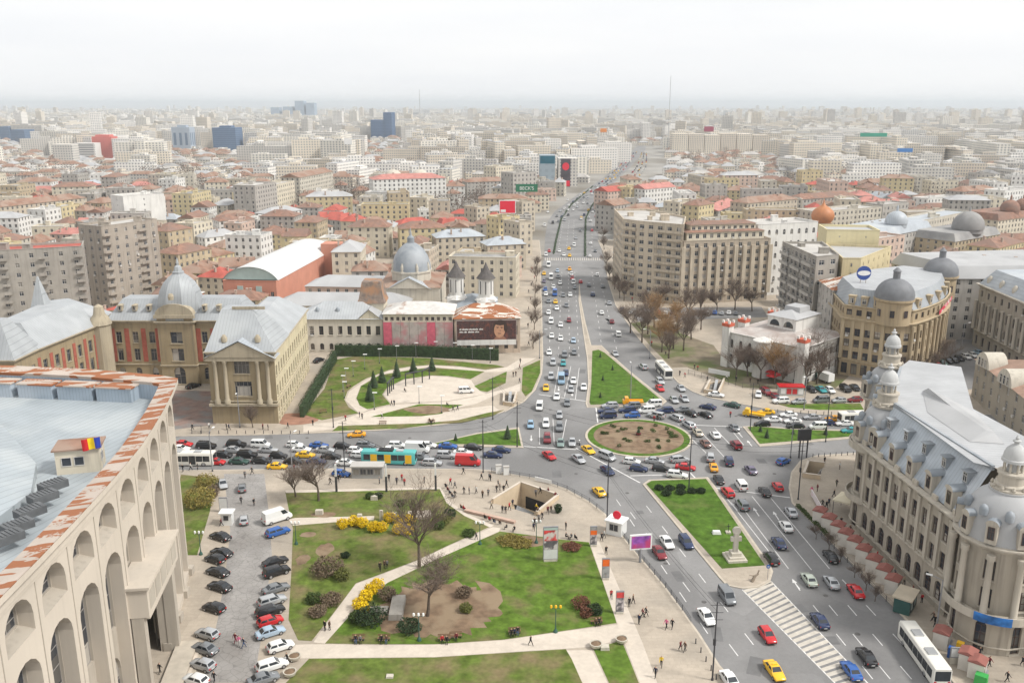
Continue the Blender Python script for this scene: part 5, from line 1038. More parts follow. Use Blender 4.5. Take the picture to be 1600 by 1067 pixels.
def city(pts, h, wc, roof, rc, kind, rise=3, clutter=2, lab=None, **k):
    nf = max(1, round(h / 3.1)); c = sum((V((p[0], p[1])) for p in pts), V((0, 0))) / len(pts)
    t = building('house' if kind == 'house' else ('office_block' if kind == 'office block' else 'apartment_block'), lab or 'x', kind, pts, h, WCOL[wc], roof, RCOL[rc], rise=rise, clutter=clutter, **k)
    if lab is None:
        lm = min(LM, key=lambda l: (c - V((l[1], l[2]))).length); nm = lm[0]; dx = (c.x / c.y - lm[1] / lm[2]) * 700
        rel = 'beyond' if abs(dx) < 25 and c.y > lm[2] else ('left of' if dx < 0 else 'right of')
        CITY.append((t, f"{RADJ[rc]} {STOREY[min(nf, 13) - 1]}-storey {wc} {kind} {rel} the {nm}", c.x / c.y))
    global OCC; OCC |= cells(pts, 1.5); return t
def cpx(xl, yl, xr, yr, h, dp, *a, **k): return city(bpx(xl, yl, xr, yr, h, dp), h, *a, **k)
E_ = [ # top front edge in the photograph, height, depth, wall, roof, roof colour, kind
 (0, 324, 135, 309, 15, 14, 'beige', 'hip', 'brown tile', 'apartment block'), (0, 348, 66, 342, 13, 16, 'white', 'flat', 'dark flat', 'office block'), (70, 330, 95, 326, 16, 12, 'white', 'flat', 'flat', 'apartment block'), (96, 325, 128, 320, 15, 12, 'yellow', 'flat', 'flat', 'apartment block'),
 (134, 330, 158, 326, 12, 12, 'grey', 'hip', 'brown tile', 'house'), (160, 318, 188, 314, 13, 14, 'ochre', 'hip', 'brown tile', 'house'), (105, 350, 130, 347, 10, 12, 'cream', 'hip', 'red tile', 'house'), (135, 350, 168, 346, 10, 12, 'grey', 'flat', 'dark flat', 'house'),
 (262, 362, 300, 356, 17, 14, 'ochre', 'hip', 'red tile', 'house'), (302, 352, 332, 346, 15, 12, 'cream', 'flat', 'flat', 'house'), (278, 398, 330, 388, 13, 14, 'ochre', 'hip', 'red tile', 'house'), (332, 402, 366, 395, 9, 13, 'yellow', 'hip', 'brown tile', 'house'), (348, 388, 400, 380, 8, 12, 'yellow', 'hip', 'brown tile', 'house'),
 (342, 346, 398, 342, 12, 14, 'white', 'hip', 'red tile', 'apartment block'), (320, 372, 372, 366, 9, 10, 'white', 'hip', 'pale metal', 'house'), (402, 345, 432, 340, 11, 12, 'white', 'flat', 'flat', 'apartment block'), (425, 335, 472, 328, 12, 14, 'white', 'hip', 'pale metal', 'house'),
 (398, 292, 432, 286, 24, 16, 'grey', 'flat', 'flat', 'apartment block'), (432, 290, 460, 284, 22, 14, 'cream', 'flat', 'flat', 'apartment block'), (468, 278, 520, 268, 22, 16, 'stone', 'gable', 'brown tile', 'apartment block'), (496, 302, 530, 298, 12, 12, 'white', 'flat', 'flat', 'house'),
 (583, 281, 697, 278, 24, 18, 'white', 'hip', 'faded red', 'apartment block'), (532, 345, 568, 340, 10, 12, 'grey', 'hip', 'bright red', 'house'), (570, 350, 610, 346, 9, 12, 'cream', 'hip', 'brown tile', 'house'), (485, 358, 520, 354, 9, 10, 'white', 'hip', 'brown tile', 'house'), (625, 352, 680, 348, 9, 12, 'beige', 'hip', 'bright red', 'house'), (690, 352, 734, 350, 9, 11, 'cream', 'mansard', 'bright red', 'house'),
 (682, 372, 758, 369, 13, 13, 'beige', 'hip', 'grey metal', 'apartment block'), (762, 384, 822, 381, 12.5, 13, 'beige', 'hip', 'grey metal', 'house'), (780, 342, 812, 339, 16, 12, 'yellow', 'flat', 'flat', 'apartment block'), (812, 350, 832, 348, 17, 14, 'beige', 'flat', 'flat', 'apartment block'), (816, 318, 836, 316, 18, 16, 'beige', 'flat', 'flat', 'apartment block'), (745, 326, 765, 324, 16, 12, 'beige', 'flat', 'flat', 'apartment block'),
 (730, 285, 795, 283, 14, 14, 'grey', 'hip', 'brown tile', 'house'), (802, 272, 838, 270, 26, 16, 'grey', 'flat', 'flat', 'office block'), (775, 262, 802, 260, 20, 16, 'cream', 'flat', 'flat', 'apartment block'),
 (950, 300, 984, 297, 15, 14, 'pink', 'gable', 'bright red', 'house'), (985, 295, 1004, 293, 17, 12, 'yellow', 'flat', 'flat', 'apartment block'), (1008, 296, 1056, 292, 17, 14, 'white', 'gable', 'faded red', 'apartment block'), (960, 322, 985, 318, 16, 14, 'grey', 'gable', 'brown tile', 'house'), (995, 330, 1030, 326, 17, 12, 'beige', 'hip', 'brown tile', 'house'),
 (1062, 318, 1092, 314, 18, 12, 'cream', 'flat', 'flat', 'apartment block'), (1092, 322, 1116, 318, 17, 12, 'yellow', 'hip', 'red tile', 'apartment block'), (1122, 330, 1155, 318, 12, 16, 'grey', 'gable', 'faded red', 'house'), (1168, 318, 1246, 311, 17, 14, 'beige', 'hip', 'brown tile', 'apartment block'), (1070, 300, 1140, 296, 12, 14, 'beige', 'hip', 'red tile', 'house'),
 (1250, 312, 1340, 306, 13, 14, 'grey', 'hip', 'red tile', 'house'), (1276, 333, 1378, 325, 18, 15, 'stone', 'flat', 'flat', 'office block'), (1322, 366, 1368, 362, 22, 13, 'beige', 'flat', 'dark flat', 'apartment block'), (1368, 376, 1414, 370, 21, 13, 'pink', 'flat', 'flat', 'apartment block'), (1380, 322, 1420, 318, 17, 12, 'grey', 'flat', 'flat', 'apartment block'),
 (1425, 350, 1515, 332, 17, 14, 'stone', 'flat', 'grey metal', 'office block'), (1560, 388, 1600, 378, 13, 14, 'yellow', 'hip', 'red tile', 'house'), (1450, 312, 1500, 308, 12, 12, 'white', 'flat', 'flat', 'house'), (1570, 300, 1612, 296, 20, 14, 'white', 'flat', 'flat', 'apartment block'), (1505, 300, 1560, 296, 14, 14, 'grey', 'hip', 'brown tile', 'house'),
 (1040, 358, 1060, 356, 13, 10, 'grey', 'hip', 'red tile', 'house'),
]
for e in E_: cpx(*e[:6], e[6], e[7], e[8], e[9], rise=3.2 if e[7] != 'flat' else 0)
cpx(192, 309, 256, 304, 23, 16, 'white', 'flat', 'flat', 'apartment block', lab='bright white cube-like block with a blank end wall among brown roofs', bay=14, win=(.8, 1.0))
# round-roofed bank palace and the ornate grey one on the right
def dome_house(px, h, dep, wm, rm, lab, nd, r, name='domed_house'):
    pts = bpx(*px, h, dep); t = building(name, lab, 'palace', pts, h, wm, 'mansard', rm, rise=3.5, clutter=2); c = sum(ccw(pts), V((0, 0))) / 4
    for k in range(nd):
        q = (ccw(pts)[0].lerp(ccw(pts)[1], (k + .5) / nd)).lerp(c, .5) - c; mb = MB(); mb.lathe(q.x, q.y, [(r, h + 2), (r, h + 4)], 12); dome(mb, q.x, q.y, h + 4, r * 1.05, r * 1.2, 14, 0, .05, .4); mb.lathe(q.x, q.y, [(.6, h + 4 + r * 1.1), (.6, h + 6 + r * 1.1), (.1, h + 7.5 + r * 1.1)], 8); mb.build('dome', rm, t, smooth=40)
    global OCC; OCC |= cells(pts, 2); return t
dome_house((1374, 372, 1455, 356), 17, 22, M_greywall, M_lead, 'ornate grey palace with a stepped zinc dome right of the onion dome', 1, 5)
dome_house((1492, 378, 1562, 366), 14, 22, M_ochre, M_bitumen, 'yellow house under a dark rounded roof near the right edge', 1, 7)
dome_house((1560, 345, 1640, 335), 14, 22, M_cream, M_tile, 'cream house with a brown-red domed hall at the right edge', 2, 5)
g_ = G(1285, 345, 15); t = thing('onion_dome_church', 'brick church with a big copper-orange onion dome', 'church', (g_.x, g_.y, 0)); mb = MB(); mb.lathe(0, 0, [(5.2, 0), (5.2, 13.5), (5.6, 14)], 12); mb.build('drum', M_ochre, t, smooth=30); mb = MB(); mb.lathe(0, 0, [(4.4, 14), (5.8, 16), (6.2, 18), (5.4, 20.4), (3.4, 22.2), (1.2, 23.4), (.4, 25), (.05, 27.5)], 16); mb.build('onion_dome', mat('copper_orange', (.46, .19, .08), .5, .12, .4), t, smooth=50); OCC |= cells([(g_.x - 8, g_.y - 8), (g_.x + 8, g_.y - 8), (g_.x + 8, g_.y + 8), (g_.x - 8, g_.y + 8)])
t = thing('twin_domed_church', 'pale church with two domed towers among bare trees behind the chapel', 'church', (-80, 668, 0)); building('x', '', '', rect((-22, 0), (24, 0), 40), 13, M_stone, 'hip', M_roofpale, rise=4, clutter=0, part=t); OCC |= cells(rect((-105, 664), (-53, 664), 50))
for x in (-9, 11): mb = MB(); mb.lathe(x, 12, [(6, 13), (6, 24), (6.6, 24.5)], 14); dome(mb, x, 12, 24.5, 6.4, 5, 14, 0, 0, .5); mb.lathe(x, 12, [(.4, 29.4), (.1, 33)], 6); mb.build('tower', M_stone, t, smooth=35)
# filler houses and blocks
CLUMPS = ((330, 300, 9), (290, 282, 7), (450, 325, 10), (555, 320, 12), (580, 335, 10), (540, 305, 9), (600, 318, 9), (700, 330, 14), (730, 318, 12), (760, 335, 10), (715, 345, 8), (1150, 250, 9), (1080, 256, 9), (120, 290, 8), (1440, 262, 8), (1300, 268, 8), (650, 300, 8), (1400, 305, 7), (490, 300, 8), (250, 318, 6), (1230, 290, 7), (1480, 320, 6))
CP = []; rn = random.Random(4)
for x, y, n_ in CLUMPS:
    for k in range(n_):
        c = G(x + rn.uniform(-26, 26), y + rn.uniform(-7, 7)); fp_ = [(c.x - 5, c.y - 5), (c.x + 5, c.y - 5), (c.x + 5, c.y + 5), (c.x - 5, c.y + 5)]
        if not cells(fp_) & OCC: CP.append(c); OCC |= cells(fp_)
rn = random.Random(21)
def filler(x, y, near):
    if rn.random() < (.74 if near else .62):
        w_, d_, h_ = rn.uniform(11, 22), rn.uniform(9, 14), rn.uniform(6.5, 13); roof = rn.choice(['hip', 'hip', 'gable', 'hip', 'flat']); kind = 'house'; rc = rn.choice(['red tile', 'brown tile', 'brown tile', 'grey metal', 'pale metal', 'faded red', 'red tile', 'red tile', 'bright red', 'brown tile']) if roof != 'flat' else 'flat'
    else:
        w_, d_, h_ = rn.uniform(15, 34), rn.uniform(11, 15), rn.uniform(13, 20 if not near else 18); roof = 'flat' if rn.random() < .75 else 'hip'; kind = 'apartment block'; rc = rn.choice(['flat', 'dark flat']) if roof == 'flat' else rn.choice(['red tile', 'brown tile', 'pale metal'])
    wc = rn.choice(['cream', 'beige', 'grey', 'white', 'cream', 'stone', 'yellow', 'pink', 'ochre', 'white', 'grey']); a = rn.choice([0, math.pi / 2]) + rn.uniform(-.22, .22)
    ca, sa = math.cos(a), math.sin(a); pts = [V((x + dx * ca - dy * sa, y + dx * sa + dy * ca)) for dx, dy in ((-w_ / 2, -d_ / 2), (w_ / 2, -d_ / 2), (w_ / 2, d_ / 2), (-w_ / 2, d_ / 2))]
    cs = cells(pts, 1.0)
    if cs & OCC: return False
    city(pts, h_, wc, roof, rc, kind, rise=rn.uniform(2.4, 3.6), clutter=rn.choice([1, 2, 3]), bay=rn.uniform(3, 3.8)); return True
nfill = 0; y = 300.0
while y < 880 and nfill < 420:
    hw = y * .60 + 14; x = -hw
    while x < hw:
        for _ in range(2):
            if filler(x + rn.uniform(-5, 5), y + rn.uniform(-6, 6), y < 560): nfill += 1; break
        x += rn.uniform(17, 25)
    y += rn.uniform(17, 23)
from collections import defaultdict
grp = defaultdict(list)
for t, b, sx in CITY: grp[b].append((sx, t))
for b, L_ in grp.items():
    L_.sort(key=lambda q: q[0])
    for k, (sx, t) in enumerate(L_):
        t['label'] = b if len(L_) == 1 else f"{b}, {ORD[k]} of {len(L_)} from left"
        t['group'] = 'houses and blocks of the inner city'
# ---- far city: facades with windows too small to build
def facade_mat(name, col, glass=(.20, .20, .21), fl=3.0, bay=3.2):
    m = mat(name, col, .9, .10, .03); n = m.node_tree.nodes; l = m.node_tree.links; b = n['Principled BSDF']
    g = n.new('ShaderNodeNewGeometry'); cx = n.new('ShaderNodeVectorMath'); cx.operation = 'CROSS_PRODUCT'; cx.inputs[1].default_value = (0, 0, 1); l.new(g.outputs['True Normal'], cx.inputs[0])
    dt = n.new('ShaderNodeVectorMath'); dt.operation = 'DOT_PRODUCT'; l.new(cx.outputs[0], dt.inputs[0]); l.new(g.outputs['Position'], dt.inputs[1])
    sp = n.new('ShaderNodeSeparateXYZ'); l.new(g.outputs['Position'], sp.inputs[0])
    def band(src, period, lo, hi):
        d = n.new('ShaderNodeMath'); d.operation = 'DIVIDE'; d.inputs[1].default_value = period; l.new(src, d.inputs[0])
        f = n.new('ShaderNodeMath'); f.operation = 'FRACT'; l.new(d.outputs[0], f.inputs[0])
        a = n.new('ShaderNodeMath'); a.operation = 'GREATER_THAN'; a.inputs[1].default_value = lo; l.new(f.outputs[0], a.inputs[0])
        c = n.new('ShaderNodeMath'); c.operation = 'LESS_THAN'; c.inputs[1].default_value = hi; l.new(f.outputs[0], c.inputs[0])
        p = n.new('ShaderNodeMath'); p.operation = 'MULTIPLY'; l.new(a.outputs[0], p.inputs[0]); l.new(c.outputs[0], p.inputs[1]); return p.outputs[0]
    u = band(dt.outputs['Value'], bay, .28, .74); v = band(sp.outputs['Z'], fl, .32, .80)
    nz = n.new('ShaderNodeSeparateXYZ'); l.new(g.outputs['True Normal'], nz.inputs[0]); ab = n.new('ShaderNodeMath'); ab.operation = 'ABSOLUTE'; l.new(nz.outputs['Z'], ab.inputs[0]); lt = n.new('ShaderNodeMath'); lt.operation = 'LESS_THAN'; lt.inputs[1].default_value = .3; l.new(ab.outputs[0], lt.inputs[0])
    p = n.new('ShaderNodeMath'); p.operation = 'MULTIPLY'; l.new(u, p.inputs[0]); l.new(v, p.inputs[1]); p2 = n.new('ShaderNodeMath'); p2.operation = 'MULTIPLY'; l.new(p.outputs[0], p2.inputs[0]); l.new(lt.outputs[0], p2.inputs[1])
    mm = n.new('ShaderNodeMix'); mm.data_type = 'RGBA'; mm.inputs[7].default_value = (*glass, 1); l.new(p2.outputs[0], mm.inputs[0]); l.new(b.inputs['Base Color'].links[0].from_socket, mm.inputs[6]); l.new(mm.outputs[2], b.inputs['Base Color'])
    return m
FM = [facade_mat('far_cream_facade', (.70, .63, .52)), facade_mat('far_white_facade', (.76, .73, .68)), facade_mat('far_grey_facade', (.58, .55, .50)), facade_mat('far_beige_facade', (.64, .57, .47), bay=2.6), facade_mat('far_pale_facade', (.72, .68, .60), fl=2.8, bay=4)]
RM = [M_gravel, M_bitumen, M_tile2, M_tile, M_roofpale]
def far_block(mb, x, y, w_, d_, h_, a, mi_, ri, hip=False):
    ca, sa = math.cos(a), math.sin(a); P = [(x + dx * ca - dy * sa, y + dx * sa + dy * ca) for dx, dy in ((-w_ / 2, -d_ / 2), (w_ / 2, -d_ / 2), (w_ / 2, d_ / 2), (-w_ / 2, d_ / 2))]
    vs_ = [(p[0], p[1], -.05) for p in P] + [(p[0], p[1], h_) for p in P]; mb.idx(vs_, [(0, 1, 5, 4), (1, 2, 6, 5), (2, 3, 7, 6), (3, 0, 4, 7)], mi_)
    if hip: hip_roof(mb, [V(p) for p in P], h_, min(w_, d_) * .3, .4, ri)
    else:
        mb.poly([(p[0], p[1], h_) for p in P], ri)
        k = rn.uniform(.15, .4); q = (x + rn.uniform(-.2, .2) * w_ * ca, y + rn.uniform(-.2, .2) * w_ * sa); mb.box(q[0], q[1], h_, w_ * k, d_ * .5, rn.uniform(1.5, 3.5), a, mi_)
ALLM = FM + RM; far = MB(); nind = 0
SKYV = [(G(a, c).x / G(a, c).y, G(b, c).x / G(b, c).y, G(a, c).y) for a, b, c in ((84, 180, 256), (268, 302, 242), (332, 372, 240), (578, 615, 221), (0, 42, 226), (842, 904, 294), (1048, 1202, 247), (1000, 1018, 224))]
def bvd_x(y):
    for p, q in zip(bvl[:-1], bvl[1:]):
        if p.y <= y <= q.y: t_ = (y - p.y) / max(1e-6, q.y - p.y); return p.x + (q.x - p.x) * t_
    return None
y = 885.0
while y < 9000:
    st = 24 + (y - 880) * .013; hw = y * .61 + 30; x = -hw
    while x < hw:
        xx = x + rn.uniform(-.3, .3) * st; yy = y + rn.uniform(-.35, .35) * st; big = rn.random() < (.5 if y < 1100 else .84); bx0 = bvd_x(yy)
        park = y > 2500 and (math.sin(xx * .0011 + 1.3) + math.sin(yy * .0014 + xx * .0005)) > 1.05
        if (bx0 is None or not (bx0 - 16 < xx < bx0 + 62 + (yy - 900) * .01)) and not park and rn.random() < .9:
            ang_ = xx / yy; hid = any(a0 - .022 < ang_ < a1 + .022 and y0 - 900 < yy < y0 + 90 for a0, a1, y0 in SKYV); big = big and not hid
            if big: w_, d_, h_ = rn.uniform(24, 85 if y > 1100 else 50), rn.uniform(12, 16), rn.uniform(13, 23) if y < 1100 else rn.uniform(19, 35); hip = False; ri = 5 + rn.choice([0, 0, 1, 4]); mi_ = rn.randrange(5)
            else: w_, d_, h_ = rn.uniform(12, 26), rn.uniform(9, 14), rn.uniform(5, 12 if not hid else 8); hip = rn.random() < .7; ri = 5 + rn.choice([2, 2, 2, 4, 0, 1]); mi_ = rn.randrange(5)
            if big and y > 1700 and rn.random() < .06: w_, h_ = rn.uniform(16, 28), rn.uniform(38, 62)
            a = rn.choice([0, math.pi / 2, 0]) + rn.uniform(-.3, .3)
            fp_ = (xx - max(w_, d_) * .3, yy - 8), (xx + max(w_, d_) * .3, yy - 8), (xx + max(w_, d_) * .3, yy + 8), (xx - max(w_, d_) * .3, yy + 8)
            if not (y < 1000 and cells(fp_) & OCC):
                if nind < 300 and y < 1500:
                    mb = MB(); far_block(mb, 0, 0, w_, d_, h_, a, 0, 1, hip); o = mb.build('far_block' if big else 'far_house', [ALLM[mi_], ALLM[ri]], loc=(xx, yy, 0))
                    side = 'left of the boulevard' if bx0 is None and xx < 200 or bx0 is not None and xx < bx0 else 'right of the boulevard'
                    tag(o, f"{('cream', 'white', 'grey', 'beige', 'pale')[mi_]} far {'apartment block' if big else 'house'} with {('pale flat', 'dark flat', 'brown', 'red', 'grey metal')[ri - 5]} roof in the city haze {side}", 'apartment block' if big else 'house', ('far blocks ' if big else 'far houses ') + side); nind += 1
                else: far_block(far, xx, yy, w_, d_, h_, a, mi_, ri, hip)
        x += st * rn.uniform(.85, 1.3) * (1.25 if big else .8)
    y += st * rn.uniform(.95, 1.25)
far.build('distant_city', ALLM, kind='stuff')
# landmarks of the far skyline
def top_z(y_px, Y):
    v = (533.5 - y_px) / F; return CH + Y * (-math.sin(PITCH) + v * math.cos(PITCH)) / (math.cos(PITCH) + v * math.sin(PITCH))
def skyline(name, lab, x0, x1, yt, yb, m, dp=18, crown=None, cat='tower block'):
    a, b = G(x0, yb), G(x1, yb); w_ = b.x - a.x; h_ = top_z(yt, a.y); t = thing(name, lab, cat, ((a.x + b.x) / 2, a.y + dp / 2, 0))
    mb = MB(); mb.prism([(-w_ / 2, -dp / 2), (w_ / 2, -dp / 2), (w_ / 2, dp / 2), (-w_ / 2, dp / 2)], -.05, h_ * (.93 if crown else 1)); mb.build('shaft', m, t)
    if crown: mb = MB(); mb.box(0, 0, h_ * .93, w_ * crown, dp * crown, h_ * .07); mb.build('crown', m, t)
    return t
M_bg = facade_mat('blue_glass_facade', (.12, .18, .28), (.04, .08, .15), 3.2, 2); M_coral = facade_mat('coral_facade', (.58, .17, .14), (.50, .14, .12)); M_dg = facade_mat('dark_glass_facade', (.07, .13, .24), (.03, .06, .12), 3.2, 2)
skyline('coral_tower', 'coral red windowless tower block among pale blocks on the left', 147, 178, 211, 252, M_coral, 20, .7); skyline('striped_tower', 'white office block with dark window bands left of the coral tower', 118, 150, 224, 254, facade_mat('banded_facade', (.62, .6, .57), bay=50), 20)
skyline('grey_tower', 'grey slab tower left of the white banded office block', 86, 116, 226, 262, FM[2], 18); skyline('glass_tower', 'slim blue and white glass tower right of the coral tower', 271, 299, 196, 240, facade_mat('blue_white_facade', (.35, .40, .46), (.12, .17, .24), 40, 9), 25, .5)
skyline('glass_tower', 'broad dark blue glass office tower with a plant room on top', 334, 370, 197, 238, M_bg, 40, .5); skyline('glass_tower', 'dark blue stepped glass tower in the middle distance', 600, 613, 176, 219, M_dg, 60); skyline('glass_annex', 'lower step of the dark blue glass tower', 580, 601, 188, 219, M_dg, 60)
for k, (x0, x1, yt) in enumerate(((424, 437, 168), (443, 458, 167), (462, 476, 158), (479, 492, 161))): skyline('hazy_tower', f'{ORD[k]} from the left of four towers tinted pale blue by haze on the horizon', x0, x1, yt, 189, facade_mat('haze_tinted_facade', (.30, .37, .45), (.22, .29, .37), 6, 6), 60)  # distance haze is put into the pale blue facade colour
skyline('glass_block', 'blue glass office block at the far left edge', 0, 16, 198, 222, M_bg, 40); skyline('glass_block', 'blue glass office block with a flat roof near the left edge', 18, 40, 203, 225, M_bg, 40); skyline('drum_hall', 'low dark glass drum hall left of the stepped glass tower', 540, 558, 188, 197, M_dg, 80)
skyline('poster_tower', 'blue-grey glass tower with a dark billboard on top beside the boulevard', 843, 867, 243, 292, facade_mat('pale_blue_glass', (.30, .36, .40), (.26, .31, .35), 6, 6), 20); skyline('poster_tower', 'grey tower covered by a tall red and black poster', 872, 902, 248, 292, FM[2], 24)
skyline('white_tower', 'white slab tower beside the far end of the boulevard', 1003, 1016, 192, 222, FM[1], 40)
for k in range(6): skyline('crescent_block', f'{ORD[k]} from the left of the long cream blocks facing the river', 1050 + k * 25, 1074 + k * 25, 209 + (k % 3), 245, FM[k % 2 * 3], 25)
for k in range(4): skyline('embankment_block', f'{ORD[k]} from the left of the cream blocks lining the far boulevard', 890 + k * 13, 902 + k * 13, 226 - k * 5, 262 - k * 11, FM[3 if k % 2 else 0], 40)
for x, yt, lab in ((1046, 119, 'tall thin radio mast on the horizon'), (656, 140, 'faint thin mast on the horizon left of centre')):
    c = G(x, 172); c = c * (1380 / c.y); h_ = top_z(yt, c.y); t = thing('radio_mast', lab, 'mast', (c.x, c.y, 0)); mb = MB(); mb.tube((0, 0, 0), (0, 0, h_), .6 if x > 800 else .3, .3, 6); mb.build('mast', M_roofpale, t)  # pale grey colour stands in for the haze of a farther mast
for k, x in enumerate((1359, 1364)): c = G(x, 184); h_ = top_z(168, c.y); mb = MB(); mb.lathe(0, 0, [(5, 0), (3.5, h_)], 10); tag(mb.build('factory_chimney', M_stone, loc=(c.x, c.y, 0)), ('left' if k == 0 else 'right') + ' one of two slender factory chimneys in the haze', 'chimney')
def board(name, lab, x0, x1, yt, yb, h, m, face=None, txt=None, tm=None, legs=True, cat='billboard'):
    """a billboard whose lower edge stands at height h"""
    a, b = G(x0, yb, h), G(x1, yb, h); w_ = b.x - a.x; hh = top_z(yt, a.y) - h; t = thing(name, lab, cat, ((a.x + b.x) / 2, a.y, h - (2.5 if legs else 0))); z = 2.5 if legs else 0
    mb = MB(); mb.box(0, .3, z, w_, .5, hh); mb.build('panel', m, t)
    if legs:
        for s in (-.35, .35): mb = MB(); mb.tube((s * w_, .4, 0), (s * w_, .4, 2.6), .18); mb.build('leg', M_pipe, t)
    if txt: text(txt, hh * .62, t, (0, .03, z + hh * .26), (R(90), 0, 0), tm or M_wtext, align='CENTER', ext=.02)
    return t, w_, hh, z
M_green = mat('dark_green_board', (.025, .16, .085), .5, .06, .3); M_redb = mat('red_board', (.72, .02, .05), .5, .03, .3)
board('roof_sign', "dark green roof sign lettered BECK'S on the grey office block", 806, 840, 288, 300, 27, M_green, txt="BECK'S")
t, w_, hh, z = board('red_billboard', 'square red billboard with white border above the yellow building', 780, 806, 313, 334, 19, M_wtext)
mb = MB(); mb.quad((-w_ / 2 + .4, 0, z + .4), (w_ / 2 - .4, 0, z + .4), (w_ / 2 - .4, 0, z + hh - .4), (-w_ / 2 + .4, 0, z + hh - .4)); mb.build('red_face', M_redb, t); mb = MB(); mb.quad((-w_ / 2 + .8, -.02, z + .8), (-w_ / 2 + 3.6, -.02, z + .8), (-w_ / 2 + 3.6, -.02, z + 2.2), (-w_ / 2 + .8, -.02, z + 2.2)); mb.build('logo_patch', M_wtext, t)
for s in range(2): pass
board('tower_sign', 'dark teal billboard on the blue-grey glass tower', 844, 867, 244, 256, 41, mat('teal_board', (.03, .13, .18), .5, .3, .2), legs=False)
t, w_, hh, z = board('tall_poster', 'tall black and red poster on the grey tower', 876, 891, 248, 292, 6, mat('black_poster', (.07, .06, .07), .5, .4, .15), legs=False); mb = MB(); mb.quad((-w_ * .4, 0, hh * .02), (w_ * .45, 0, hh * .02), (w_ * .45, 0, hh * .22), (-w_ * .4, 0, hh * .22)); oval(mb, 0, hh * .72, w_ * .36, hh * .14, -.02); mb.build('red_print', M_redb, t)
board('roof_sign', 'long green roof sign on far blocks right of centre', 1344, 1386, 208, 214, 40, mat('green_sign', (.03, .30, .20), .5, .1, .1)); board('roof_sign', 'blue roof sign on a pale far block at right', 1402, 1426, 232, 238, 34, mat('blue_sign', (.05, .2, .5), .5, .1, .1)); board('roof_sign', 'small orange sign above the far boulevard', 938, 948, 201, 207, 34, mat('orange_sign', (.7, .22, .03), .5, .1, .1)); board('roof_sign', 'dark red sign on the long cream blocks', 1100, 1115, 198, 206, 34, mat('maroon_sign', (.3, .04, .08), .5, .1, .1)); board('roof_screen', 'bright white screen on a roof left of centre', 538, 550, 217, 226, 33, M_wtext)
# haze
mb = MB(); mb.box(0, 22000, -1.2, 90000, 47000, 127); hz = mb.build('haze', mat('unused_haze_surface', (1, 1, 1), 1, 0)); hz['kind'] = 'stuff'
hm = bpy.data.materials.new('haze_air'); hm.use_nodes = True; n = hm.node_tree.nodes; n.remove(n['Principled BSDF']); pv = n.new('ShaderNodeVolumePrincipled'); pv.inputs['Color'].default_value = (.89, .95, 1, 1); pv.inputs['Density'].default_value = .00014; pv.inputs['Anisotropy'].default_value = .75
hm.node_tree.links.new(pv.outputs[0], n['Material Output'].inputs['Volume']); hz.data.materials[0] = hm
# ------------------------------------------------------------------ vehicles
M_tyre = mat('tyre_rubber', (.02, .02, .022), .9, .1, 3); M_rim = mat('wheel_rim', (.42, .42, .43), .35, .05, 3, metal=.6); M_carglass = mat('car_glass', (.022, .027, .033), .08, .2, .6, spec=.7)
M_head = mat('headlamp_glass', (.75, .75, .72), .2, .05, 3, spec=.6); M_tail = mat('tail_lamp_red', (.42, .012, .012), .3, .05, 3, spec=.6); M_plate = mat('number_plate', (.62, .62, .6), .6, .03, 3); M_trim = mat('black_trim', (.025, .025, .027), .7, .1, 3)
PAINT = {k: mat('paint_' + k.replace(' ', '_'), c, .2, .04, .6, metal=me, spec=.6) for k, c, me in (
    ('white', (.74, .74, .72), 0), ('silver', (.46, .47, .48), .35), ('grey', (.21, .22, .23), .3), ('black', (.018, .018, .02), .0), ('dark blue', (.025, .04, .10), .1), ('blue', (.03, .11, .36), .1), ('light blue', (.28, .42, .55), .2),
    ('red', (.50, .02, .025), 0), ('dark red', (.20, .02, .028), .1), ('yellow', (.80, .46, .02), 0), ('orange', (.80, .36, .02), 0), ('teal', (.05, .30, .32), .1), ('dark green', (.03, .075, .06), .1), ('green grey', (.22, .29, .27), .2), ('beige', (.50, .45, .36), .2), ('pale green', (.48, .53, .45), .2), ('purple grey', (.16, .14, .20), .2), ('brown', (.18, .09, .07), .1), ('pale blue', (.38, .48, .58), .2))}
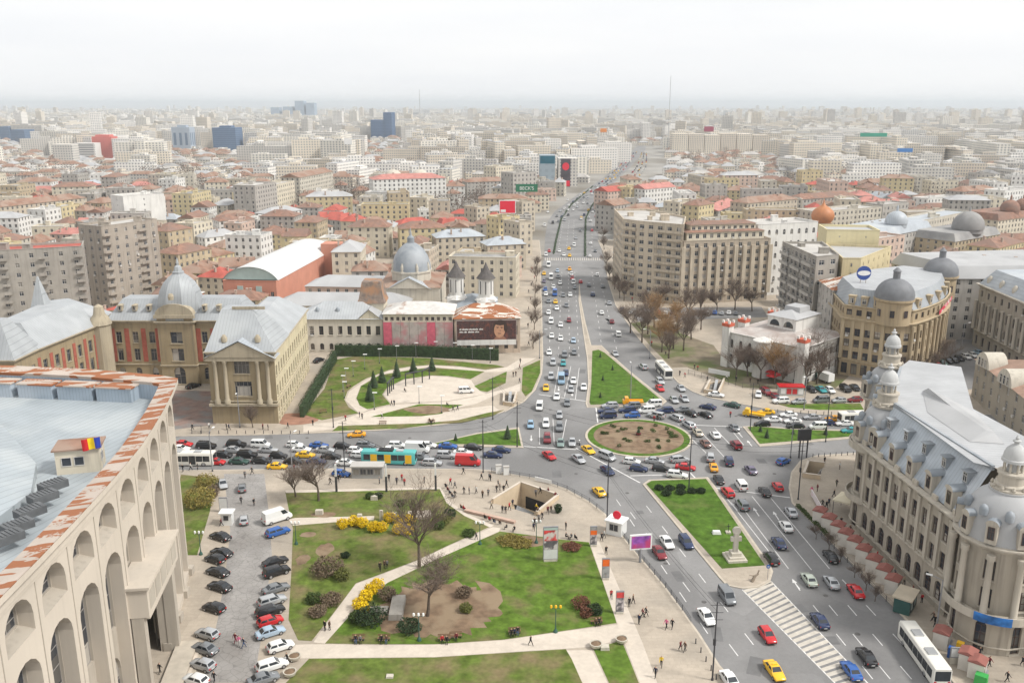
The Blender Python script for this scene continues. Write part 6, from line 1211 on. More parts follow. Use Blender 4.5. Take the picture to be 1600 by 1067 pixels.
SPEC = { # length, half width, height, (x, lower z, upper z, width factor) stations, greenhouse base x0 x1, top x0 x1
 'sedan': (4.4, .86, 1.44, [(2.2, .34, .60, .80), (2.08, .24, .70, .92), (1.35, .2, .84, .99), (.85, .2, .92, 1), (-.6, .2, .95, 1), (-1.4, .2, .96, .99), (-2.05, .24, .93, .94), (-2.2, .38, .80, .84)], (.98, -1.62), (.30, -.92)),
 'hatch': (3.9, .83, 1.47, [(1.95, .34, .62, .80), (1.82, .24, .74, .92), (1.2, .2, .88, .99), (.8, .2, .94, 1), (-.7, .2, .97, 1), (-1.6, .22, .96, .98), (-1.86, .26, .90, .94), (-1.95, .38, .70, .86)], (.95, -1.84), (.25, -1.42)),
 'estate': (4.5, .87, 1.55, [(2.25, .36, .64, .80), (2.12, .26, .76, .92), (1.4, .22, .90, .99), (.95, .22, .98, 1), (-1.2, .22, 1.0, 1), (-1.9, .24, 1.0, .98), (-2.16, .28, .94, .95), (-2.25, .40, .72, .88)], (1.08, -2.14), (.42, -1.80)),
 'suv': (4.5, .92, 1.72, [(2.25, .42, .74, .82), (2.12, .32, .92, .94), (1.4, .28, 1.04, .99), (.95, .28, 1.08, 1), (-1.2, .28, 1.1, 1), (-1.9, .3, 1.1, .98), (-2.16, .34, 1.04, .95), (-2.25, .46, .8, .88)], (1.1, -2.14), (.5, -1.86)),
 'van': (4.3, .88, 1.85, [(2.15, .36, .66, .82), (2.02, .26, .84, .93), (1.5, .22, 1.0, .99), (1.1, .22, 1.06, 1), (-1.2, .22, 1.08, 1), (-1.9, .24, 1.08, .99), (-2.1, .28, 1.04, .97), (-2.15, .36, .8, .93)], (1.45, -2.1), (.75, -2.0)),
 'big van': (5.6, 1.0, 2.55, [(2.8, .42, .8, .84), (2.68, .32, 1.05, .94), (2.2, .28, 1.2, .99), (1.8, .28, 1.3, 1), (-1.5, .28, 1.32, 1), (-2.5, .3, 1.32, 1), (-2.75, .32, 1.3, .99), (-2.8, .4, 1.1, .97)], (2.15, -2.74), (1.25, -2.68)),
}
CARM = {}
def car_meshes(kind, taxi=False):
    key = (kind, taxi)
    if key in CARM: return CARM[key]
    Ln, hw, H, st, gb, gt = SPEC[kind]; mb = MB(); rings = []
    for x, zb, zt, k in st:
        y = hw * k; zm = zb + (zt - zb) * .55
        rings.append([(x, -y * .82, zb), (x, -y * .97, zb + .12), (x, -y, zm), (x, -y * .96, zt - .07), (x, -y * .84, zt), (x, y * .84, zt), (x, y * .96, zt - .07), (x, y, zm), (x, y * .97, zb + .12), (x, y * .82, zb)])
    mb.loft(list(reversed(rings)), 0, cap0=True, cap1=True)
    zb = max(s[2] for s in st) - .05; bw, tw = hw * .93, hw * (.74 if kind not in ('van', 'big van') else .88)
    b = [(gb[0], -bw, zb), (gb[0], bw, zb), (gb[1], bw, zb), (gb[1], -bw, zb)]; t = [(gt[0], -tw, H - .06), (gt[0], tw, H - .06), (gt[1], tw, H - .06), (gt[1], -tw, H - .06)]; r = [(gt[0] - .15, -tw * .8, H), (gt[0] - .15, tw * .8, H), (gt[1] + .12, tw * .8, H), (gt[1] + .12, -tw * .8, H)]
    mb.loft([b, t, r], 0, cap1=True)
    if taxi: mb.box((gt[0] + gt[1]) / 2 + .2, 0, H - .01, .25, .7, .16, 0, 0)
    # dark sills and bumper strips belong to the body
    mb.box(st[0][0] - .02, 0, .30, .12, hw * 1.5, .14, 0, 1); mb.box(st[-1][0] + .02, 0, .36, .12, hw * 1.6, .14, 0, 1)
    body = mb.mesh('body', [PAINT['white'], M_trim], 38)
    g = MB()
    def lerp(p, q, s): return tuple(p[i] + (q[i] - p[i]) * s for i in range(3))
    def pane(p0, p1, p2, p3, m0=.1, m1=.12, m2=.16, off=.012):
        a = lerp(lerp(p0, p1, m0), lerp(p3, p2, m0), m2); b_ = lerp(lerp(p0, p1, 1 - m0), lerp(p3, p2, 1 - m0), m2); c = lerp(lerp(p0, p1, 1 - m0), lerp(p3, p2, 1 - m0), 1 - m1); d = lerp(lerp(p0, p1, m0), lerp(p3, p2, m0), 1 - m1)
        n = (Vector(b_) - Vector(a)).cross(Vector(d) - Vector(a)).normalized() * off; g.quad(*[tuple(Vector(q) + n) for q in (a, b_, c, d)])
    pane(b[0], b[1], t[1], t[0], .06, .05, .08)                       # windscreen
    if kind != 'big van': pane(b[2], b[3], t[3], t[2], .1, .12, .2)   # rear window
    for s0, s1, u0, u1 in ((b[1], b[2], t[1], t[2]), (b[3], b[0], t[3], t[0])):
        if kind == 'big van': rngs = [(0, .26)] if s0 is b[1] else [(.74, 1)]
        elif kind == 'van': rngs = [(0, .34), (.36, .66), (.68, 1)]
        else: rngs = [(0, .48), (.5, 1)]
        for x0, x1 in rngs: pane(lerp(s0, s1, x0), lerp(s0, s1, x1), lerp(u0, u1, x1), lerp(u0, u1, x0), .06, .12, .2)
    glass = g.mesh('windows', [M_carglass]); CARM[key] = (body, glass, Ln, hw, st); return CARM[key]
def wheel_mesh(r=.31):
    if ('wheel', r) in CARM: return CARM[('wheel', r)]
    mb = MB(); n = 12
    for rr, y0, y1, m in ((r, -.1, .1, 0), (r * .62, -.115, .115, 1)):
        A = [[(rr * math.cos(2 * math.pi * k / n), y, rr * math.sin(2 * math.pi * k / n)) for k in range(n)] for y in (y0, y1)]; mb.loft(A, m, cap0=True, cap1=True)
    CARM[('wheel', r)] = mb.mesh('wheel', [M_tyre, M_rim], 40); return CARM[('wheel', r)]
def lamp_mesh(tail):
    k = ('lamp', tail)
    if k not in CARM: mb = MB(); mb.box(0, 0, 0, .10, .34, .15 if not tail else .2); CARM[k] = mb.mesh('lamp', [M_tail if tail else M_head])
    return CARM[k]
def plate_mesh():
    if 'plate' not in CARM: mb = MB(); mb.box(0, 0, 0, .03, .5, .11); CARM['plate'] = mb.mesh('number_plate', [M_plate])
    return CARM['plate']
PLACED = []
def car(x, y, dx, dy, colour, kind='sedan', label='', group=None, taxi=False, z=0.0, cat=None, detail=True):
    c = G(x, y, z + .65); h = G(x + dx, y + dy, z + .65) - c; a = math.atan2(h.y, h.x)
    for _ in range(12):                                             # keep bumpers apart
        hit = False
        for (qx, qy, qa, ql) in PLACED:
            d = V((c.x - qx, c.y - qy)); du = d.x * math.cos(qa) + d.y * math.sin(qa); dv = -d.x * math.sin(qa) + d.y * math.cos(qa)
            if abs(math.cos(qa - a)) > .6 and abs(du) < (ql + SPEC[kind][0]) / 2 + .25 and abs(dv) < 2.05:
                if abs(du) / ((ql + 4) / 2) > abs(dv) / 2.05: s = math.copysign(.25, du); c.x += s * math.cos(qa); c.y += s * math.sin(qa)
                else: s = math.copysign(.2, dv); c.x -= s * math.sin(qa); c.y += s * math.cos(qa)
                hit = True
        if not hit: break
    body, glass, Ln, hw, st = car_meshes(kind, taxi); PLACED.append((c.x, c.y, a, Ln))
    t = thing('taxi' if taxi else {'van': 'small_van', 'big van': 'delivery_van', 'suv': 'off_road_car'}.get(kind, 'car'), label, cat or ('taxi' if taxi else ('van' if 'van' in kind else 'car')), (c.x, c.y, z + .005), a, group)
    o = put('body', body, t); o.material_slots[0].link = 'OBJECT'; o.material_slots[0].material = PAINT[colour]; put('windows', glass, t)
    r = .31 if kind not in ('suv', 'big van') else .37; wb = Ln * .3; wm = wheel_mesh(r)
    for sx in (1, -1):
        for sy in (1, -1): put('wheel', wm, t, (sx * wb + (.05 if sx > 0 else -.02), sy * (hw - .1), r))
    if detail:
        for sy in (1, -1):
            put('headlight', lamp_mesh(False), t, (st[1][0] - .02, sy * hw * .68, st[1][2] - .22)); put('tail_light', lamp_mesh(True), t, (st[-2][0] - .06, sy * hw * .72, st[-2][2] - .30))
        put('number_plate', plate_mesh(), t, (-Ln / 2 - .05, 0, .5))
    return t
KW = {'sedan': 'saloon', 'hatch': 'hatchback', 'estate': 'estate car', 'suv': 'off-roader', 'van': 'small van', 'big van': 'delivery van'}
def lane(where, group, dx, dy, items, z=0.0, detail=True, order='from the left'):
    """items: x, y, colour, kind[, dx, dy] given in the order that the label counts"""
    cnt = {}
    for it in items: k = (it[2], it[3]); cnt[k] = cnt.get(k, 0) + 1
    seen = {}
    for it in items:
        x, y, col, kd = it[:4]; hd = it[4:6] if len(it) > 5 else (dx, dy); tx = kd == 'taxi'; k = (col, kd); seen[k] = seen.get(k, 0) + 1
        nm = f"{col} {'taxi' if tx else KW[kd]}"; lab = (f"{nm} {where}" if cnt[k] == 1 else f"{ORD[seen[k] - 1]} {nm} {order} {where}")
        car(x, y, hd[0], hd[1], col, 'sedan' if tx else kd, lab, group, tx, z, detail=detail)
q = 'cars jammed on the west arm'
lane('in the far row of the west queue', q, 10, .3, [(286, 693, 'red', 'sedan'), (322, 696, 'black', 'suv'), (369, 694, 'black', 'suv'), (407, 694, 'white', 'van'), (460, 694, 'white', 'hatch'), (498, 695, 'blue', 'sedan'), (535, 696, 'black', 'hatch'), (571, 695, 'grey', 'estate'), (621, 695, 'white', 'estate'), (669, 695, 'white', 'hatch'), (698, 696, 'blue', 'sedan'), (739, 698, 'black', 'sedan'), (783, 702, 'dark blue', 'sedan')])
lane('in the second row of the west queue', q, 10, .3, [(282, 700, 'white', 'sedan'), (365, 702, 'silver', 'sedan'), (419, 702, 'silver', 'sedan'), (471, 701, 'white', 'sedan'), (508, 702, 'silver', 'sedan'), (556, 703, 'white', 'hatch'), (609, 702, 'white', 'sedan'), (652, 702, 'white', 'big van'), (697, 711, 'silver', 'suv'), (723, 706, 'white', 'sedan'), (770, 710, 'dark blue', 'sedan')])
lane('in the third row of the west queue', q, 10, .3, [(349, 710, 'black', 'hatch'), (386, 710, 'black', 'suv'), (435, 711, 'black', 'hatch'), (477, 710, 'yellow', 'taxi'), (517, 712, 'black', 'sedan'), (561, 710, 'white', 'hatch'), (657, 713, 'grey', 'hatch'), (675, 722, 'silver', 'estate'), (731, 722, 'red', 'big van')])
lane('in the near row of the west queue', q, 10, .2, [(338, 721, 'red', 'hatch'), (373, 720, 'dark green', 'sedan'), (408, 719, 'black', 'sedan'), (433, 728, 'yellow', 'taxi'), (459, 720, 'black', 'sedan'), (494, 720, 'dark blue', 'sedan'), (540, 722, 'white', 'sedan')])
lane('alone on the empty westbound carriageway', None, -10, .6, [(557, 678, 'orange', 'taxi')]); lane('parked on the pavement by the bus shelter', None, 10, 1, [(533, 739, 'blue', 'hatch')], PZ)
q = 'cars waiting on the boulevard'
lane('on the boulevard above the roundabout', q, 0, 10, [(864, 566, 'silver', 'suv'), (880, 567, 'teal', 'hatch'), (861, 588, 'silver', 'suv'), (884, 582, 'dark blue', 'sedan'), (877, 594, 'light blue', 'big van'), (896, 594, 'white', 'sedan'), (853, 605, 'yellow', 'taxi'), (892, 608, 'silver', 'hatch'), (912, 604, 'white', 'sedan'), (870, 619, 'white', 'sedan', -2, 10), (843, 635, 'white', 'van', -2, 10), (886, 629, 'grey', 'hatch'), (874, 648, 'silver', 'hatch'), (829, 663, 'light blue', 'hatch'), (853, 661, 'white', 'estate'), (874, 667, 'grey', 'suv'), (855, 685, 'dark red', 'suv'), (876, 691, 'green grey', 'sedan'), (894, 690, 'silver', 'sedan')], order='counted from the far end')
lane('crossing the junction left of the roundabout', 'cars in the junction', 10, 7, [(858, 711, 'red', 'sedan'), (904, 716, 'silver', 'sedan'), (919, 702, 'yellow', 'taxi'), (936, 767, 'yellow', 'taxi', -9, -9), (949, 734, 'dark blue', 'sedan', 9, 7)])
lane('farther up the boulevard queue', q, 0, 10, [(857, 415, 'white', 'big van'), (850, 427, 'yellow', 'taxi'), (871, 423, 'pale blue', 'hatch'), (861, 434, 'white', 'big van'), (872, 432, 'grey', 'hatch'), (850, 439, 'purple grey', 'hatch'), (875, 442, 'white', 'hatch'), (865, 448, 'white', 'hatch'), (852, 452, 'blue', 'hatch'), (867, 459, 'blue', 'big van'), (853, 459, 'white', 'hatch'), (880, 461, 'grey', 'hatch'), (891, 460, 'white', 'sedan'), (857, 470, 'grey', 'sedan'), (868, 471, 'yellow', 'taxi'), (885, 477, 'grey', 'hatch'), (870, 481, 'white', 'sedan'), (857, 488, 'white', 'hatch'), (889, 500, 'dark red', 'hatch'), (861, 502, 'white', 'van'), (876, 507, 'white', 'sedan'), (862, 524, 'white', 'sedan'), (876, 528, 'white', 'sedan'), (896, 532, 'pale blue', 'hatch'), (858, 550, 'white', 'sedan'), (882, 554, 'grey', 'suv'), (897, 550, 'grey', 'hatch')], detail=False, order='counted from the far end')
lane('queueing beside the boulevard divider', q, 0, 10, [(890, 420, 'orange', 'taxi'), (893, 428, 'white', 'hatch'), (894, 434, 'red', 'hatch'), (896, 441, 'white', 'van'), (898, 449, 'grey', 'hatch')], detail=False)
lane('driving away on the right carriageway', 'cars driving away up the boulevard', -3, -10, [(907, 440, 'red', 'hatch'), (920, 445, 'grey', 'hatch'), (933, 429, 'white', 'hatch'), (942, 447, 'grey', 'sedan'), (926, 460, 'dark blue', 'suv'), (952, 473, 'silver', 'sedan'), (940, 488, 'white', 'sedan'), (956, 502, 'dark red', 'sedan'), (966, 522, 'white', 'van', -4, -10), (961, 552, 'silver', 'sedan', 6, 8)], detail=False, order='counted from the far end')
lane('beyond the zebra crossing', 'cars beyond the crossing', 0, 10, [(874, 392, 'white', 'hatch'), (881, 398, 'white', 'sedan'), (889, 388, 'yellow', 'taxi'), (890, 399, 'yellow', 'taxi'), (897, 383, 'white', 'van'), (900, 372, 'silver', 'hatch'), (922, 400, 'white', 'hatch', 0, -10), (930, 392, 'grey', 'sedan', 0, -10), (923, 380, 'white', 'sedan', 0, -10), (925, 360, 'red', 'hatch', 0, -10), (907, 360, 'grey', 'sedan', 0, -10), (858, 392, 'red', 'hatch'), (853, 398, 'white', 'van'), (908, 342, 'white', 'sedan', 0, -10), (918, 318, 'grey', 'sedan', 0, -10), (923, 345, 'white', 'hatch', 0, -10), (851, 352, 'white', 'van'), (856, 331, 'white', 'hatch'), (887, 312, 'white', 'hatch', -3, 8), (932, 300, 'silver', 'hatch', 3, -8), (950, 285, 'white', 'hatch', 3, -8), (962, 270, 'silver', 'hatch', 3, -8), (975, 256, 'white', 'hatch', 3, -8), (940, 283, 'white', 'hatch', -3, 8), (953, 271, 'silver', 'sedan', -3, 8), (966, 262, 'white', 'van', -3, 8), (985, 250, 'grey', 'hatch', 3, -8)], detail=False, order='counted from the near end')
rt = random.Random(8); fc = ['white', 'silver', 'grey', 'black', 'white', 'red', 'dark blue', 'yellow', 'white', 'silver']
def px_of(p): zc = p.y * math.cos(PITCH) + CH * math.sin(PITCH); return 800 + F * p.x / zc, 533.5 - F * (p.y * math.sin(PITCH) - CH * math.cos(PITCH)) / zc
for li, (f, up_) in enumerate(((.10, 0), (.2, 0), (.3, 0), (.60, 1), (.72, 1), (.84, 1))):
    Y = 600 + li * 7; it = []
    while Y < 1500:
        for k in range(len(bvl) - 1):
            if bvl[k].y <= Y < bvl[k + 1].y: s_ = (Y - bvl[k].y) / (bvl[k + 1].y - bvl[k].y); a_ = bvl[k].lerp(bvl[k + 1], s_); b_ = bvr[k].lerp(bvr[k + 1], s_); d_ = bvl[k + 1] - bvl[k]; break
        p_ = a_.lerp(b_, f); p_.y = Y; x_, y_ = px_of(p_); x2, y2 = px_of(p_ + d_.normalized() * 4 * (1 if up_ else -1)); it.append((x_, y_, fc[rt.randrange(10)], ('hatch', 'sedan', 'van', 'estate')[rt.randrange(4)], x2 - x_, y2 - y_)); Y += rt.uniform(11, 38)
    lane(f'in far boulevard lane {STOREY[li]} from the left', 'cars on the far boulevard', 0, 10, it, detail=False, order='counted from near')
q = 'cars packed round the roundabout'
lane('in the pack above the roundabout', q, -10, .5, [(947, 641, 'dark blue', 'sedan'), (950, 649, 'dark blue', 'van'), (953, 633, 'silver', 'estate'), (980, 640, 'dark blue', 'estate'), (988, 634, 'grey', 'suv'), (988, 648, 'blue', 'hatch'), (1010, 641, 'white', 'van'), (1021, 631, 'white', 'van'), (1025, 649, 'silver', 'suv', -10, -2), (1035, 641, 'dark blue', 'estate'), (1054, 640, 'grey', 'sedan'), (1057, 652, 'silver', 'estate', -9, -4), (1076, 663, 'silver', 'estate', -9, -6), (1079, 645, 'black', 'sedan', -9, -4), (1102, 647, 'black', 'sedan', -9, -4), (1090, 675, 'beige', 'sedan', -8, -9), (1106, 635, 'dark blue', 'sedan', -10, -2), (1144, 632, 'dark green', 'sedan', -10, -2)])
lane('right of the roundabout', q, -7, -8, [(1102, 692, 'brown', 'sedan'), (1117, 679, 'white', 'sedan'), (1147, 667, 'grey', 'sedan'), (1150, 695, 'dark red', 'suv'), (1110, 714, 'silver', 'suv', -1, -10), (1115, 729, 'orange', 'taxi', -3, -10), (1139, 720, 'dark blue', 'suv', -3, -10), (1123, 748, 'black', 'sedan', -5, -9), (1173, 733, 'purple grey', 'sedan'), (1224, 720, 'blue', 'hatch', 9, -4), (1137, 768, 'red', 'estate')])
lane('in the pack below the roundabout', q, 10, 1, [(949, 713, 'silver', 'van', 10, 4), (987, 720, 'white', 'hatch'), (998, 731, 'dark blue', 'hatch'), (1023, 719, 'silver', 'sedan'), (1033, 731, 'black', 'hatch'), (1058, 741, 'white', 'estate'), (1062, 717, 'silver', 'estate', 10, -1), (1071, 729, 'red', 'sedan')])
q = 'cars leaving up the right-hand road'
lane('on the right-hand road', q, -8, -11, [(1158, 758, 'white', 'van'), (1195, 767, 'black', 'sedan'), (1215, 759, 'red', 'hatch'), (1160, 788, 'grey', 'suv'), (1236, 799, 'silver', 'sedan'), (1228, 821, 'white', 'sedan'), (1217, 847, 'dark blue', 'sedan'), (1205, 871, 'black', 'estate'), (1298, 868, 'black', 'sedan'), (1264, 904, 'pale green', 'sedan'), (1299, 908, 'silver', 'sedan'), (1337, 922, 'red', 'sedan'), (1281, 968, 'dark blue', 'sedan'), (1354, 1024, 'black', 'taxi'), (1330, 1046, 'blue', 'sedan')], order='counted from the far end')
lane('on the near left-hand road', 'cars coming down the near road', 8, 11, [(1042, 846, 'white', 'sedan'), (1072, 846, 'dark blue', 'estate'), (1030, 862, 'dark red', 'sedan'), (1136, 931, 'grey', 'van'), (1104, 962, 'white', 'sedan'), (1199, 991, 'red', 'hatch'), (1210, 1046, 'yellow', 'taxi'), (1141, 1062, 'white', 'sedan')], order='counted from the far end')
q = 'cars parked beside the theatre'
lane('parked on the theatre side', q, -22, -7, [(344, 837, 'black', 'sedan'), (346, 862, 'black', 'sedan'), (337, 871, 'black', 'hatch'), (340, 892, 'black', 'sedan'), (343, 915, 'black', 'sedan'), (334, 948, 'black', 'hatch'), (323, 989, 'silver', 'hatch'), (319, 1012, 'grey', 'sedan'), (316, 1037, 'silver', 'hatch'), (305, 1061, 'white', 'hatch')], PZ, order='counted from the far end')
lane('parked along the park edge', q, 22, -7, [(433, 809, 'white', 'big van'), (434, 830, 'blue', 'estate'), (430, 876, 'black', 'sedan'), (432, 892, 'black', 'suv'), (431, 918, 'grey', 'sedan'), (425, 937, 'silver', 'estate'), (422, 953, 'black', 'estate'), (422, 969, 'red', 'hatch'), (422, 986, 'pale blue', 'sedan'), (438, 1008, 'white', 'hatch'), (425, 1038, 'white', 'estate'), (411, 1059, 'grey', 'sedan')], PZ, order='counted from the far end')
lane('on the cobbled parking street', 'cars on the cobbled street', 0, -10, [(348, 755, 'silver', 'sedan', 3, 10), (378, 761, 'grey', 'hatch'), (381, 811, 'silver', 'hatch')], PZ)
q = 'cars jammed on the east arm'
lane('in the east queue', q, -10, 0, [(1197, 643, 'yellow', 'taxi'), (1208, 655, 'white', 'sedan'), (1191, 662, 'black', 'hatch'), (1232, 647, 'white', 'sedan'), (1239, 657, 'white', 'sedan'), (1243, 665, 'black', 'sedan'), (1269, 651, 'silver', 'sedan'), (1278, 666, 'white', 'van'), (1291, 660, 'dark blue', 'hatch'), (1303, 654, 'orange', 'taxi'), (1320, 661, 'white', 'sedan'), (1329, 672, 'teal', 'sedan')])
lane('waiting along the palace verge', 'cars beside the palace verge', -10, .5, [(1220, 626, 'white', 'suv'), (1248, 627, 'silver', 'hatch'), (1283, 625, 'grey', 'van'), (1311, 625, 'silver', 'hatch'), (1336, 624, 'dark red', 'hatch')], PZ)
lane('parked outside the white palace', 'cars parked by the palace', 8, 5, [(1119, 616, 'white', 'sedan', 10, 1), (1185, 616, 'white', 'hatch', 0, 10), (1196, 612, 'dark red', 'suv'), (1206, 616, 'dark red', 'hatch'), (1268, 608, 'black', 'hatch'), (1283, 608, 'teal', 'sedan'), (1296, 609, 'white', 'hatch'), (1321, 607, 'black', 'suv'), (1336, 605, 'black', 'sedan')], PZ)
lane('on the road below the apartment blocks', 'cars on the palace road', 8, 8, [(1005, 573, 'silver', 'suv', -8, -7), (1031, 595, 'silver', 'estate'), (1031, 606, 'red', 'sedan'), (1064, 606, 'silver', 'sedan'), (1069, 622, 'silver', 'sedan'), (1053, 624, 'silver', 'sedan'), (972, 483, 'dark blue', 'sedan', -3, -10)])
q = 'cars parked in the side street'
lane('parked left in the side street', q, 9, 4, [(1466, 571, 'red', 'hatch'), (1473, 567, 'dark green', 'hatch'), (1481, 563, 'black', 'sedan'), (1490, 562, 'black', 'sedan'), (1499, 560, 'black', 'hatch'), (1510, 557, 'white', 'hatch'), (1520, 554, 'white', 'sedan'), (1530, 551, 'light blue', 'sedan')], PZ, False)
lane('parked right in the side street', q, 9, 4, [(1513, 520, 'dark blue', 'hatch'), (1521, 524, 'light blue', 'hatch'), (1529, 528, 'red', 'hatch'), (1537, 532, 'black', 'hatch'), (1546, 537, 'black', 'sedan'), (1556, 542, 'black', 'suv'), (1572, 548, 'dark blue', 'sedan'), (1584, 552, 'dark red', 'hatch')], PZ, False)
lane('parked below the ribbed block', 'cars below the ribbed block', 2, -9, [(985 + k * 11, 488 + (k % 2), ('white', 'grey', 'silver', 'black', 'red', 'white', 'dark blue', 'silver', 'white', 'grey', 'black', 'white', 'blue', 'silver', 'white', 'grey')[k], ('sedan', 'hatch')[k % 2]) for k in range(16)], PZ, False)
lane('parked on the round gathering place', None, 10, -.5, [(728, 610, 'white', 'van')], PZ); lane('parked in the ministry courtyard', None, 10, -3, [(302, 602, 'black', 'sedan')], PZ); lane('parked behind the clipped hedge', None, 9, -4, [(498, 562, 'black', 'sedan')], PZ)
# buses, trolleybus, pickup, truck
def bus(name, lab, x, y, dx, dy, Ln, low, up_, roofc, cat='bus', trolley=False, z=0.0, side='r'):
    c = G(x, y, 1.4); h = G(x + dx, y + dy, 1.4) - c; a = math.atan2(h.y, h.x); t = thing(name, lab, cat, (c.x, c.y, z + .005), a); PLACED.append((c.x, c.y, a, Ln))
    W2, H = 1.27, 2.95; mb = MB(); prof = [(-W2 * .97, .3), (-W2, .55), (-W2, 2.55), (-W2 * .88, H), (W2 * .88, H), (W2, 2.55), (W2, .55), (W2 * .97, .3)]
    mb.loft([[(xx, yy * k, zz if zz < 2.6 else zz - (1 - k)) for yy, zz in prof] for xx, k in ((-Ln / 2, .95), (-Ln / 2 + .15, 1), (Ln / 2 - .25, 1), (Ln / 2, .94))], 0, cap0=True, cap1=True); body = mb.build('body', [low], t, smooth=35)
    mb = MB(); mb.box(0, 0, H - .02, Ln - .8, 2.0, .06, 0, 0); mb.build('roof_panel', [roofc], t)
    n = 7
    for s in (-1, 1):
        for k in range(n):
            x0 = -Ln / 2 + .5 + k * (Ln - 1.2) / n; mb = MB(); door = s == -1 and k in ((1, 3, 6) if trolley else (1, 4)); mb.box(x0 + (Ln - 1.2) / n / 2, s * (W2 + .005), .5 if door else 1.15, (Ln - 1.2) / n - .1, .03, 2.0 if door else 1.3); mb.build('door' if door else 'window', [MATS['paint_yellow'] if door and trolley else M_carglass], t)
    for sx in (-1, 1): mb = MB(); mb.box(sx * (Ln / 2 + .005), 0, 1.1, .04, 2.1, 1.5); mb.build('windscreen' if sx > 0 else 'rear_window', [M_carglass], t)
    wm = wheel_mesh(.48)
    for xx in (-Ln * .28, Ln * .32):
        for s in (-1, 1): put('wheel', wm, t, (xx, s * (W2 - .1), .48))
    for s in (-1, 1): put('headlight', lamp_mesh(False), t, (Ln / 2, s * .9, .7)); put('tail_light', lamp_mesh(True), t, (-Ln / 2, s * .95, .8))
    for k in range(2): mb = MB(); mb.box(-2 + k * 4.5, 0, H + .03, 1.6, 1.3, .22); mb.build('roof_hatch', [up_], t)
    if trolley:
        for s in (-.35, .35): mb = MB(); mb.tube((-.5, s, H + .1), (-6.5, s * 2.2, 5.6), .05); mb.build('trolley_pole', [M_trim], t)
        mb = MB(); mb.box(-.6, 0, H, 3.2, 1.7, .35); mb.build('roof_gear', [M_trim], t)
    return t
M_cream_p = mat('bus_cream', (.70, .68, .62), .4, .05, .4); M_teal_p = mat('trolley_teal', (.10, .42, .40), .45, .06, .4)
bus('city_bus', 'white city bus with dark windows at the bottom right kerb', 1443, 1020, -8, -11, 12, M_cream_p, PAINT['silver'], M_cream_p); bus('city_bus', 'white city bus half hidden by the theatre in the west queue', 293, 716, 10, 0, 12, M_cream_p, PAINT['silver'], M_cream_p); bus('city_bus', 'white city bus coming down past the grass triangle', 1037, 578, 8, 8.5, 11, M_cream_p, PAINT['silver'], M_cream_p); bus('city_bus', 'white city bus half hidden behind the university corner', 1344, 652, -10, .5, 11, M_cream_p, PAINT['silver'], M_cream_p)
bus('trolleybus', 'teal trolleybus with yellow doors in the west queue', 608, 714, 10, .3, 12, M_teal_p, PAINT['silver'], M_teal_p, 'trolleybus', True)
for lab, x, y, dx, dy, col in (('yellow tow truck with an empty flat bed in the east queue', 1177, 647, -10, -1.5, 'yellow'), ('orange pickup truck by the grass triangle', 988, 628, -10, 0, 'orange')):
    c = G(x, y, .7); h = G(x + dx, y + dy, .7) - c; a = math.atan2(h.y, h.x); t = thing('tow_truck' if 'tow' in lab else 'pickup_truck', lab, 'truck', (c.x, c.y, .005), a); b = MB(); b.box(1.7, 0, .45, 1.7, 1.9, .9); b.box(1.55, 0, 1.35, 1.2, 1.75, .75, 0, 0, (.75, .9)); b.build('cab', PAINT[col], t); b = MB(); b.box(-1.0, 0, .75, 3.8, 1.95, .18); b.box(-1.0, .95, .93, 3.8, .07, .3); b.box(-1.0, -.95, .93, 3.8, .07, .3); b.build('bed', PAINT[col], t); b = MB(); b.box(2.1, 0, 1.4, .1, 1.5, .5); b.build('windscreen', M_carglass, t)
    for sx in (1.6, -1.6):
        for s in (-1, 1): put('wheel', wheel_mesh(.37), t, (sx, s * .85, .37))
c = G(1287, 590, 1.2); t = thing('parked_truck', 'white box truck parked under the bare trees', 'truck', (c.x, c.y, PZ), R(115)); b = MB(); b.box(-.8, 0, .7, 4.4, 2.2, 2.2); b.build('box', PAINT['white'], t); b = MB(); b.box(2.3, 0, .5, 1.6, 2.0, 1.7, 0, 0, (.8, .95)); b.build('cab', PAINT['dark green'], t)
for sx in (2.2, -1.8):
    for s in (-1, 1): put('wheel', wheel_mesh(.37), t, (sx, s * .95, .37))
c = G(905.5, 690, .6); t = thing('motorcycle', 'white motorcycle waiting beside the roundabout kerb', 'motorcycle', (c.x, c.y, 0), R(-90)); b = MB(); b.box(0, 0, .45, 1.0, .35, .5, 0, 0, (.8, .7)); b.build('body', PAINT['white'], t)
for sx in (-.7, .7): put('wheel', wheel_mesh(.31), t, (sx, 0, .31))
b = MB(); b.tube((.5, -.35, 1.0), (.5, .35, 1.0), .03); b.tube((.65, 0, .4), (.5, 0, 1.0), .05); b.build('handlebar', M_trim, t)
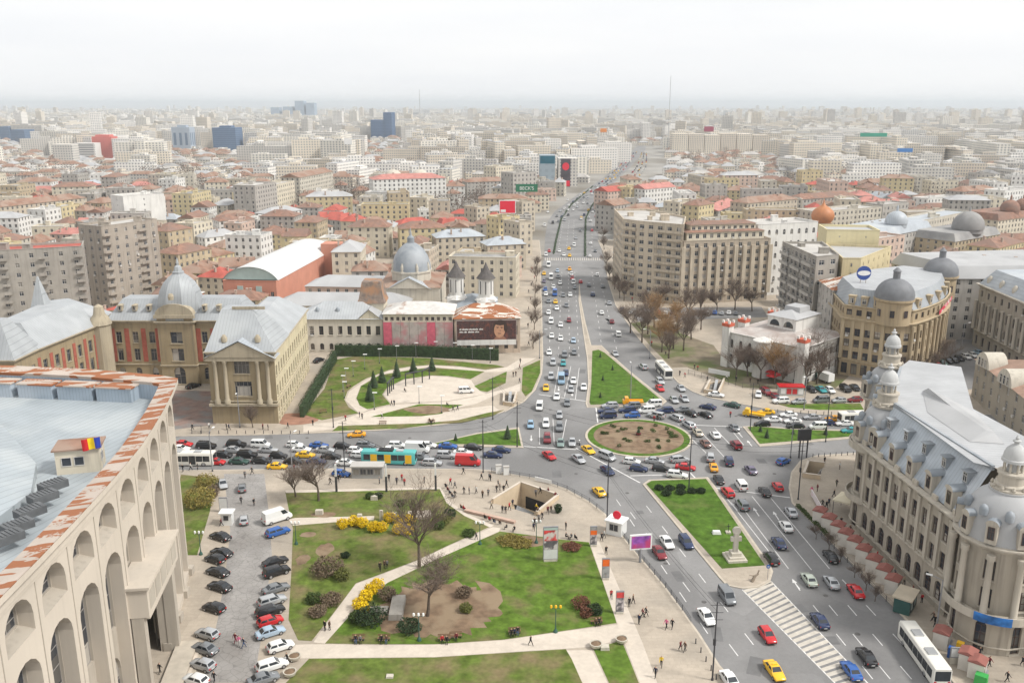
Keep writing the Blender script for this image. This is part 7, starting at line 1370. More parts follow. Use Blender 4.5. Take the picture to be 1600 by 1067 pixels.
# ------------------------------------------------------------------ stairs down to the underpass
M_beige_wall = mat('underpass_stone', (.55, .44, .31), .9, .1, .5); M_step = mat('granite_step', (.26, .255, .25), .85, .12, 1); M_void = mat('underpass_shade', (.03, .03, .032), .9, .1, 1)
def pit(key, lab, open_edge, depth=4.2, nst=14, par=.95):
    h = HOLES[key]; n = len(h); c = sum((V(p) for p in h), V((0, 0))) / n; t = thing('underpass_stairs', lab, 'stairs', (c.x, c.y, 0)); P = [V(p) - c for p in h]
    mb = MB()
    for i in range(n):
        a, b = P[i], P[(i + 1) % n]; mb.quad((b.x, b.y, PZ), (a.x, a.y, PZ), (a.x, a.y, -depth), (b.x, b.y, -depth))
    mb.poly([(p.x, p.y, -depth) for p in P]); mb.build('pit_wall', [M_beige_wall], t)
    for i in range(n):
        if i == open_edge: continue
        a, b = P[i], P[(i + 1) % n]; d = (b - a).normalized(); nn = V((d.y, -d.x)); m_ = (a + b) / 2 + nn * .2; w = MB(); w.box(m_.x, m_.y, PZ, (b - a).length + .4, .4, par, math.atan2(d.y, d.x)); w.box(m_.x, m_.y, PZ + par, (b - a).length + .5, .5, .1, math.atan2(d.y, d.x), 1); w.build('parapet', [M_beige_wall, M_path], t)
    a, b = P[open_edge], P[(open_edge + 1) % n]; e, f = P[(open_edge + 2) % n], P[(open_edge + 3) % n]
    for k in range(nst):
        s0, s1 = k / nst * .75, (k + 1) / nst * .75; z = -depth * (k + .5) / nst; p = [b.lerp(e, s0), a.lerp(f, s0), a.lerp(f, s1), b.lerp(e, s1)]; p = [q.lerp((p[0] + p[1] + p[2] + p[3]) / 4, .03) for q in p]; st_ = MB(); st_.prism(ccw(p), -depth, z); st_.build('step', [M_step], t)
    d = (f - e).normalized(); m_ = (e + f) / 2; nn = V((-d.y, d.x)); m_ = m_ + nn * .12; o = MB(); o.box(m_.x, m_.y, -depth, (f - e).length * .7, .12, depth * .62, math.atan2(d.y, d.x)); o.build('doorway', [M_void], t)  # black panel paints the shade of the passage beyond the stairs
    m1, m2 = a.lerp(b, .5), e.lerp(f, .5); r = MB(); q0, q1 = m1.lerp(m2, .02), m1.lerp(m2, .74); an = math.atan2((q1 - q0).y, (q1 - q0).x)
    r.idx([(q0.x - .4 * math.sin(an), q0.y + .4 * math.cos(an), PZ + .9), (q0.x + .4 * math.sin(an), q0.y - .4 * math.cos(an), PZ + .9), (q1.x + .4 * math.sin(an), q1.y - .4 * math.cos(an), -depth + .9), (q1.x - .4 * math.sin(an), q1.y + .4 * math.cos(an), -depth + .9), (q0.x, q0.y, PZ - .4), (q1.x, q1.y, -depth)], [(0, 1, 2, 3), (0, 3, 5, 4), (1, 4, 5, 2)]); r.build('escalator', [PAINT['silver']], t)
def edge_near(key, x, y):
    h = HOLES[key]; g = G(x, y); g = V((g.x, g.y)); return min(range(len(h)), key=lambda i: ((V(h[i]) + V(h[(i + 1) % len(h)])) / 2 - g).length)
pit('plaza', 'sunken stone underpass entrance with escalators on the theatre square', edge_near('plaza', 800, 800)); pit('university', 'underpass stairs by the university corner with slanting parapets', edge_near('university', 1290, 740)); pit('park', 'underpass stairs at the tip of the little park', edge_near('park', 795, 612)); pit('palace', 'underpass stairs with stone ramps before the white palace', edge_near('palace', 1120, 596))
# ------------------------------------------------------------------ trees and shrubs
M_bark = mat('tree_bark', (.115, .09, .07), .95, .25, 2); M_twig = mat('bare_twigs', (.165, .125, .10), .95, .2, 1); M_twig2 = mat('orange_twigs', (.30, .185, .09), .95, .25, .6); M_bud = mat('green_buds', (.20, .21, .05), .9, .3, .8)
def tree_mesh(seed, H=12.0, lean=.42, levels=6, trunk=.3):
    rt = random.Random(seed); T, C = MB(), MB()
    def grow(p, d, L_, r, lv):
        mbx = T if lv <= 1 else C; n = 7 if lv == 0 else (4 if lv < 3 else 3); seg = 3 if lv < 3 else 2; q = p
        for k in range(seg):
            d = (d + Vector((rt.uniform(-1, 1), rt.uniform(-1, 1), rt.uniform(-.4, .7))) * (.10 if lv == 0 else .17)).normalized(); q2 = q + d * L_ / seg; ra, rb = r * (1 - .4 * k / seg), r * (1 - .4 * (k + 1) / seg); mbx.tube(q, q2, ra, rb, n); q = q2
            if lv < levels and lv > 0 and k < seg - 1: kid(q, d, L_ * rt.uniform(.5, .75), rb * .6, lv + 1)
        if lv < levels:
            for _ in range(4 if lv == 0 else (3 if lv < 3 else 2)): kid(q, d, L_ * rt.uniform(.68, .9), r * .58, lv + 1)
    def kid(q, d, L_, r, lv):
        ax = Vector((rt.uniform(-1, 1), rt.uniform(-1, 1), 0))
        if ax.length < .2: ax = Vector((.7, .3, 0))
        ax.normalize(); k = lean * rt.uniform(.7, 1.35); nd = (d * (1 - k) + ax * k + Vector((0, 0, .12))).normalized(); grow(q, nd, L_, max(.016, r), lv)
    grow(Vector((0, 0, 0)), Vector((rt.uniform(-.06, .06), rt.uniform(-.06, .06), 1)), H * .27, trunk, 0); return T, C
TREES = {}
for k, (sd_, H, ln) in enumerate(((1, 11.5, .45), (2, 13, .42), (3, 10, .40), (4, 12.5, .56))):
    T, C = tree_mesh(sd_, H, ln); TREES[k] = (T.mesh('trunk', [M_bark]), {nm: C.mesh('crown', [m]) for nm, m in (('brown', M_twig), ('orange', M_twig2))})
def tree(x, y, k, lab, s=1.0, col='brown', z=PZ, group=None, world=None):
    c = world or G(x, y, z); t = thing('bare_tree', lab, 'tree', (c.x, c.y, z), (x * 7.3 + y * 3.1) % 6.28, group); t.scale = (s, s, s * 1.0); put('trunk', TREES[k][0], t); put('crown', TREES[k][1][col], t); return t
def leafball(mb, c, rx, ry, rz, n, s, rt, m=0, shell=.55):
    for _ in range(n):
        while True:
            p = Vector((rt.uniform(-1, 1), rt.uniform(-1, 1), rt.uniform(-1, 1)))
            if shell < p.length < 1: break
        k = 1 + .18 * math.sin(p.x * 5 + c[0]) * math.cos(p.y * 4 + c[1]); q = Vector((c[0] + p.x * rx * k, c[1] + p.y * ry * k, c[2] + p.z * rz * k)); a = Vector((rt.uniform(-1, 1), rt.uniform(-1, 1), rt.uniform(-1, 1))).normalized(); b = a.cross(Vector((rt.uniform(-1, 1), rt.uniform(-1, 1), rt.uniform(-1, 1)))).normalized(); a *= s * rt.uniform(.6, 1.3); b *= s * rt.uniform(.6, 1.3)
        mb.poly((q - a, q + b, q + a * .9), m); mb.poly((q - b, q + a, q + b * .7), m)
M_leaf = {'green': mat('evergreen_leaf', (.075, .115, .03), .8, .4, 1.2), 'dark': mat('dark_evergreen_leaf', (.036, .062, .026), .8, .4, 1.2), 'yellow': mat('forsythia_flower', (.80, .56, .01), .7, .15, 2), 'brown': mat('dry_shrub_twigs', (.19, .14, .095), .9, .3, 1.5), 'olive': mat('olive_shrub_leaf', (.14, .15, .04), .85, .3, 1.2), 'red': mat('red_brown_shrub', (.20, .09, .055), .85, .3, 1.2), 'ochre': mat('yellowing_shrub', (.27, .22, .06), .85, .3, 1.2)}
BUSH = {}
def bush(x, y, rx, rz, col, lab, name='shrub', z=LZ, group=None, ry=None):
    key = (col, round(rx, 1), round(rz, 1), round(ry or rx, 1))
    if key not in BUSH:
        rt = random.Random(hash((len(BUSH), 3)) % 999); mb = MB(); leafball(mb, (0, 0, rz * .9), rx, ry or rx, rz, int(420 + 260 * rx), .10 + .03 * rx, rt); leafball(mb, (rx * .4, -.2 * rx, rz * .7), rx * .7, rx * .6, rz * .7, 220, .11, rt)
        st_ = MB()
        for k in range(5): a = rt.uniform(0, 6.28); st_.tube((0, 0, 0), (rx * .6 * math.cos(a), rx * .6 * math.sin(a), rz * 1.2), .03, .01, 4)
        BUSH[key] = (mb.mesh('foliage', [M_leaf[col]]), st_.mesh('stems', [M_bark]))
    c = G(x, y, z); t = thing(name, lab, 'shrub', (c.x, c.y, z), (x * 3.7) % 6.28, group); put('foliage', BUSH[key][0], t); o = put('stems', BUSH[key][1], t); return t
# park trees
tree(668, 962, 3, 'large bare spreading tree on the brown patch in the park', 1.0, z=LZ); tree(655, 885, 1, 'tall bare tree beside the diagonal park path', 1.15, z=LZ); tree(498, 782, 0, 'bare leaning tree at the upper left corner of the park', .95, z=LZ); tree(462, 776, 2, 'small twiggy bare tree at the park corner', .65, z=LZ); tree(1592, 990, 1, 'bare street tree beside the near university tower', 1.0)
for k, (x, y) in enumerate(((1284, 845), (1304, 862), (1322, 880), (1344, 905), (1362, 925), (1376, 942))): tree(x - 9, y - 3, k % 3, f'{ORD[k]} thin bare tree from the top beside the red-roofed stalls', .27, group='thin trees along the stalls')
grove = [(985, 520, 0, 'brown', 1.0), (1003, 535, 1, 'brown', 1.1), (1022, 512, 2, 'orange', 1.2), (1040, 530, 3, 'orange', 1.05), (1058, 520, 0, 'orange', 1.1), (1068, 548, 1, 'brown', 1.0), (1045, 560, 2, 'brown', .9), (975, 470, 1, 'brown', .7), (1030, 480, 3, 'brown', 1.0), (1075, 500, 1, 'brown', 1.0), (1095, 492, 2, 'brown', 1.0), (1120, 488, 0, 'brown', .9), (1148, 484, 1, 'brown', 1.0), (1010, 490, 2, 'brown', .9), (1175, 486, 3, 'brown', .9), (1052, 545, 0, 'orange', 1.0), (1080, 530, 2, 'brown', 1.0), (1095, 515, 3, 'brown', .9), (1012, 522, 3, 'brown', 1.0), (1034, 550, 1, 'orange', .9)]
for k, (x, y, v, c_, s) in enumerate(sorted(grove)): tree(x, y, v, f'{ORD[k]} from the left of the bare trees in the grove before the apartment blocks', s, c_, group='grove before the apartment blocks')
for k, (x, y, v, c_, s) in enumerate(((1168, 588, 2, 'brown', .9), (1188, 595, 0, 'brown', 1.0), (1210, 600, 1, 'orange', 1.0), (1228, 590, 3, 'brown', .95), (1248, 597, 2, 'brown', 1.15), (1266, 590, 1, 'brown', 1.1), (1285, 578, 0, 'brown', 1.0), (1240, 575, 3, 'orange', .85), (1204, 578, 2, 'orange', .8), (1150, 592, 1, 'brown', .8), (1220, 606, 2, 'brown', .9), (1258, 606, 0, 'brown', 1.0), (1276, 600, 2, 'brown', 1.0))): tree(x, y, v, f'bare tree before the white palace, number {STOREY[k]} in the row', s, c_, group='trees before the white palace')
for k, (x, y) in enumerate(((833, 545), (835, 515), (836, 490), (836, 465), (838, 440), (838, 420))): tree(x, y, k % 3, f'{ORD[k]} bare street tree along the hospital pavement counted from the near end', .6, group='street trees by the hospital')
for k, (x, y) in enumerate(((947, 420), (953, 436), (960, 452), (968, 466), (944, 390), (942, 375))): tree(x, y, (k + 1) % 3, f'{ORD[k]} bare street tree on the right kerb of the boulevard', .7, group='street trees right of the boulevard')
for k, (x, y) in enumerate(((1450, 585), (1475, 575), (1425, 592), (1505, 520), (1400, 600))): tree(x, y, k % 3, f'{ORD[k]} bare tree before the curved ochre front', .75, group='trees before the ochre front')
tree(395, 668, 2, 'small bare tree in front of the ministry pavilion', .55)
# bare trees between the far roofs: clumps that read as one mass
tw = MB(); rt = random.Random(5)
for c in CP: r = rt.uniform(4, 6); leafball(tw, (c.x, c.y, 7 + r * .5), r, r, r * 1.1, 110, .5, rt, 0, .2); tw.tube((c.x, c.y, 0), (c.x, c.y, 8), .35, .12, 4)
for k in range(420):
    y = 900 * (6 ** rt.random()); x = rt.uniform(-.6, .6) * y; r = rt.uniform(5, 9); b_ = bvd_x(y)
    if b_ is None or not b_ - 30 < x < b_ + 90: leafball(tw, (x, y, 7), r * 1.3, r, 7, 120, .7, rt, 0, .1)
tw.build('far_bare_trees', [M_twig], kind='stuff')
pk = MB()
for k in range(900):
    x = rt.uniform(-3800, 4200); y = rt.uniform(2600, 7600)
    if (math.sin(x * .0011 + 1.3) + math.sin(y * .0014 + x * .0005)) > 1.05: pk.box(x, y, -.05, rt.uniform(40, 110), rt.uniform(30, 80), rt.uniform(9, 16), rt.uniform(0, 3), 0, (.75, .75))
pk.build('far_woodland', [mat('woodland_mass', (.10, .085, .07), .95, .3, .02)], kind='stuff')
# conifers of the little park
def conifer_mesh():
    mb = MB(); rt = random.Random(9)
    for k in range(16):
        z = .5 + k * .26; r = (1 - k / 16.5) * 1.25
        for j in range(16):
            a = j / 16 * 6.28 + rt.uniform(-.2, .2); rr = r * rt.uniform(.75, 1.1); p = Vector((rr * math.cos(a), rr * math.sin(a), z - .28 + rt.uniform(-.1, .1))); q = Vector((0, 0, z + .22)); s = Vector((-math.sin(a), math.cos(a), 0)) * (.14 + .16 * r); mb.poly((q, p - s, p + Vector((math.cos(a), math.sin(a), -.3)) * .12, p + s))
    tr = MB(); tr.tube((0, 0, 0), (0, 0, 4.3), .12, .03, 6); return tr.mesh('trunk', [M_bark]), mb.mesh('crown', [M_leaf['dark']])
cfm = conifer_mesh()
def conifer(x, y, s, lab, z=LZ, group=None): c = G(x, y, z); t = thing('conifer', lab, 'tree', (c.x, c.y, z), x % 6, group); t.scale = (s, s, s); put('trunk', cfm[0], t); put('crown', cfm[1], t)
for k, (x, y, s) in enumerate(((578, 626, 1.15), (584, 605, 1.1), (597, 597, 1.05), (620, 589, 1.1), (646, 582, 1.05), (675, 579, 1.0))): conifer(x, y, s, f'{ORD[k]} small conifer from the left on the inner lawn of the little park', group='conifers of the little park')
for k, (x, y, s) in enumerate(((938, 558, .35), (957, 578, .35), (942, 594, .35), (938, 621, .35), (1021, 626, .3))): conifer(x, y, s, f'{ORD[k]} dwarf conifer from the top on the grass triangle', .18, 'dwarf conifers on the triangle')
for k, (x, y, s) in enumerate(((712, 688, .4), (793, 685, .75), (1188, 674, .4), (1198, 684, .5), (1239, 678, .35), (1290, 679, .45))): conifer(x, y, s, f'{ORD[k]} dwarf conifer from the left on the small side islands', .18, 'dwarf conifers on the side islands')
# clipped hedges
def hedge(a, b, h, w_, lab):
    a, b = G(*a, PZ), G(*b, PZ); d = b - a; Ln = d.length; an = math.atan2(d.y, d.x); t = thing('hedge', lab, 'hedge', ((a.x + b.x) / 2, (a.y + b.y) / 2, PZ), an); core = MB(); core.box(0, 0, 0, Ln, w_ * .6, h * .86); core.build('core', [M_leaf['dark']], t); mb = MB(); rt = random.Random(int(Ln)); n = int(Ln * h * 26)
    for _ in range(n):
        f = rt.random(); x = rt.uniform(-Ln / 2, Ln / 2); u = 1 + .22 * math.sin(x * 3.9) * math.sin(x * 1.1)
        if f < .5: p = Vector((x, -w_ / 2 * u + rt.uniform(-.12, .3), rt.uniform(0, h)))
        elif f < .7: p = Vector((x, w_ / 2 * u + rt.uniform(-.3, .12), rt.uniform(0, h)))
        else: p = Vector((x, rt.uniform(-w_ / 2, w_ / 2), h * (.93 + .14 * (u - 1)) + rt.uniform(-.25, .25) + .18 * math.sin(x * 5)))
        q = Vector((rt.uniform(-1, 1), rt.uniform(-1, 1), rt.uniform(-.3, 1))).normalized() * rt.uniform(.14, .3); r_ = Vector((rt.uniform(-1, 1), rt.uniform(-1, 1), rt.uniform(-1, 1))).normalized() * rt.uniform(.08, .18); mb.poly((p - r_, p + q, p + r_))
    mb.build('foliage', [M_leaf['dark'] if rt.random() < 2 else None], t, kind=None)
hedge((524, 556), (652, 557), 4.0, 1.8, 'tall dark clipped hedge before the cream hospital wing'); hedge((653, 557), (779, 563), 4.0, 1.8, 'tall dark clipped hedge below the portrait hoarding'); hedge((472, 652), (524, 562), 3.4, 1.8, 'dark hedge along the yellow side of the ministry')
# shrubs of the park
for k, (x, y) in enumerate(((536, 824), (552, 820), (566, 823), (584, 829), (597, 829), (609, 814), (626, 818), (641, 817), (622, 833), (637, 834))): bush(x, y, 1.15, 1.0, 'yellow', f'{ORD[k]} yellow flowering bush from the left in the upper park row', 'forsythia_bush', group='yellow bushes in the upper park')
for k, (x, y) in enumerate(((562, 950), (571, 939), (580, 928), (590, 920), (566, 958))): bush(x, y, 1.1, 1.0, 'yellow', f'{ORD[k]} yellow flowering bush beside the diagonal path', 'forsythia_bush', group='yellow bushes beside the path')
for x, y, rx, rz, col, lab in ((512, 895, 3.6, 1.7, 'brown', 'wide dry brown shrub near the left park edge'), (535, 905, 1.6, 1.3, 'olive', 'olive shrub right of the wide brown shrub'), (490, 940, 1.7, 1.0, 'green', 'green shrub above the parked cars at the park edge'), (518, 942, 2.2, 1.1, 'brown', 'low brown shrub in the left lawn'), (497, 960, 1.9, .9, 'brown', 'low brown shrub at the lower left of the lawn'), (578, 972, 3.2, 1.6, 'dark', 'dark evergreen shrub by the slanting slab'), (640, 985, 2.4, 1.2, 'dark', 'dark low shrub at the foot of the brown patch'), (556, 970, 1.5, 1.1, 'green', 'green shrub left of the dark evergreen one'), (908, 948, 1.9, 1.2, 'red', 'red-brown round shrub near the right park edge'), (930, 958, 1.5, 1.1, 'dark', 'dark round shrub near the right park edge'), (916, 962, 1.3, .9, 'red', 'smaller red-brown shrub in front of the round ones'), (725, 930, 1.7, 1.0, 'brown', 'brown shrub at the right of the brown patch'), (728, 955, 1.3, .9, 'olive', 'olive shrub at the right foot of the brown patch'), (690, 818, 2.2, 1.2, 'olive', 'olive shrub by the fallen slab in the upper lawn'), (702, 808, 1.6, 1.2, 'dark', 'dark shrub at the right end of the upper lawn'), (686, 825, 1.5, 1.1, 'green', 'green shrub below the fallen slab'), (626, 790, 1.1, .9, 'green', 'small green shrub in the upper lawn'), (578, 778, 1.2, .8, 'green', 'small green shrub by the upper stone block'), (592, 778, 1.1, .8, 'dark', 'small dark shrub by the upper stone block'), (540, 870, 1.0, .6, 'dark', 'small dark shrub alone in the left lawn'), (606, 935, 1.9, 1.4, 'brown', 'brown twiggy shrub beside the yellow bushes'), (798, 846, 3.2, .5, 'ochre', 'low ground-cover bed at the top of the lawn'), (815, 850, 2.6, .45, 'ochre', 'low ground-cover bed right of the first one'), (893, 856, 2.2, .5, 'red', 'low red-brown bed behind the tall poster'), (310, 790, 4.2, 2.4, 'ochre', 'big yellowing shrub between theatre and street'), (322, 760, 3.0, 1.8, 'ochre', 'yellowing shrub near the corner of the theatre'), (333, 775, 1.8, 1.6, 'brown', 'brown shrub by the theatre lawn'), (872, 800, 1.0, 1.2, 'dark', 'small dark shrub on the grass wedge by the underpass'), (733, 836, 1.6, .7, 'green', 'flat green shrub beside the diagonal path')): bush(x, y, rx * .8, rz * .8, col, lab)
rt = random.Random(12)
for k in range(34):
    a = rt.uniform(0, 6.28); r = rt.choice([4.5, 5.2, 7.8, 8.6]) + rt.uniform(-.4, .4); x, y = RC.x + r * math.cos(a), RC.y + r * math.sin(a); key = ('rb',)
    if key not in BUSH:
        mb = MB(); leafball(mb, (0, 0, .3), .55, .45, .35, 120, .12, random.Random(4)); BUSH[key] = mb.mesh('foliage', [M_leaf['green']])
    o = put('flower_clump', BUSH[key], None, (x, y, .35), a); tag(o, 'low green clump planted in the soil of the roundabout', 'plant', 'clumps in the roundabout bed')
c = thing('planted_centre', 'little conifer in a red tub at the middle of the roundabout', 'plant', (RC.x, RC.y, .58)); put('crown', cfm[1], c).scale = (.5, .5, .5); mb = MB(); mb.lathe(0, 0, [(.5, 0), (.65, .6)], 10); mb.build('tub', PAINT['dark red'], c)
for k in range(6):
    a = .5 + k * 1.05; t = bush(30 + 970, 700, .8, .5, 'dark', f'{ORD[k]} dark shrub in the row on the near grass island') if False else None
for k, (x, y) in enumerate(((1030, 764), (1046, 765), (1064, 763), (1063, 771), (1081, 769), (1095, 769), (1041, 773))): bush(x, y, 1.0, .5, 'dark', f'{ORD[k]} low dark shrub at the top of the near grass island', z=.18, group='shrubs on the near island')
for k in range(18): p = G(1240, 792, PZ).lerp(G(1290, 842, PZ), k / 17); o = put('hedge_plant', BUSH[('rb',)], None, (p.x + .9, p.y, PZ), k * 1.3); tag(o, 'small clipped plant in the kerbside row below the university corner', 'plant', 'kerbside plants')
# ------------------------------------------------------------------ people
M_sk = mat('skin', (.50, .31, .22), .7, .05, 3); M_hr = mat('dark_hair', (.03, .022, .018), .8, .1, 3); M_shoe = mat('dark_shoes', (.02, .02, .02), .7, .05, 3)
CLOTH = {k: mat('cloth_' + k.replace(' ', '_'), c, .9, .08, 3) for k, c in (('black', (.015, .015, .018)), ('dark blue', (.02, .028, .06)), ('grey', (.15, .15, .155)), ('brown', (.10, .06, .04)), ('red', (.42, .02, .03)), ('pink', (.60, .12, .25)), ('white', (.62, .61, .58)), ('beige', (.42, .35, .26)), ('yellow', (.70, .48, .03)), ('blue', (.04, .12, .35)), ('denim', (.06, .09, .17)), ('maroon', (.14, .015, .025)))}
def person_mesh(pose):
    Vt = []; E = []; Rd = []; Mi = []
    def add(p, r, m, par=None):
        Vt.append(p); Rd.append(r); Mi.append(m)
        if par is not None: E.append((par, len(Vt) - 1))
        return len(Vt) - 1
    sit = pose.startswith('sit'); hz_ = .5 if sit else .95
    sw = {'walk': .24, 'stride': .34, 'stand': .03, 'wait': .05, 'sit': 0, 'sit2': 0}[pose]
    pel = add((0, 0, hz_), (.15, .11), 2); bel = add((0, .0, hz_ + .2), (.14, .10), 1, pel); chest = add((.02, 0, hz_ + .43), (.17, .12), 1, bel); nk = add((.02, 0, hz_ + .58), (.06, .06), 0, chest); hd = add((.05, 0, hz_ + .72), (.09, .085), 0, nk); top = add((.02, 0, hz_ + .81), (.095, .09), 3, hd)
    add((.135, 0, hz_ + .70), (.022, .022), 0, hd)
    for s in (1, -1):
        f = sw * s
        sh = add((.0, s * .19, hz_ + .5), (.075, .07), 1, chest); el = add((-f * .5 + (.12 if sit else 0), s * .25, hz_ + .22), (.055, .05), 1, sh); wr = add((-f * .9 + (.34 if sit else .08), s * .23, hz_ + (.12 if sit else -.02)), (.038, .036), 1, el)
        ha = add((-f + (.42 if sit else .11), s * .22, hz_ + (.11 if sit else -.10)), (.034, .026), 0, wr)
        for k in range(4): a1 = add((-f + (.48 if sit else .12 + .012 * k), s * (.20 + .018 * k) if sit else s * .22 + .0 * k, hz_ + (.10 if sit else -.17 - .006 * k)), (.010, .010), 0, ha) if k % 2 == 0 else None
        add((-f + (.44 if sit else .15), s * .185, hz_ + (.12 if sit else -.12)), (.011, .011), 0, ha)
        hp = add((.0, s * .095, hz_ - .05), (.105, .10), 2, pel)
        if sit: kn = add((.44, s * .11, hz_ + .02), (.075, .07), 2, hp); an = add((.46 if pose == 'sit' else .38, s * .11, .10), (.05, .048), 2, kn); add((.60, s * .12, .05), (.045, .04), 4, an)
        else: kn = add((f * .55 + .03, s * .10, .50), (.072, .07), 2, hp); an = add((f - (.06 if f < 0 else 0), s * .10, .10 + (.06 if f < 0 else 0)), (.05, .048), 2, kn); add((f + .15, s * .11, .045), (.045, .04), 4, an)
    me = bpy.data.meshes.new('p'); me.from_pydata(Vt, E, []); o = bpy.data.objects.new('p', me); COL.objects.link(o); md = o.modifiers.new('s', 'SKIN'); md.use_smooth_shade = True; sd_ = o.modifiers.new('u', 'SUBSURF'); sd_.levels = sd_.render_levels = 1
    for i, v in enumerate(me.skin_vertices[0].data): v.radius = Rd[i]; v.use_root = i == 0
    dg = bpy.context.evaluated_depsgraph_get(); m2 = bpy.data.meshes.new_from_object(o.evaluated_get(dg)); bpy.data.objects.remove(o)
    m2.name = 'person'; m2.materials.clear()
    for m in (M_sk, CLOTH['black'], CLOTH['denim'], M_hr, M_shoe): m2.materials.append(m)
    PV = [Vector(p) for p in Vt]
    for p in m2.polygons: c = p.center; p.material_index = Mi[min(range(len(PV)), key=lambda i: (PV[i] - c).length - (Rd[i][0] * .6))]
    return m2
PM = {k: person_mesh(k) for k in ('walk', 'stride', 'stand', 'wait', 'sit', 'sit2')}
PSEEN = {}
def person(x, y, top, bot='black', pose='walk', where='', ang=None, z=PZ, rel='on'):
    c = G(x, y, z); a = ((x * 37 + y * 91) % 628) / 100 if ang is None else ang
    key = (top, pose[:3], where); PSEEN.setdefault(key, []).append(None)
    o = put('person', PM[pose], None, (c.x, c.y, z), a)
    for i, cl in ((1, top), (2, bot)): o.material_slots[i].link = 'OBJECT'; o.material_slots[i].material = CLOTH[cl]
    s = .96 + ((x * 13 + y * 7) % 10) / 110; o.scale = (s, s, s); o['category'] = 'person'; PPL.append((o, top, bot, pose, where, x)); return o
PPL = []
def folk(where, items, pose=None, z=PZ):
    for it in items:
        x, y, top = it[:3]; person(x, y, top, it[3] if len(it) > 3 else 'black', it[4] if len(it) > 4 else (pose or ('walk', 'stride', 'stand')[int(x + y) % 3]), where, it[5] if len(it) > 5 else None, z)
folk('on the boulevard pavement by the bus shelter', [(286, 737, 'black'), (298, 735, 'white'), (309, 734, 'black'), (383, 747, 'grey'), (394, 741, 'black'), (516, 757, 'black'), (505, 740, 'brown'), (529, 753, 'black'), (593, 756, 'grey'), (608, 752, 'black'), (620, 757, 'dark blue'), (628, 751, 'red'), (632, 759, 'red'), (663, 755, 'black'), (724, 741, 'black'), (532, 748, 'blue'), (460, 737, 'maroon')])
folk('on the plaza left of the underpass', [(704, 758, 'red'), (711, 763, 'dark blue'), (725, 772, 'black'), (733, 772, 'grey'), (744, 771, 'white'), (754, 778, 'brown'), (768, 795, 'beige'), (785, 801, 'black'), (790, 802, 'black'), (796, 797, 'red'), (801, 791, 'dark blue'), (763, 775, 'grey'), (711, 778, 'black'), (776, 769, 'black'), (781, 766, 'brown'), (787, 769, 'black')])
folk('on the curved seat along the park edge', [(696, 763, 'black', 'black', 'sit', 1.0), (699, 768, 'maroon', 'black', 'sit', .9), (702, 773, 'dark blue', 'black', 'sit2', .8), (706, 778, 'black', 'denim', 'sit', .8), (720, 796, 'brown', 'black', 'sit', .7), (724, 798, 'red', 'black', 'sit2', .7), (757, 812, 'black', 'black', 'sit', .9), (764, 815, 'red', 'black', 'sit', .9), (771, 818, 'black', 'denim', 'sit2', .9), (780, 820, 'brown', 'black', 'sit', .9)])
folk('near the tall poster', [(835, 822, 'black'), (842, 815, 'grey'), (847, 812, 'black'), (840, 805, 'brown'), (838, 798, 'yellow'), (834, 829, 'dark blue'), (856, 803, 'maroon'), (861, 801, 'brown'), (884, 828, 'black'), (792, 827, 'black', 'black', 'sit'), (804, 830, 'black', 'black', 'sit2'), (884, 841, 'black', 'black', 'sit'), (893, 842, 'grey', 'black', 'sit'), (898, 843, 'black', 'black', 'sit2'), (940, 845, 'black'), (944, 841, 'white')])
folk('on the broad path to the right of the park', [(947, 866, 'black', 'black', 'walk'), (947, 904, 'black'), (955, 935, 'red'), (983, 948, 'black'), (989, 943, 'brown'), (998, 975, 'dark blue'), (1004, 965, 'maroon'), (1009, 963, 'black'), (1041, 982, 'pink'), (1050, 982, 'black'), (1063, 1016, 'maroon'), (1070, 1018, 'brown'), (1033, 1041, 'yellow'), (1024, 1058, 'dark blue')])
folk('on the park paths', [(744, 843, 'black'), (594, 892, 'black'), (601, 889, 'brown'), (605, 888, 'grey'), (508, 985, 'black'), (515, 984, 'brown'), (829, 1008, 'black')])
folk('on a bench by the park main path', [(556, 1003, 'black', 'denim', 'sit', -1.4), (563, 1003, 'grey', 'black', 'sit2', -1.4), (596, 1003, 'black', 'black', 'sit', -1.5), (604, 1003, 'brown', 'denim', 'sit2', -1.6), (691, 1003, 'red', 'black', 'sit', -1.5), (698, 1004, 'black', 'black', 'sit2', -1.5), (713, 999, 'maroon', 'black', 'sit', -1.6), (799, 993, 'black', 'black', 'sit', -1.6), (804, 992, 'dark blue', 'black', 'sit2', -1.6), (809, 990, 'black', 'denim', 'sit', -1.6), (931, 976, 'brown', 'black', 'sit', -1.5), (936, 975, 'black', 'black', 'sit2', -1.5)])
folk('on the cobbled parking street', [(377, 787, 'black'), (397, 790, 'black'), (346, 822, 'maroon'), (368, 1004, 'maroon', 'maroon'), (374, 1009, 'pink', 'white'), (381, 1012, 'dark blue', 'denim'), (250, 1052, 'black'), (335, 1066, 'black'), (449, 1036, 'black')])
folk('before the ministry pavilion', [(301, 672, 'black'), (327, 670, 'white'), (354, 671, 'black'), (358, 672, 'dark blue'), (411, 671, 'maroon'), (419, 672, 'black'), (450, 669, 'black'), (489, 665, 'black')])
folk('in the little park', [(540, 658, 'red'), (566, 655, 'black'), (562, 652, 'dark blue'), (612, 634, 'black'), (616, 634, 'dark blue'), (632, 612, 'black', 'black', 'sit'), (674, 663, 'black', 'black', 'sit'), (597, 654, 'white'), (671, 660, 'black', 'denim', 'sit2'), (677, 660, 'black', 'black', 'sit'), (708, 643, 'black'), (715, 641, 'dark blue'), (698, 634, 'black', 'black', 'sit'), (802, 589, 'black'), (806, 588, 'brown'), (813, 568, 'black'), (812, 577, 'maroon'), (812, 598, 'dark blue')])
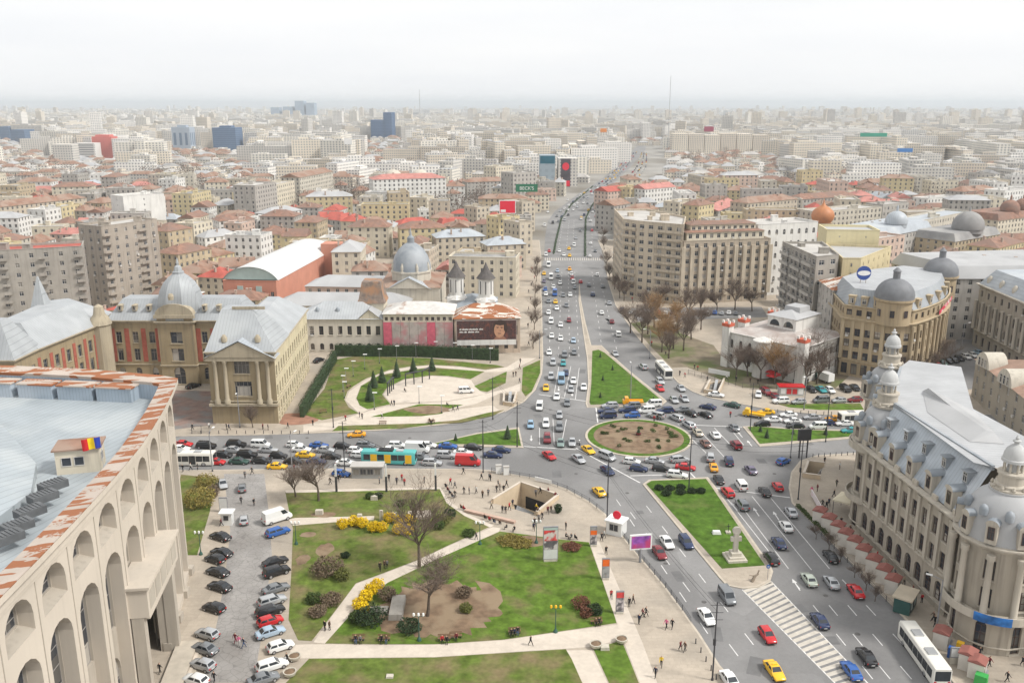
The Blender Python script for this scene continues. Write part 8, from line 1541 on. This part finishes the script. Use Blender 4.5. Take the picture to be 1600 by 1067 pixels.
folk('by the university corner', [(1288, 724, 'black'), (1312, 733, 'white', 'black'), (1307, 760, 'black'), (1303, 777, 'black'), (1277, 768, 'maroon'), (1268, 772, 'pink', 'white'), (1285, 792, 'black'), (1291, 795, 'black'), (1295, 790, 'dark blue'), (1460, 977, 'black'), (1458, 970, 'brown')])
folk('on the pavement before the near university tower', [(1530, 1026, 'black'), (1549, 1015, 'grey', 'black'), (1545, 1042, 'maroon'), (1573, 1065, 'black'), (1588, 1010, 'orange' if False else 'brown'), (1597, 1040, 'black'), (1515, 1000, 'black'), (1521, 1002, 'white')])
folk('before the white palace', [(1085, 577, 'black'), (1090, 579, 'red'), (1070, 590, 'red'), (1062, 587, 'black'), (1105, 596, 'black'), (1135, 594, 'white'), (1150, 596, 'dark blue'), (1172, 598, 'brown'), (1184, 600, 'black'), (1240, 600, 'dark blue'), (1262, 600, 'black'), (1018, 540, 'red'), (1040, 556, 'black'), (1044, 560, 'black')])
folk('along the hospital pavement', [(826, 540, 'black'), (828, 528, 'brown'), (825, 512, 'black'), (829, 500, 'dark blue'), (826, 485, 'black'), (829, 470, 'maroon'), (826, 458, 'black'), (830, 447, 'grey')])
rt = random.Random(14); tc_ = ['black', 'dark blue', 'brown', 'grey', 'black', 'maroon', 'beige', 'red']
folk('on the left boulevard pavement', [(837 + rt.uniform(-8, 4), rt.uniform(410, 545), tc_[rt.randrange(8)]) for k in range(16)]); folk('on the right boulevard pavement', [(950 + (y_ - 400) * .42 + rt.uniform(6, 16), y_, tc_[rt.randrange(8)]) for y_ in [405 + k * 6.5 for k in range(18)]]); folk('on the open plaza by the road', [(rt.uniform(745, 765) + k * 9, 745 + rt.uniform(0, 9) + k * 2.2, tc_[rt.randrange(8)]) for k in range(14) if not 4 < k < 10]); folk('among the stalls', [(1300 + k * 14 + 14, 820 + k * 13.5, tc_[rt.randrange(8)]) for k in range(10)])
folk('standing in the jammed road', [(1022, 659, 'red', 'black', 'stand'), (1027, 657, 'black', 'black', 'stand'), (1141, 652, 'red', 'black', 'walk')], z=0.0)
grp = defaultdict(list)
for o, top, bot, pose, where, x in PPL: grp[(top, bot, 'sitting' if pose.startswith('sit') else 'walking' if pose in ('walk', 'stride') else 'standing', where)].append((x, o))
for (top, bot, act, where), L_ in grp.items():
    L_.sort(key=lambda q: q[0])
    for k, (x, o) in enumerate(L_):
        b = f"{top.replace(' ', '-')}-clad person {act} {where}"; o['label'] = b if len(L_) == 1 else f"{ORD[k]} {b}, from left"; o['group'] = 'people ' + where
# ------------------------------------------------------------------ street furniture
M_pole = mat('grey_pole', (.24, .24, .25), .6, .1, 1); M_dpole = mat('dark_pole', (.055, .055, .06), .6, .1, 1); M_lampw = mat('white_lamp_head', (.75, .75, .73), .4, .03, 1)
def lamp(x, y, h, lab, kind='park', group=None, z=PZ, a=0.0):
    c = G(x, y, z); t = thing('lamp_post' if kind != 'pole' else 'utility_pole', lab, 'lamp' if kind != 'pole' else 'pole', (c.x, c.y, z), a, group); mb = MB(); mb.tube((0, 0, 0), (0, 0, h), .075 if kind == 'park' else .13, .05 if kind == 'park' else .09, 8); mb.build('post', M_pole if kind != 'pole' else M_dpole, t); mb = MB(); mb.lathe(0, 0, [(.2, 0), (.16, .35), (.09, .5)], 8); mb.build('foot', M_dpole, t)
    if kind == 'park': mb = MB(); mb.box(.25, 0, h, 1.2, .55, .12); mb.build('lamp_head', M_lampw, t)
    elif kind == 'street': mb = MB(); mb.tube((0, 0, h), (1.6, 0, h + .35), .05); mb.build('arm', M_pole, t); mb = MB(); mb.box(1.9, 0, h + .3, .9, .32, .14); mb.build('lamp_head', M_lampw, t)
    else:
        for k in range(3): mb = MB(); mb.tube((-.9, 0, h - .4 - k * 1.1), (.9, 0, h - .4 - k * 1.1), .04); mb.build('crossarm', M_dpole, t)
        mb = MB(); mb.box(0, .15, h * .45, .35, .3, .9); mb.build('signal_box', M_dpole, t)
    return t
for k, (x, y) in enumerate(((538, 622), (536, 612), (541, 600), (552, 588), (570, 577), (593, 568), (620, 563), (650, 558), (680, 556), (710, 558), (738, 562), (766, 567), (585, 640), (655, 630), (690, 645))): lamp(x, y, 4.6, f'{ORD[k]} white-headed park lamp clockwise round the little park', group='lamps of the little park')
for k, (x, y, h, lab) in enumerate(((948, 826, 14, 'dark trolley pole by the fence of the theatre square'), (1076, 768, 13, 'dark pole on the near grass island'), (755, 738, 12, 'dark trolley pole beside the red van'), (521, 668, 10, 'pole at the corner of the verge before the little park'), (539, 741, 12, 'dark pole by the bus shelter'), (770, 655, 11, 'dark pole by the underpass stairs of the little park'), (808, 698, 11, 'dark pole on the small left island'), (1172, 672, 12, 'dark pole at the tip of the right island'), (1247, 780, 13, 'dark pole beside the university underpass'), (1113, 1062, 12, 'dark pole at the near kerb of the left road'), (1290, 690, 12, 'dark pole on the right island'))): lamp(x, y, h, lab, 'pole')
for k, (x, y, h, lab, a) in enumerate(((985, 627, 10, 'street lamp on the grass triangle', 1.6), (457, 742, 9, 'street lamp on the boulevard pavement', 1.2), (332, 736, 9, 'street lamp on the pavement near the theatre', 1.4), (375, 668, 9, 'street lamp before the ministry pavilion', -1.4), (1462, 990, 9, 'street lamp beside the near university tower', 2.6), (1256, 640, 9, 'street lamp on the palace verge', -2.2), (1500, 560, 11, 'curved street lamp in the side street', .3), (1015, 560, 9, 'street lamp on the palace pavement', 3.0), (843, 560, 9, 'street lamp at the right verge of the little park', 0), (1235, 715, 9, 'street lamp at the university kerb', 2.2))): lamp(x, y, h, lab, 'street', a=a)
for k, (x, y) in enumerate(((868, 987), (655, 1000), (838, 848), (463, 850), (314, 866), (750, 850))): 
    c = G(x, y, LZ); t = thing('park_lamp', f'{ORD[k]} green cast-iron lantern post in the near park', 'lamp', (c.x, c.y, LZ), 0, 'cast-iron lamps in the near park'); mb = MB(); mb.lathe(0, 0, [(.35, 0), (.3, .3), (.12, .6), (.07, 1.2), (.06, 4.0)], 8); mb.build('post', mat('green_cast_iron', (.04, .10, .08), .6, .1, 1), t); mb = MB(); mb.tube((-.7, 0, 4.0), (.7, 0, 4.0), .04); mb.build('arm', MATS['green_cast_iron'], t)
    for s in (-.7, 0, .7): mb = MB(); mb.lathe(s, 0, [(.08, 4.0), (.2, 4.2), (.16, 4.5), (.02, 4.6)], 8); mb.build('lantern', PAINT['yellow'] if k == 0 else M_lampw, t)
# overhead wires between the poles
def wire(a, b, za, zb, sag, lab):
    a, b = G(*a), G(*b); mb = MB(); pts = []
    for k in range(13): t_ = k / 12; pts.append(Vector((a.x + (b.x - a.x) * t_, a.y + (b.y - a.y) * t_, za + (zb - za) * t_ - sag * 4 * t_ * (1 - t_))))
    for p, q in zip(pts[:-1], pts[1:]): mb.tube(p, q, .025, .025, 3)
    tag(mb.build('overhead_wire', M_dpole), lab, 'wire')
for k, (a, b) in enumerate((((755, 738), (948, 826)), ((539, 741), (755, 738)), ((948, 826), (1113, 1062)), ((808, 698), (1076, 768)), ((1076, 768), (1247, 780)), ((770, 655), (808, 698)), ((755, 738), (808, 698)), ((948, 826), (1076, 768)))): 
    wire(a, b, 11.5, 11.5, .8, f'{ORD[k]} sagging upper trolley wire over the junction'); wire((a[0] + 3, a[1] + 2), (b[0] + 3, b[1] + 2), 10.6, 10.6, .8, f'{ORD[k]} sagging lower trolley wire over the junction')
# kerb fence with posts
def fence(px, lab, h=1.05):
    P = Gs(px, PZ); c = P[0]; t = thing('kerb_fence', lab, 'fence', (c.x, c.y, PZ))
    for a, b in zip(P[:-1], P[1:]):
        n = max(1, int((b - a).length / 2.2))
        for k in range(n):
            p, q = a.lerp(b, k / n) - c, a.lerp(b, (k + 1) / n) - c; mb = MB(); mb.box(p.x, p.y, 0, .09, .09, h); mb.build('post', M_dpole, t); mb = MB()
            for z in (.25, .6, h - .05): mb.tube((p.x, p.y, z), (q.x, q.y, z), .028, None, 4)
            for j in range(1, 8): r = p.lerp(q, j / 8); mb.tube((r.x, r.y, .25), (r.x, r.y, h - .05), .014, None, 3)
            mb.build('railing', M_dpole, t, kind='stuff')
fence([(768, 737), (842, 750), (886, 766), (921, 785), (944, 803)], 'dark railing round the kerb of the theatre square'); fence([(968, 832), (982, 850), (1006, 878), (1040, 918), (1066, 953), (1080, 974)], 'dark railing along the kerb of the left-hand road'); fence([(1274, 828), (1346, 901), (1398, 953)], 'low railing between the right-hand road and the stalls'); fence([(300, 677), (330, 676.5)], 'iron gate railing beside the ministry pavilion', 2.0); fence([(1075, 585), (1160, 606), (1280, 612)], 'iron garden railing before the white palace', 1.5)
for x, y, wh in [(1087 + i * 8, 1005 + i * 14, 'the near left-hand road') for i in range(5)] + [(1270 + i * 9, 714 - i * .5, 'the university corner') for i in range(8)] + [(300 + i * 14, 677.5, 'the ministry kerb') for i in range(14)] + [(1215 + i * 12, 644 + i * .6, 'the palace verge') for i in range(9)]:
    c = G(x, y, PZ); mb = MB(); mb.lathe(0, 0, [(.09, 0), (.08, .75), (.1, .8), (.02, .9)], 8); tag(mb.build('bollard', M_dpole, loc=(c.x, c.y, PZ)), f'short dark bollard in the row along {wh}', 'bollard', 'bollards along ' + wh)
# market stalls along the university
def stall(x, y, lab, a):
    c = G(x, y, PZ); t = thing('market_stall', lab, 'stall', (c.x, c.y, PZ), a, 'stalls along the university'); mb = MB(); mb.box(0, 0, 0, 2.2, 2.0, 2.5); mb.build('cabin', mat('stall_white', (.62, .58, .52), .8, .06, .8), t); mb = MB(); mb.loft([[(-1.2, -1.15, 2.45), (1.2, -1.15, 2.45), (1.2, 1.15, 2.45), (-1.2, 1.15, 2.45)], [(-1.2, -1.15, 2.6), (1.2, -1.15, 2.6), (1.2, 1.15, 2.6), (-1.2, 1.15, 2.6)], [(-1.1, -.05, 2.95), (1.1, -.05, 2.95), (1.1, .05, 2.95), (-1.1, .05, 2.95)]], cap0=True, cap1=True); mb.build('roof', mat('stall_red_roof', (.27, .105, .085), .8, .15, .8), t); mb = MB(); mb.box(0, -1.07, 1.0, 1.7, .05, .9); mb.build('shutter', M_greywall, t); mb = MB(); mb.box(0, -1.2, .9, 1.9, .35, .06); mb.build('counter', M_pole, t)
for k, (x, y) in enumerate(((1280, 815), (1294, 826), (1308, 838), (1320, 850), (1334, 862), (1348, 876), (1364, 892), (1380, 908), (1394, 924), (1470, 1008), (1510, 1042), (1525, 1055))): stall(x, y, f'{ORD[k]} white stall with a red roof from the top of the university row', R(-38 + 90))
def kiosk(name, lab, cat, x, y, sx, sy, h, m, roofm, a=0.0, z=PZ, over=.3):
    c = G(x, y, z); t = thing(name, lab, cat, (c.x, c.y, z), a); mb = MB(); mb.box(0, 0, 0, sx, sy, h); mb.build('cabin', m, t); mb = MB(); mb.box(0, 0, h, sx + over * 2, sy + over * 2, .25); mb.build('roof', roofm, t); return t
t = kiosk('ticket_kiosk', 'white kiosk with a round red sign by the roadside railing', 'kiosk', 963, 832, 3.0, 2.6, 2.6, PAINT['white'], PAINT['white'], R(-30)); mb = MB(); rg = [[(.8 * math.cos(6.283 * k / 16), y, 3.6 + .8 * math.sin(6.283 * k / 16)) for k in range(16)] for y in (-.1, .1)]; mb.loft(rg, cap0=True, cap1=True); mb.build('round_sign', M_redb, t)
for dx, dy, a in ((0, -1.32, 0), (-1.52, 0, -math.pi / 2)): put('window', wmesh(1.8, 1.4, 'r', 2, 1, M_frame_w), t, (dx, dy, .9), a)
t = kiosk('bus_shelter', 'grey glazed bus stop kiosk on the boulevard pavement', 'shelter', 575, 744, 6.5, 2.4, 2.6, mat('shelter_grey', (.30, .30, .29), .6, .1, .5), M_gravel, 0)
for k in range(4): put('window', wmesh(1.3, 1.3, 'r', 2, 1, M_frame_g), t, (-2.3 + k * 1.5, -1.22, .9), 0)
t = kiosk('flower_kiosk', 'red-topped kiosk with bright shop front before the white palace', 'kiosk', 1235, 616, 6.5, 2.6, 2.4, mat('kiosk_grey', (.42, .43, .41), .7, .08, .5), PAINT['red'], R(-4))
for k in range(4): mb = MB(); mb.box(-2.3 + k * 1.55, -1.32, .5, 1.25, .05, 1.5); mb.build('panel', PAINT['red'] if k in (1, 2) else PAINT['white'], t)
t = kiosk('bus_shelter', 'dark green glass bus shelter by the stalls', 'shelter', 1413, 950, 4.0, 2.4, 2.5, mat('green_shelter', (.04, .10, .09), .4, .1, .5), mat('shelter_roof', (.50, .43, .33), .8, .1, .5), R(52))
for dy, a in ((-1.23, 0), (1.23, math.pi)):
    for k in range(2): put('window', wmesh(1.5, 1.6, 'r', 1, 1, M_dpole, MATS['pale_green_glass']), t, (-.9 + k * 1.8, dy, .5), a)
for k, (x, y) in enumerate(((779, 739), (791, 741))): kiosk('street_cabinet', ('left' if k == 0 else 'right') + ' white switch cabinet beside the kerb railing', 'cabinet', x, y, 1.2, .7, 1.7, PAINT['white'], M_gravel, .1, over=.05)
t = kiosk('photo_booth', 'white booth on the theatre side of the cobbled street', 'booth', 356, 818, 2.0, 1.6, 2.4, PAINT['white'], PAINT['white'], 0); put('window', wmesh(.9, .9, 'r', 1, 1, M_dpole), t, (0, -.82, 1.1), 0)
# white café canopy beside the university, green umbrellas
c = G(1325, 800, PZ); t = thing('cafe_canopy', 'cream cafe canopy beside the university corner', 'canopy', (c.x, c.y, PZ), R(50)); mb = MB(); mb.lathe(0, 0, [(3.4, 2.6), (3.4, 2.9), (.2, 4.1)], 4, a0=R(45)); mb.build('cloth', mat('canopy_cream', (.62, .56, .42), .9, .06, .5), t)
for sx in (-2.2, 2.2):
    for sy in (-2.2, 2.2): mb = MB(); mb.tube((sx, sy, 0), (sx, sy, 2.7), .05); mb.build('leg', M_dpole, t)
for k, (x, y) in enumerate(((1205, 598), (1212, 596), (1204, 592))): c = G(x, y, PZ); t = thing('red_parasol', f'{ORD[k]} red parasol of the flower sellers before the palace', 'parasol', (c.x, c.y, PZ)); mb = MB(); mb.tube((0, 0, 0), (0, 0, 2.6), .04); mb.build('pole', M_dpole, t); mb = MB(); mb.lathe(0, 0, [(1.7, 2.1), (.9, 2.5), (.02, 2.75)], 8); mb.build('canopy', PAINT['red'], t)
# poster stands
def totem(x, y, w_, h, lab, cols, a, z=PZ, foot=.35):
    c = G(x, y, z); t = thing('poster_stand', lab, 'poster stand', (c.x, c.y, z), a); mb = MB(); mb.box(0, 0, 0, w_ * .9, .5, foot); mb.build('plinth', M_stone, t); mb = MB(); mb.box(0, 0, foot, w_, .28, h); mb.build('case', M_pole, t); z0 = foot + .15
    for m, f in cols: hh = f * (h - .3); mb = MB(); mb.quad((-w_ * .46, -.155, z0), (w_ * .46, -.155, z0), (w_ * .46, -.155, z0 + hh - .04), (-w_ * .46, -.155, z0 + hh - .04)); mb.build('print', m, t); z0 += hh
    return t
M_or2 = mat('orange_print', (.75, .14, .02), .5, .2, 1.5, col2=(.8, .45, .3), mix=(.6, .65)); M_gp = mat('grey_print', (.30, .30, .30), .5, .4, 1.2); M_wp = mat('pale_print', (.62, .62, .61), .5, .06, 1.2); M_bwp = mat('black_and_white_print', (.12, .11, .12), .5, .3, 1.2, col2=(.55, .5, .5), mix=(.48, .52)); M_redp = mat('red_figures_print', (.55, .06, .06), .5, .4, 1.3, col2=(.60, .55, .52), mix=(.5, .56))
totem(860, 876, 2.6, 6.2, 'tall poster stand with a red and black and white print on the lawn', [(M_wp, .3), (M_bwp, .28), (M_redp, .34), (M_teal, .08)], R(6), LZ)
totem(927, 853, 1.25, 3.6, 'first orange and dark poster stand along the right park edge', [(M_bwp, .55), (M_or2, .27), (M_gp, .18)], R(3)); totem(946, 905, 1.25, 3.6, 'second orange and pale poster stand along the right park edge', [(M_gp, .62), (M_or2, .38)], R(3)); totem(968, 958, 1.25, 3.6, 'third dark poster stand along the right park edge', [(M_bwp, .7), (M_redp, .3)], R(3)); totem(350, 800, 1.6, 2.8, 'framed blank notice stand by the cobbled street', [(M_wp, 1)], R(2))
c = G(1000, 878, PZ); t = thing('billboard', 'white-framed colourful billboard on one leg by the left-hand road', 'billboard', (c.x, c.y, PZ), R(8)); mb = MB(); mb.tube((0, 0, 0), (0, 0, 2.6), .22, .22, 8); mb.build('leg', M_pole, t); mb = MB(); mb.box(0, 0, 2.5, 3.9, .3, 2.8); mb.build('frame', PAINT['white'], t); mb = MB(); mb.quad((-1.7, -.17, 2.75), (1.7, -.17, 2.75), (1.7, -.17, 5.05), (-1.7, -.17, 5.05)); mb.build('print', mat('purple_red_print', (.25, .08, .35), .5, .5, .9, col2=(.55, .05, .10), mix=(.45, .6)), t)
for k, (x, y) in enumerate(((526, 768), (604, 768), (681, 766))): 
    c = G(x, y, PZ); t = thing('banner_mast', f'{ORD[k]} black and white flag mast along the park top edge', 'mast', (c.x, c.y, PZ), 0, 'flag masts'); mb = MB(); mb.box(0, 0, 0, .4, .4, 3.4); mb.build('lower', M_dpole, t); mb = MB(); mb.box(0, 0, 3.4, .34, .34, 2.6); mb.build('upper', PAINT['white'], t)
c = G(1254, 715, PZ); t = thing('advert_screen', 'dark advert screen on a pillar by the university underpass', 'screen', (c.x, c.y, PZ), R(8)); mb = MB(); mb.box(-.9, 0, 0, .25, .25, 4.2); mb.build('leg', M_dpole, t); mb = MB(); mb.box(.9, 0, 0, .25, .25, 4.2); mb.build('leg', M_dpole, t); mb = MB(); mb.box(0, 0, 4.2, 3.0, .5, 2.6); mb.build('panel', M_dpole, t)
for lab, x0, x1, y, h in (('white banner on the railing of the theatre square', (836, 751), (862, 757), 0, 1.0), ('white banner on the palace garden railing', (1107, 583), (1140, 589), 0, 1.6), ('pink and white banner beside the university stalls', (1268, 775), (1288, 810), 0, 1.5)):
    a, b = G(*x0, PZ), G(*x1, PZ); mb = MB(); d = (b - a); n = Vector((d.y, -d.x, 0)).normalized() * .12; mb.loft([[a + n + Vector((0, 0, .2)), b + n + Vector((0, 0, .2)), b - n * .2 + Vector((0, 0, .2)), a - n * .2 + Vector((0, 0, .2))], [a + n + Vector((0, 0, h)), b + n + Vector((0, 0, h)), b - n * .2 + Vector((0, 0, h)), a - n * .2 + Vector((0, 0, h))]], cap1=True); tag(mb.build('railing_banner', PAINT['white'] if 'pink' not in lab else mat('pink_white_banner', (.66, .6, .6), .7, .1, 1, col2=(.6, .08, .2), mix=(.6, .65))), lab, 'banner')
# benches, stones, slabs, planters in the park
def bench(x, y, a, lab, group=None):
    c = G(x, y, PZ + .03); t = thing('park_bench', lab, 'bench', (c.x, c.y, PZ + .03), a, group); wood = mat('bench_wood', (.20, .12, .07), .8, .2, 2)
    for k in range(3): mb = MB(); mb.box(0, -.16 + k * .16, .42, 1.9, .13, .05); mb.build('seat_slat', wood, t)
    for k in range(2): mb = MB(); mb.box(0, .27 + k * .03, .58 + k * .2, 1.9, .04, .13); mb.build('back_slat', wood, t)
    for s in (-.8, .8): mb = MB(); mb.box(s, 0, 0, .08, .45, .42); mb.build('leg', M_dpole, t)
for k, (x, y, a) in enumerate(((560, 1000, 0), (600, 1000, 0), (694, 1000, .05), (712, 996, .1), (804, 989, .15), (932, 973, .1), (505, 645, .4), (674, 661, 0), (598, 663, 0), (545, 605, 1.2))): bench(x, y, a, f'{ORD[k]} wooden bench counted along the park paths', 'park benches')
def stone(x, y, sx, sy, h, lab, m=None, a=0.0, z=LZ, name='stone_block', cat='block', tilt=0.0):
    c = G(x, y, z); mb = MB(); mb.box(0, 0, 0, sx, sy, h, 0, 0, (.94, .94)); o = mb.build(name, m or M_stone, loc=(c.x, c.y, z), rz=a); o.rotation_euler = (tilt, 0, a); tag(o, lab, cat)
stone(655, 806, 4.6, 3.0, .5, 'pale fallen slab on stones in the upper lawn', M_path, .1, name='stone_slab', cat='slab'); stone(585, 780, 1.4, .9, .8, 'small pale stone block in the upper lawn'); stone(499, 803, 1.5, .9, .9, 'pale stone block at the left of the upper lawn'); stone(596, 812, .7, .5, 2.0, 'upright white stone by the yellow bushes'); stone(614, 806, 1.4, .9, .7, 'pale stone block right of the upright stone'); stone(562, 806, .9, .7, .4, 'low pale stone left of the upright stone'); stone(592, 955, 3.0, 1.8, .5, 'grey slab beside the yellow path bushes', M_concrete); stone(621, 952, 2.2, 6.2, .9, 'long grey slanting slab on the brown patch', M_concrete, .02, name='stone_slab', cat='slab'); stone(945, 1013, 1.3, 1.0, .5, 'pale stone on the small corner lawn'); stone(609, 1057, 1.0, .8, .25, 'square drain stone in the bottom lawn')
for k, (x, y) in enumerate(((460, 1030), (453, 1055), (971, 1003), (931, 1011))): 
    c = G(x, y, PZ); t = thing('stone_planter', f'{ORD[k]} round stone planter at the ends of the main path', 'planter', (c.x, c.y, PZ), 0, 'round planters'); mb = MB(); mb.lathe(0, 0, [(.5, 0), (.85, .3), (.95, .75), (.8, .75), (.75, .6)], 14); mb.build('bowl', M_stone, t, smooth=40); mb = MB(); mb.lathe(0, 0, [(.76, .62), (.2, .75)], 10); mb.build('soil', M_soil, t)
# long stone seat on the plaza
c = G(765, 808, PZ); t = thing('stone_bench', 'long pinkish stone seat along the plaza edge of the park', 'bench', (c.x, c.y, PZ), R(-28)); mb = MB(); mb.box(0, 0, .1, 11, .8, .4); mb.build('seat_slab', mat('pink_stone', (.48, .34, .27), .9, .1, .8), t); mb = MB(); mb.box(0, 0, 0, 10.6, .5, .12); mb.build('base', M_step, t)
# monument and crosses on the near island
c = G(1148, 872, .18); t = thing('stone_cross_monument', 'tall carved stone cross on a stepped base on the near island', 'monument', (c.x, c.y, .18), .1)
for k, (s, h) in enumerate(((3.4, .4), (2.6, .35), (1.7, .6))): mb = MB(); mb.box(0, 0, (0, .4, .75)[k], s, s, h); mb.build('step', M_stone, t)
mb = MB(); mb.box(0, 0, 1.35, .8, .6, 3.6); mb.box(0, 0, 3.4, 1.9, .55, .8); mb.build('shaft', wallm('weathered_cross', (.42, .39, .34), .4), t); mb = MB(); rg = [[(.75 * math.cos(6.283 * k / 14), y, 5.3 + .75 * math.sin(6.283 * k / 14)) for k in range(14)] for y in (-.22, .22)]; mb.loft(rg, cap0=True, cap1=True); mb.build('ring_head', MATS['weathered_cross'], t)
c = G(1128, 833, .18); t = thing('memorial_cross', 'white horizontal memorial with a small dark cross on the near island', 'memorial', (c.x, c.y, .18)); mb = MB(); mb.box(-1, 0, 0, 1.6, 1.0, .5, 0, 0, (.8, .8)); mb.build('stone', PAINT['white'], t); mb = MB(); mb.box(1.2, .2, 0, .9, .9, .3); mb.build('base', M_stone, t); mb = MB(); mb.box(1.2, .2, .3, .1, .1, 1.6); mb.box(1.2, .2, 1.3, .7, .1, .1); mb.build('cross', M_dpole, t)
c = G(1175, 908, .16); t = thing('leaning_statue', 'small bronze figure leaning at the tip of the near island', 'statue', (c.x, c.y, .16)); mb = MB(); mb.tube((0, 0, 0), (.5, .2, .9), .3, .22, 8); mb.tube((.5, .2, .9), (1.1, .4, 1.2), .22, .12, 8); mb.tube((.5, .2, .9), (-.5, -.1, 1.2), .12, .07, 6); mb.tube((.9, .3, 1.1), (1.2, .5, 1.8), .1, .14, 6); mb.build('figure', mat('worn_bronze', (.26, .21, .16), .6, .2, 1.5), t, smooth=50)
c = G(1199, 905, .16); t = thing('road_sign', 'round blue keep-right sign at the tip of the near island', 'sign', (c.x, c.y, .16)); mb = MB(); mb.tube((0, 0, 0), (0, 0, 2.2), .04); mb.build('post', M_pole, t); mb = MB(); rg = [[(.35 * math.cos(6.283 * k / 14), y, 2.4 + .35 * math.sin(6.283 * k / 14)) for k in range(14)] for y in (-.03, .03)]; mb.loft(rg, cap0=True, cap1=True); mb.build('disc', PAINT['blue'], t); mb = MB(); mb.box(0, -.05, 2.33, .3, .02, .12, 0); mb.build('arrow', M_wtext, t)
for k, (x, y, m) in enumerate(((1499, 1018, 'yellow'), (1486, 1026, 'blue'), (1498, 1030, 'blue'))): stone(x, y, 1.0, .9, 1.6, f'{m} waste container {("behind the bus", "left of the notice board", "under the notice board")[k]}', PAINT[m], R(-38), PZ, 'waste_container', 'container')
stone(1532, 1068, 1.6, 1.2, 1.5, 'green waste container at the bottom right corner', mat('green_container', (.05, .35, .08), .5, .05, 1), R(-38), PZ, 'waste_container', 'container')
totem(1492, 1036, 1.6, 1.6, 'white notice board with pictograms beside the near stalls', [(M_wp, 1)], R(-5), foot=1.0)
# pergola of the gathering place
for lab, pts in (('long dark pergola frame behind the gathering place', ((634, 603), (647, 600), (660, 598), (671, 592))), ('short dark pergola frame left of the gathering place', ((606, 618), (609, 614), (612, 611), (615, 608)))):
    P = Gs(pts, PZ); c = P[0]; t = thing('pergola', lab, 'pergola', (c.x, c.y, PZ))
    for p in P: q = p - c; mb = MB(); mb.box(q.x, q.y, 0, .3, .3, 3.4); mb.build('post', M_dpole, t)
    for p, q in zip(P[:-1], P[1:]): p2, q2 = p - c, q - c; m_ = (p2 + q2) / 2; mb = MB(); mb.box(m_.x, m_.y, 3.4, (q2 - p2).length + .1, .5, .22, math.atan2((q2 - p2).y, (q2 - p2).x)); mb.build('beam', M_dpole, t)
# boulevard median hedges
for px, lab in (([(865, 397), (869, 375), (877, 342), (893, 320), (926, 292)], 'left'), ([(914, 401), (914, 370), (915, 342), (924, 323), (938, 307)], 'right')):
    P = Gs(px); mb = MB(); rt = random.Random(3)
    for a, b in zip(P[:-1], P[1:]):
        d = b - a; m_ = (a + b) / 2; mb.box(m_.x, m_.y, 0, d.length, .5, .6, math.atan2(d.y, d.x))
        for _ in range(int(d.length * 6)): p = a.lerp(b, rt.random()) + Vector((rt.uniform(-.5, .5), rt.uniform(-.5, .5), rt.uniform(.1, .9))); s = rt.uniform(.2, .45); mb.poly((p, p + Vector((s, .1, .2)), p + Vector((.1, .2, s))))
    o = mb.build('median_hedge', M_leaf['dark']); tag(o, f'{lab} dark hedge on the median of the boulevard', 'hedge')
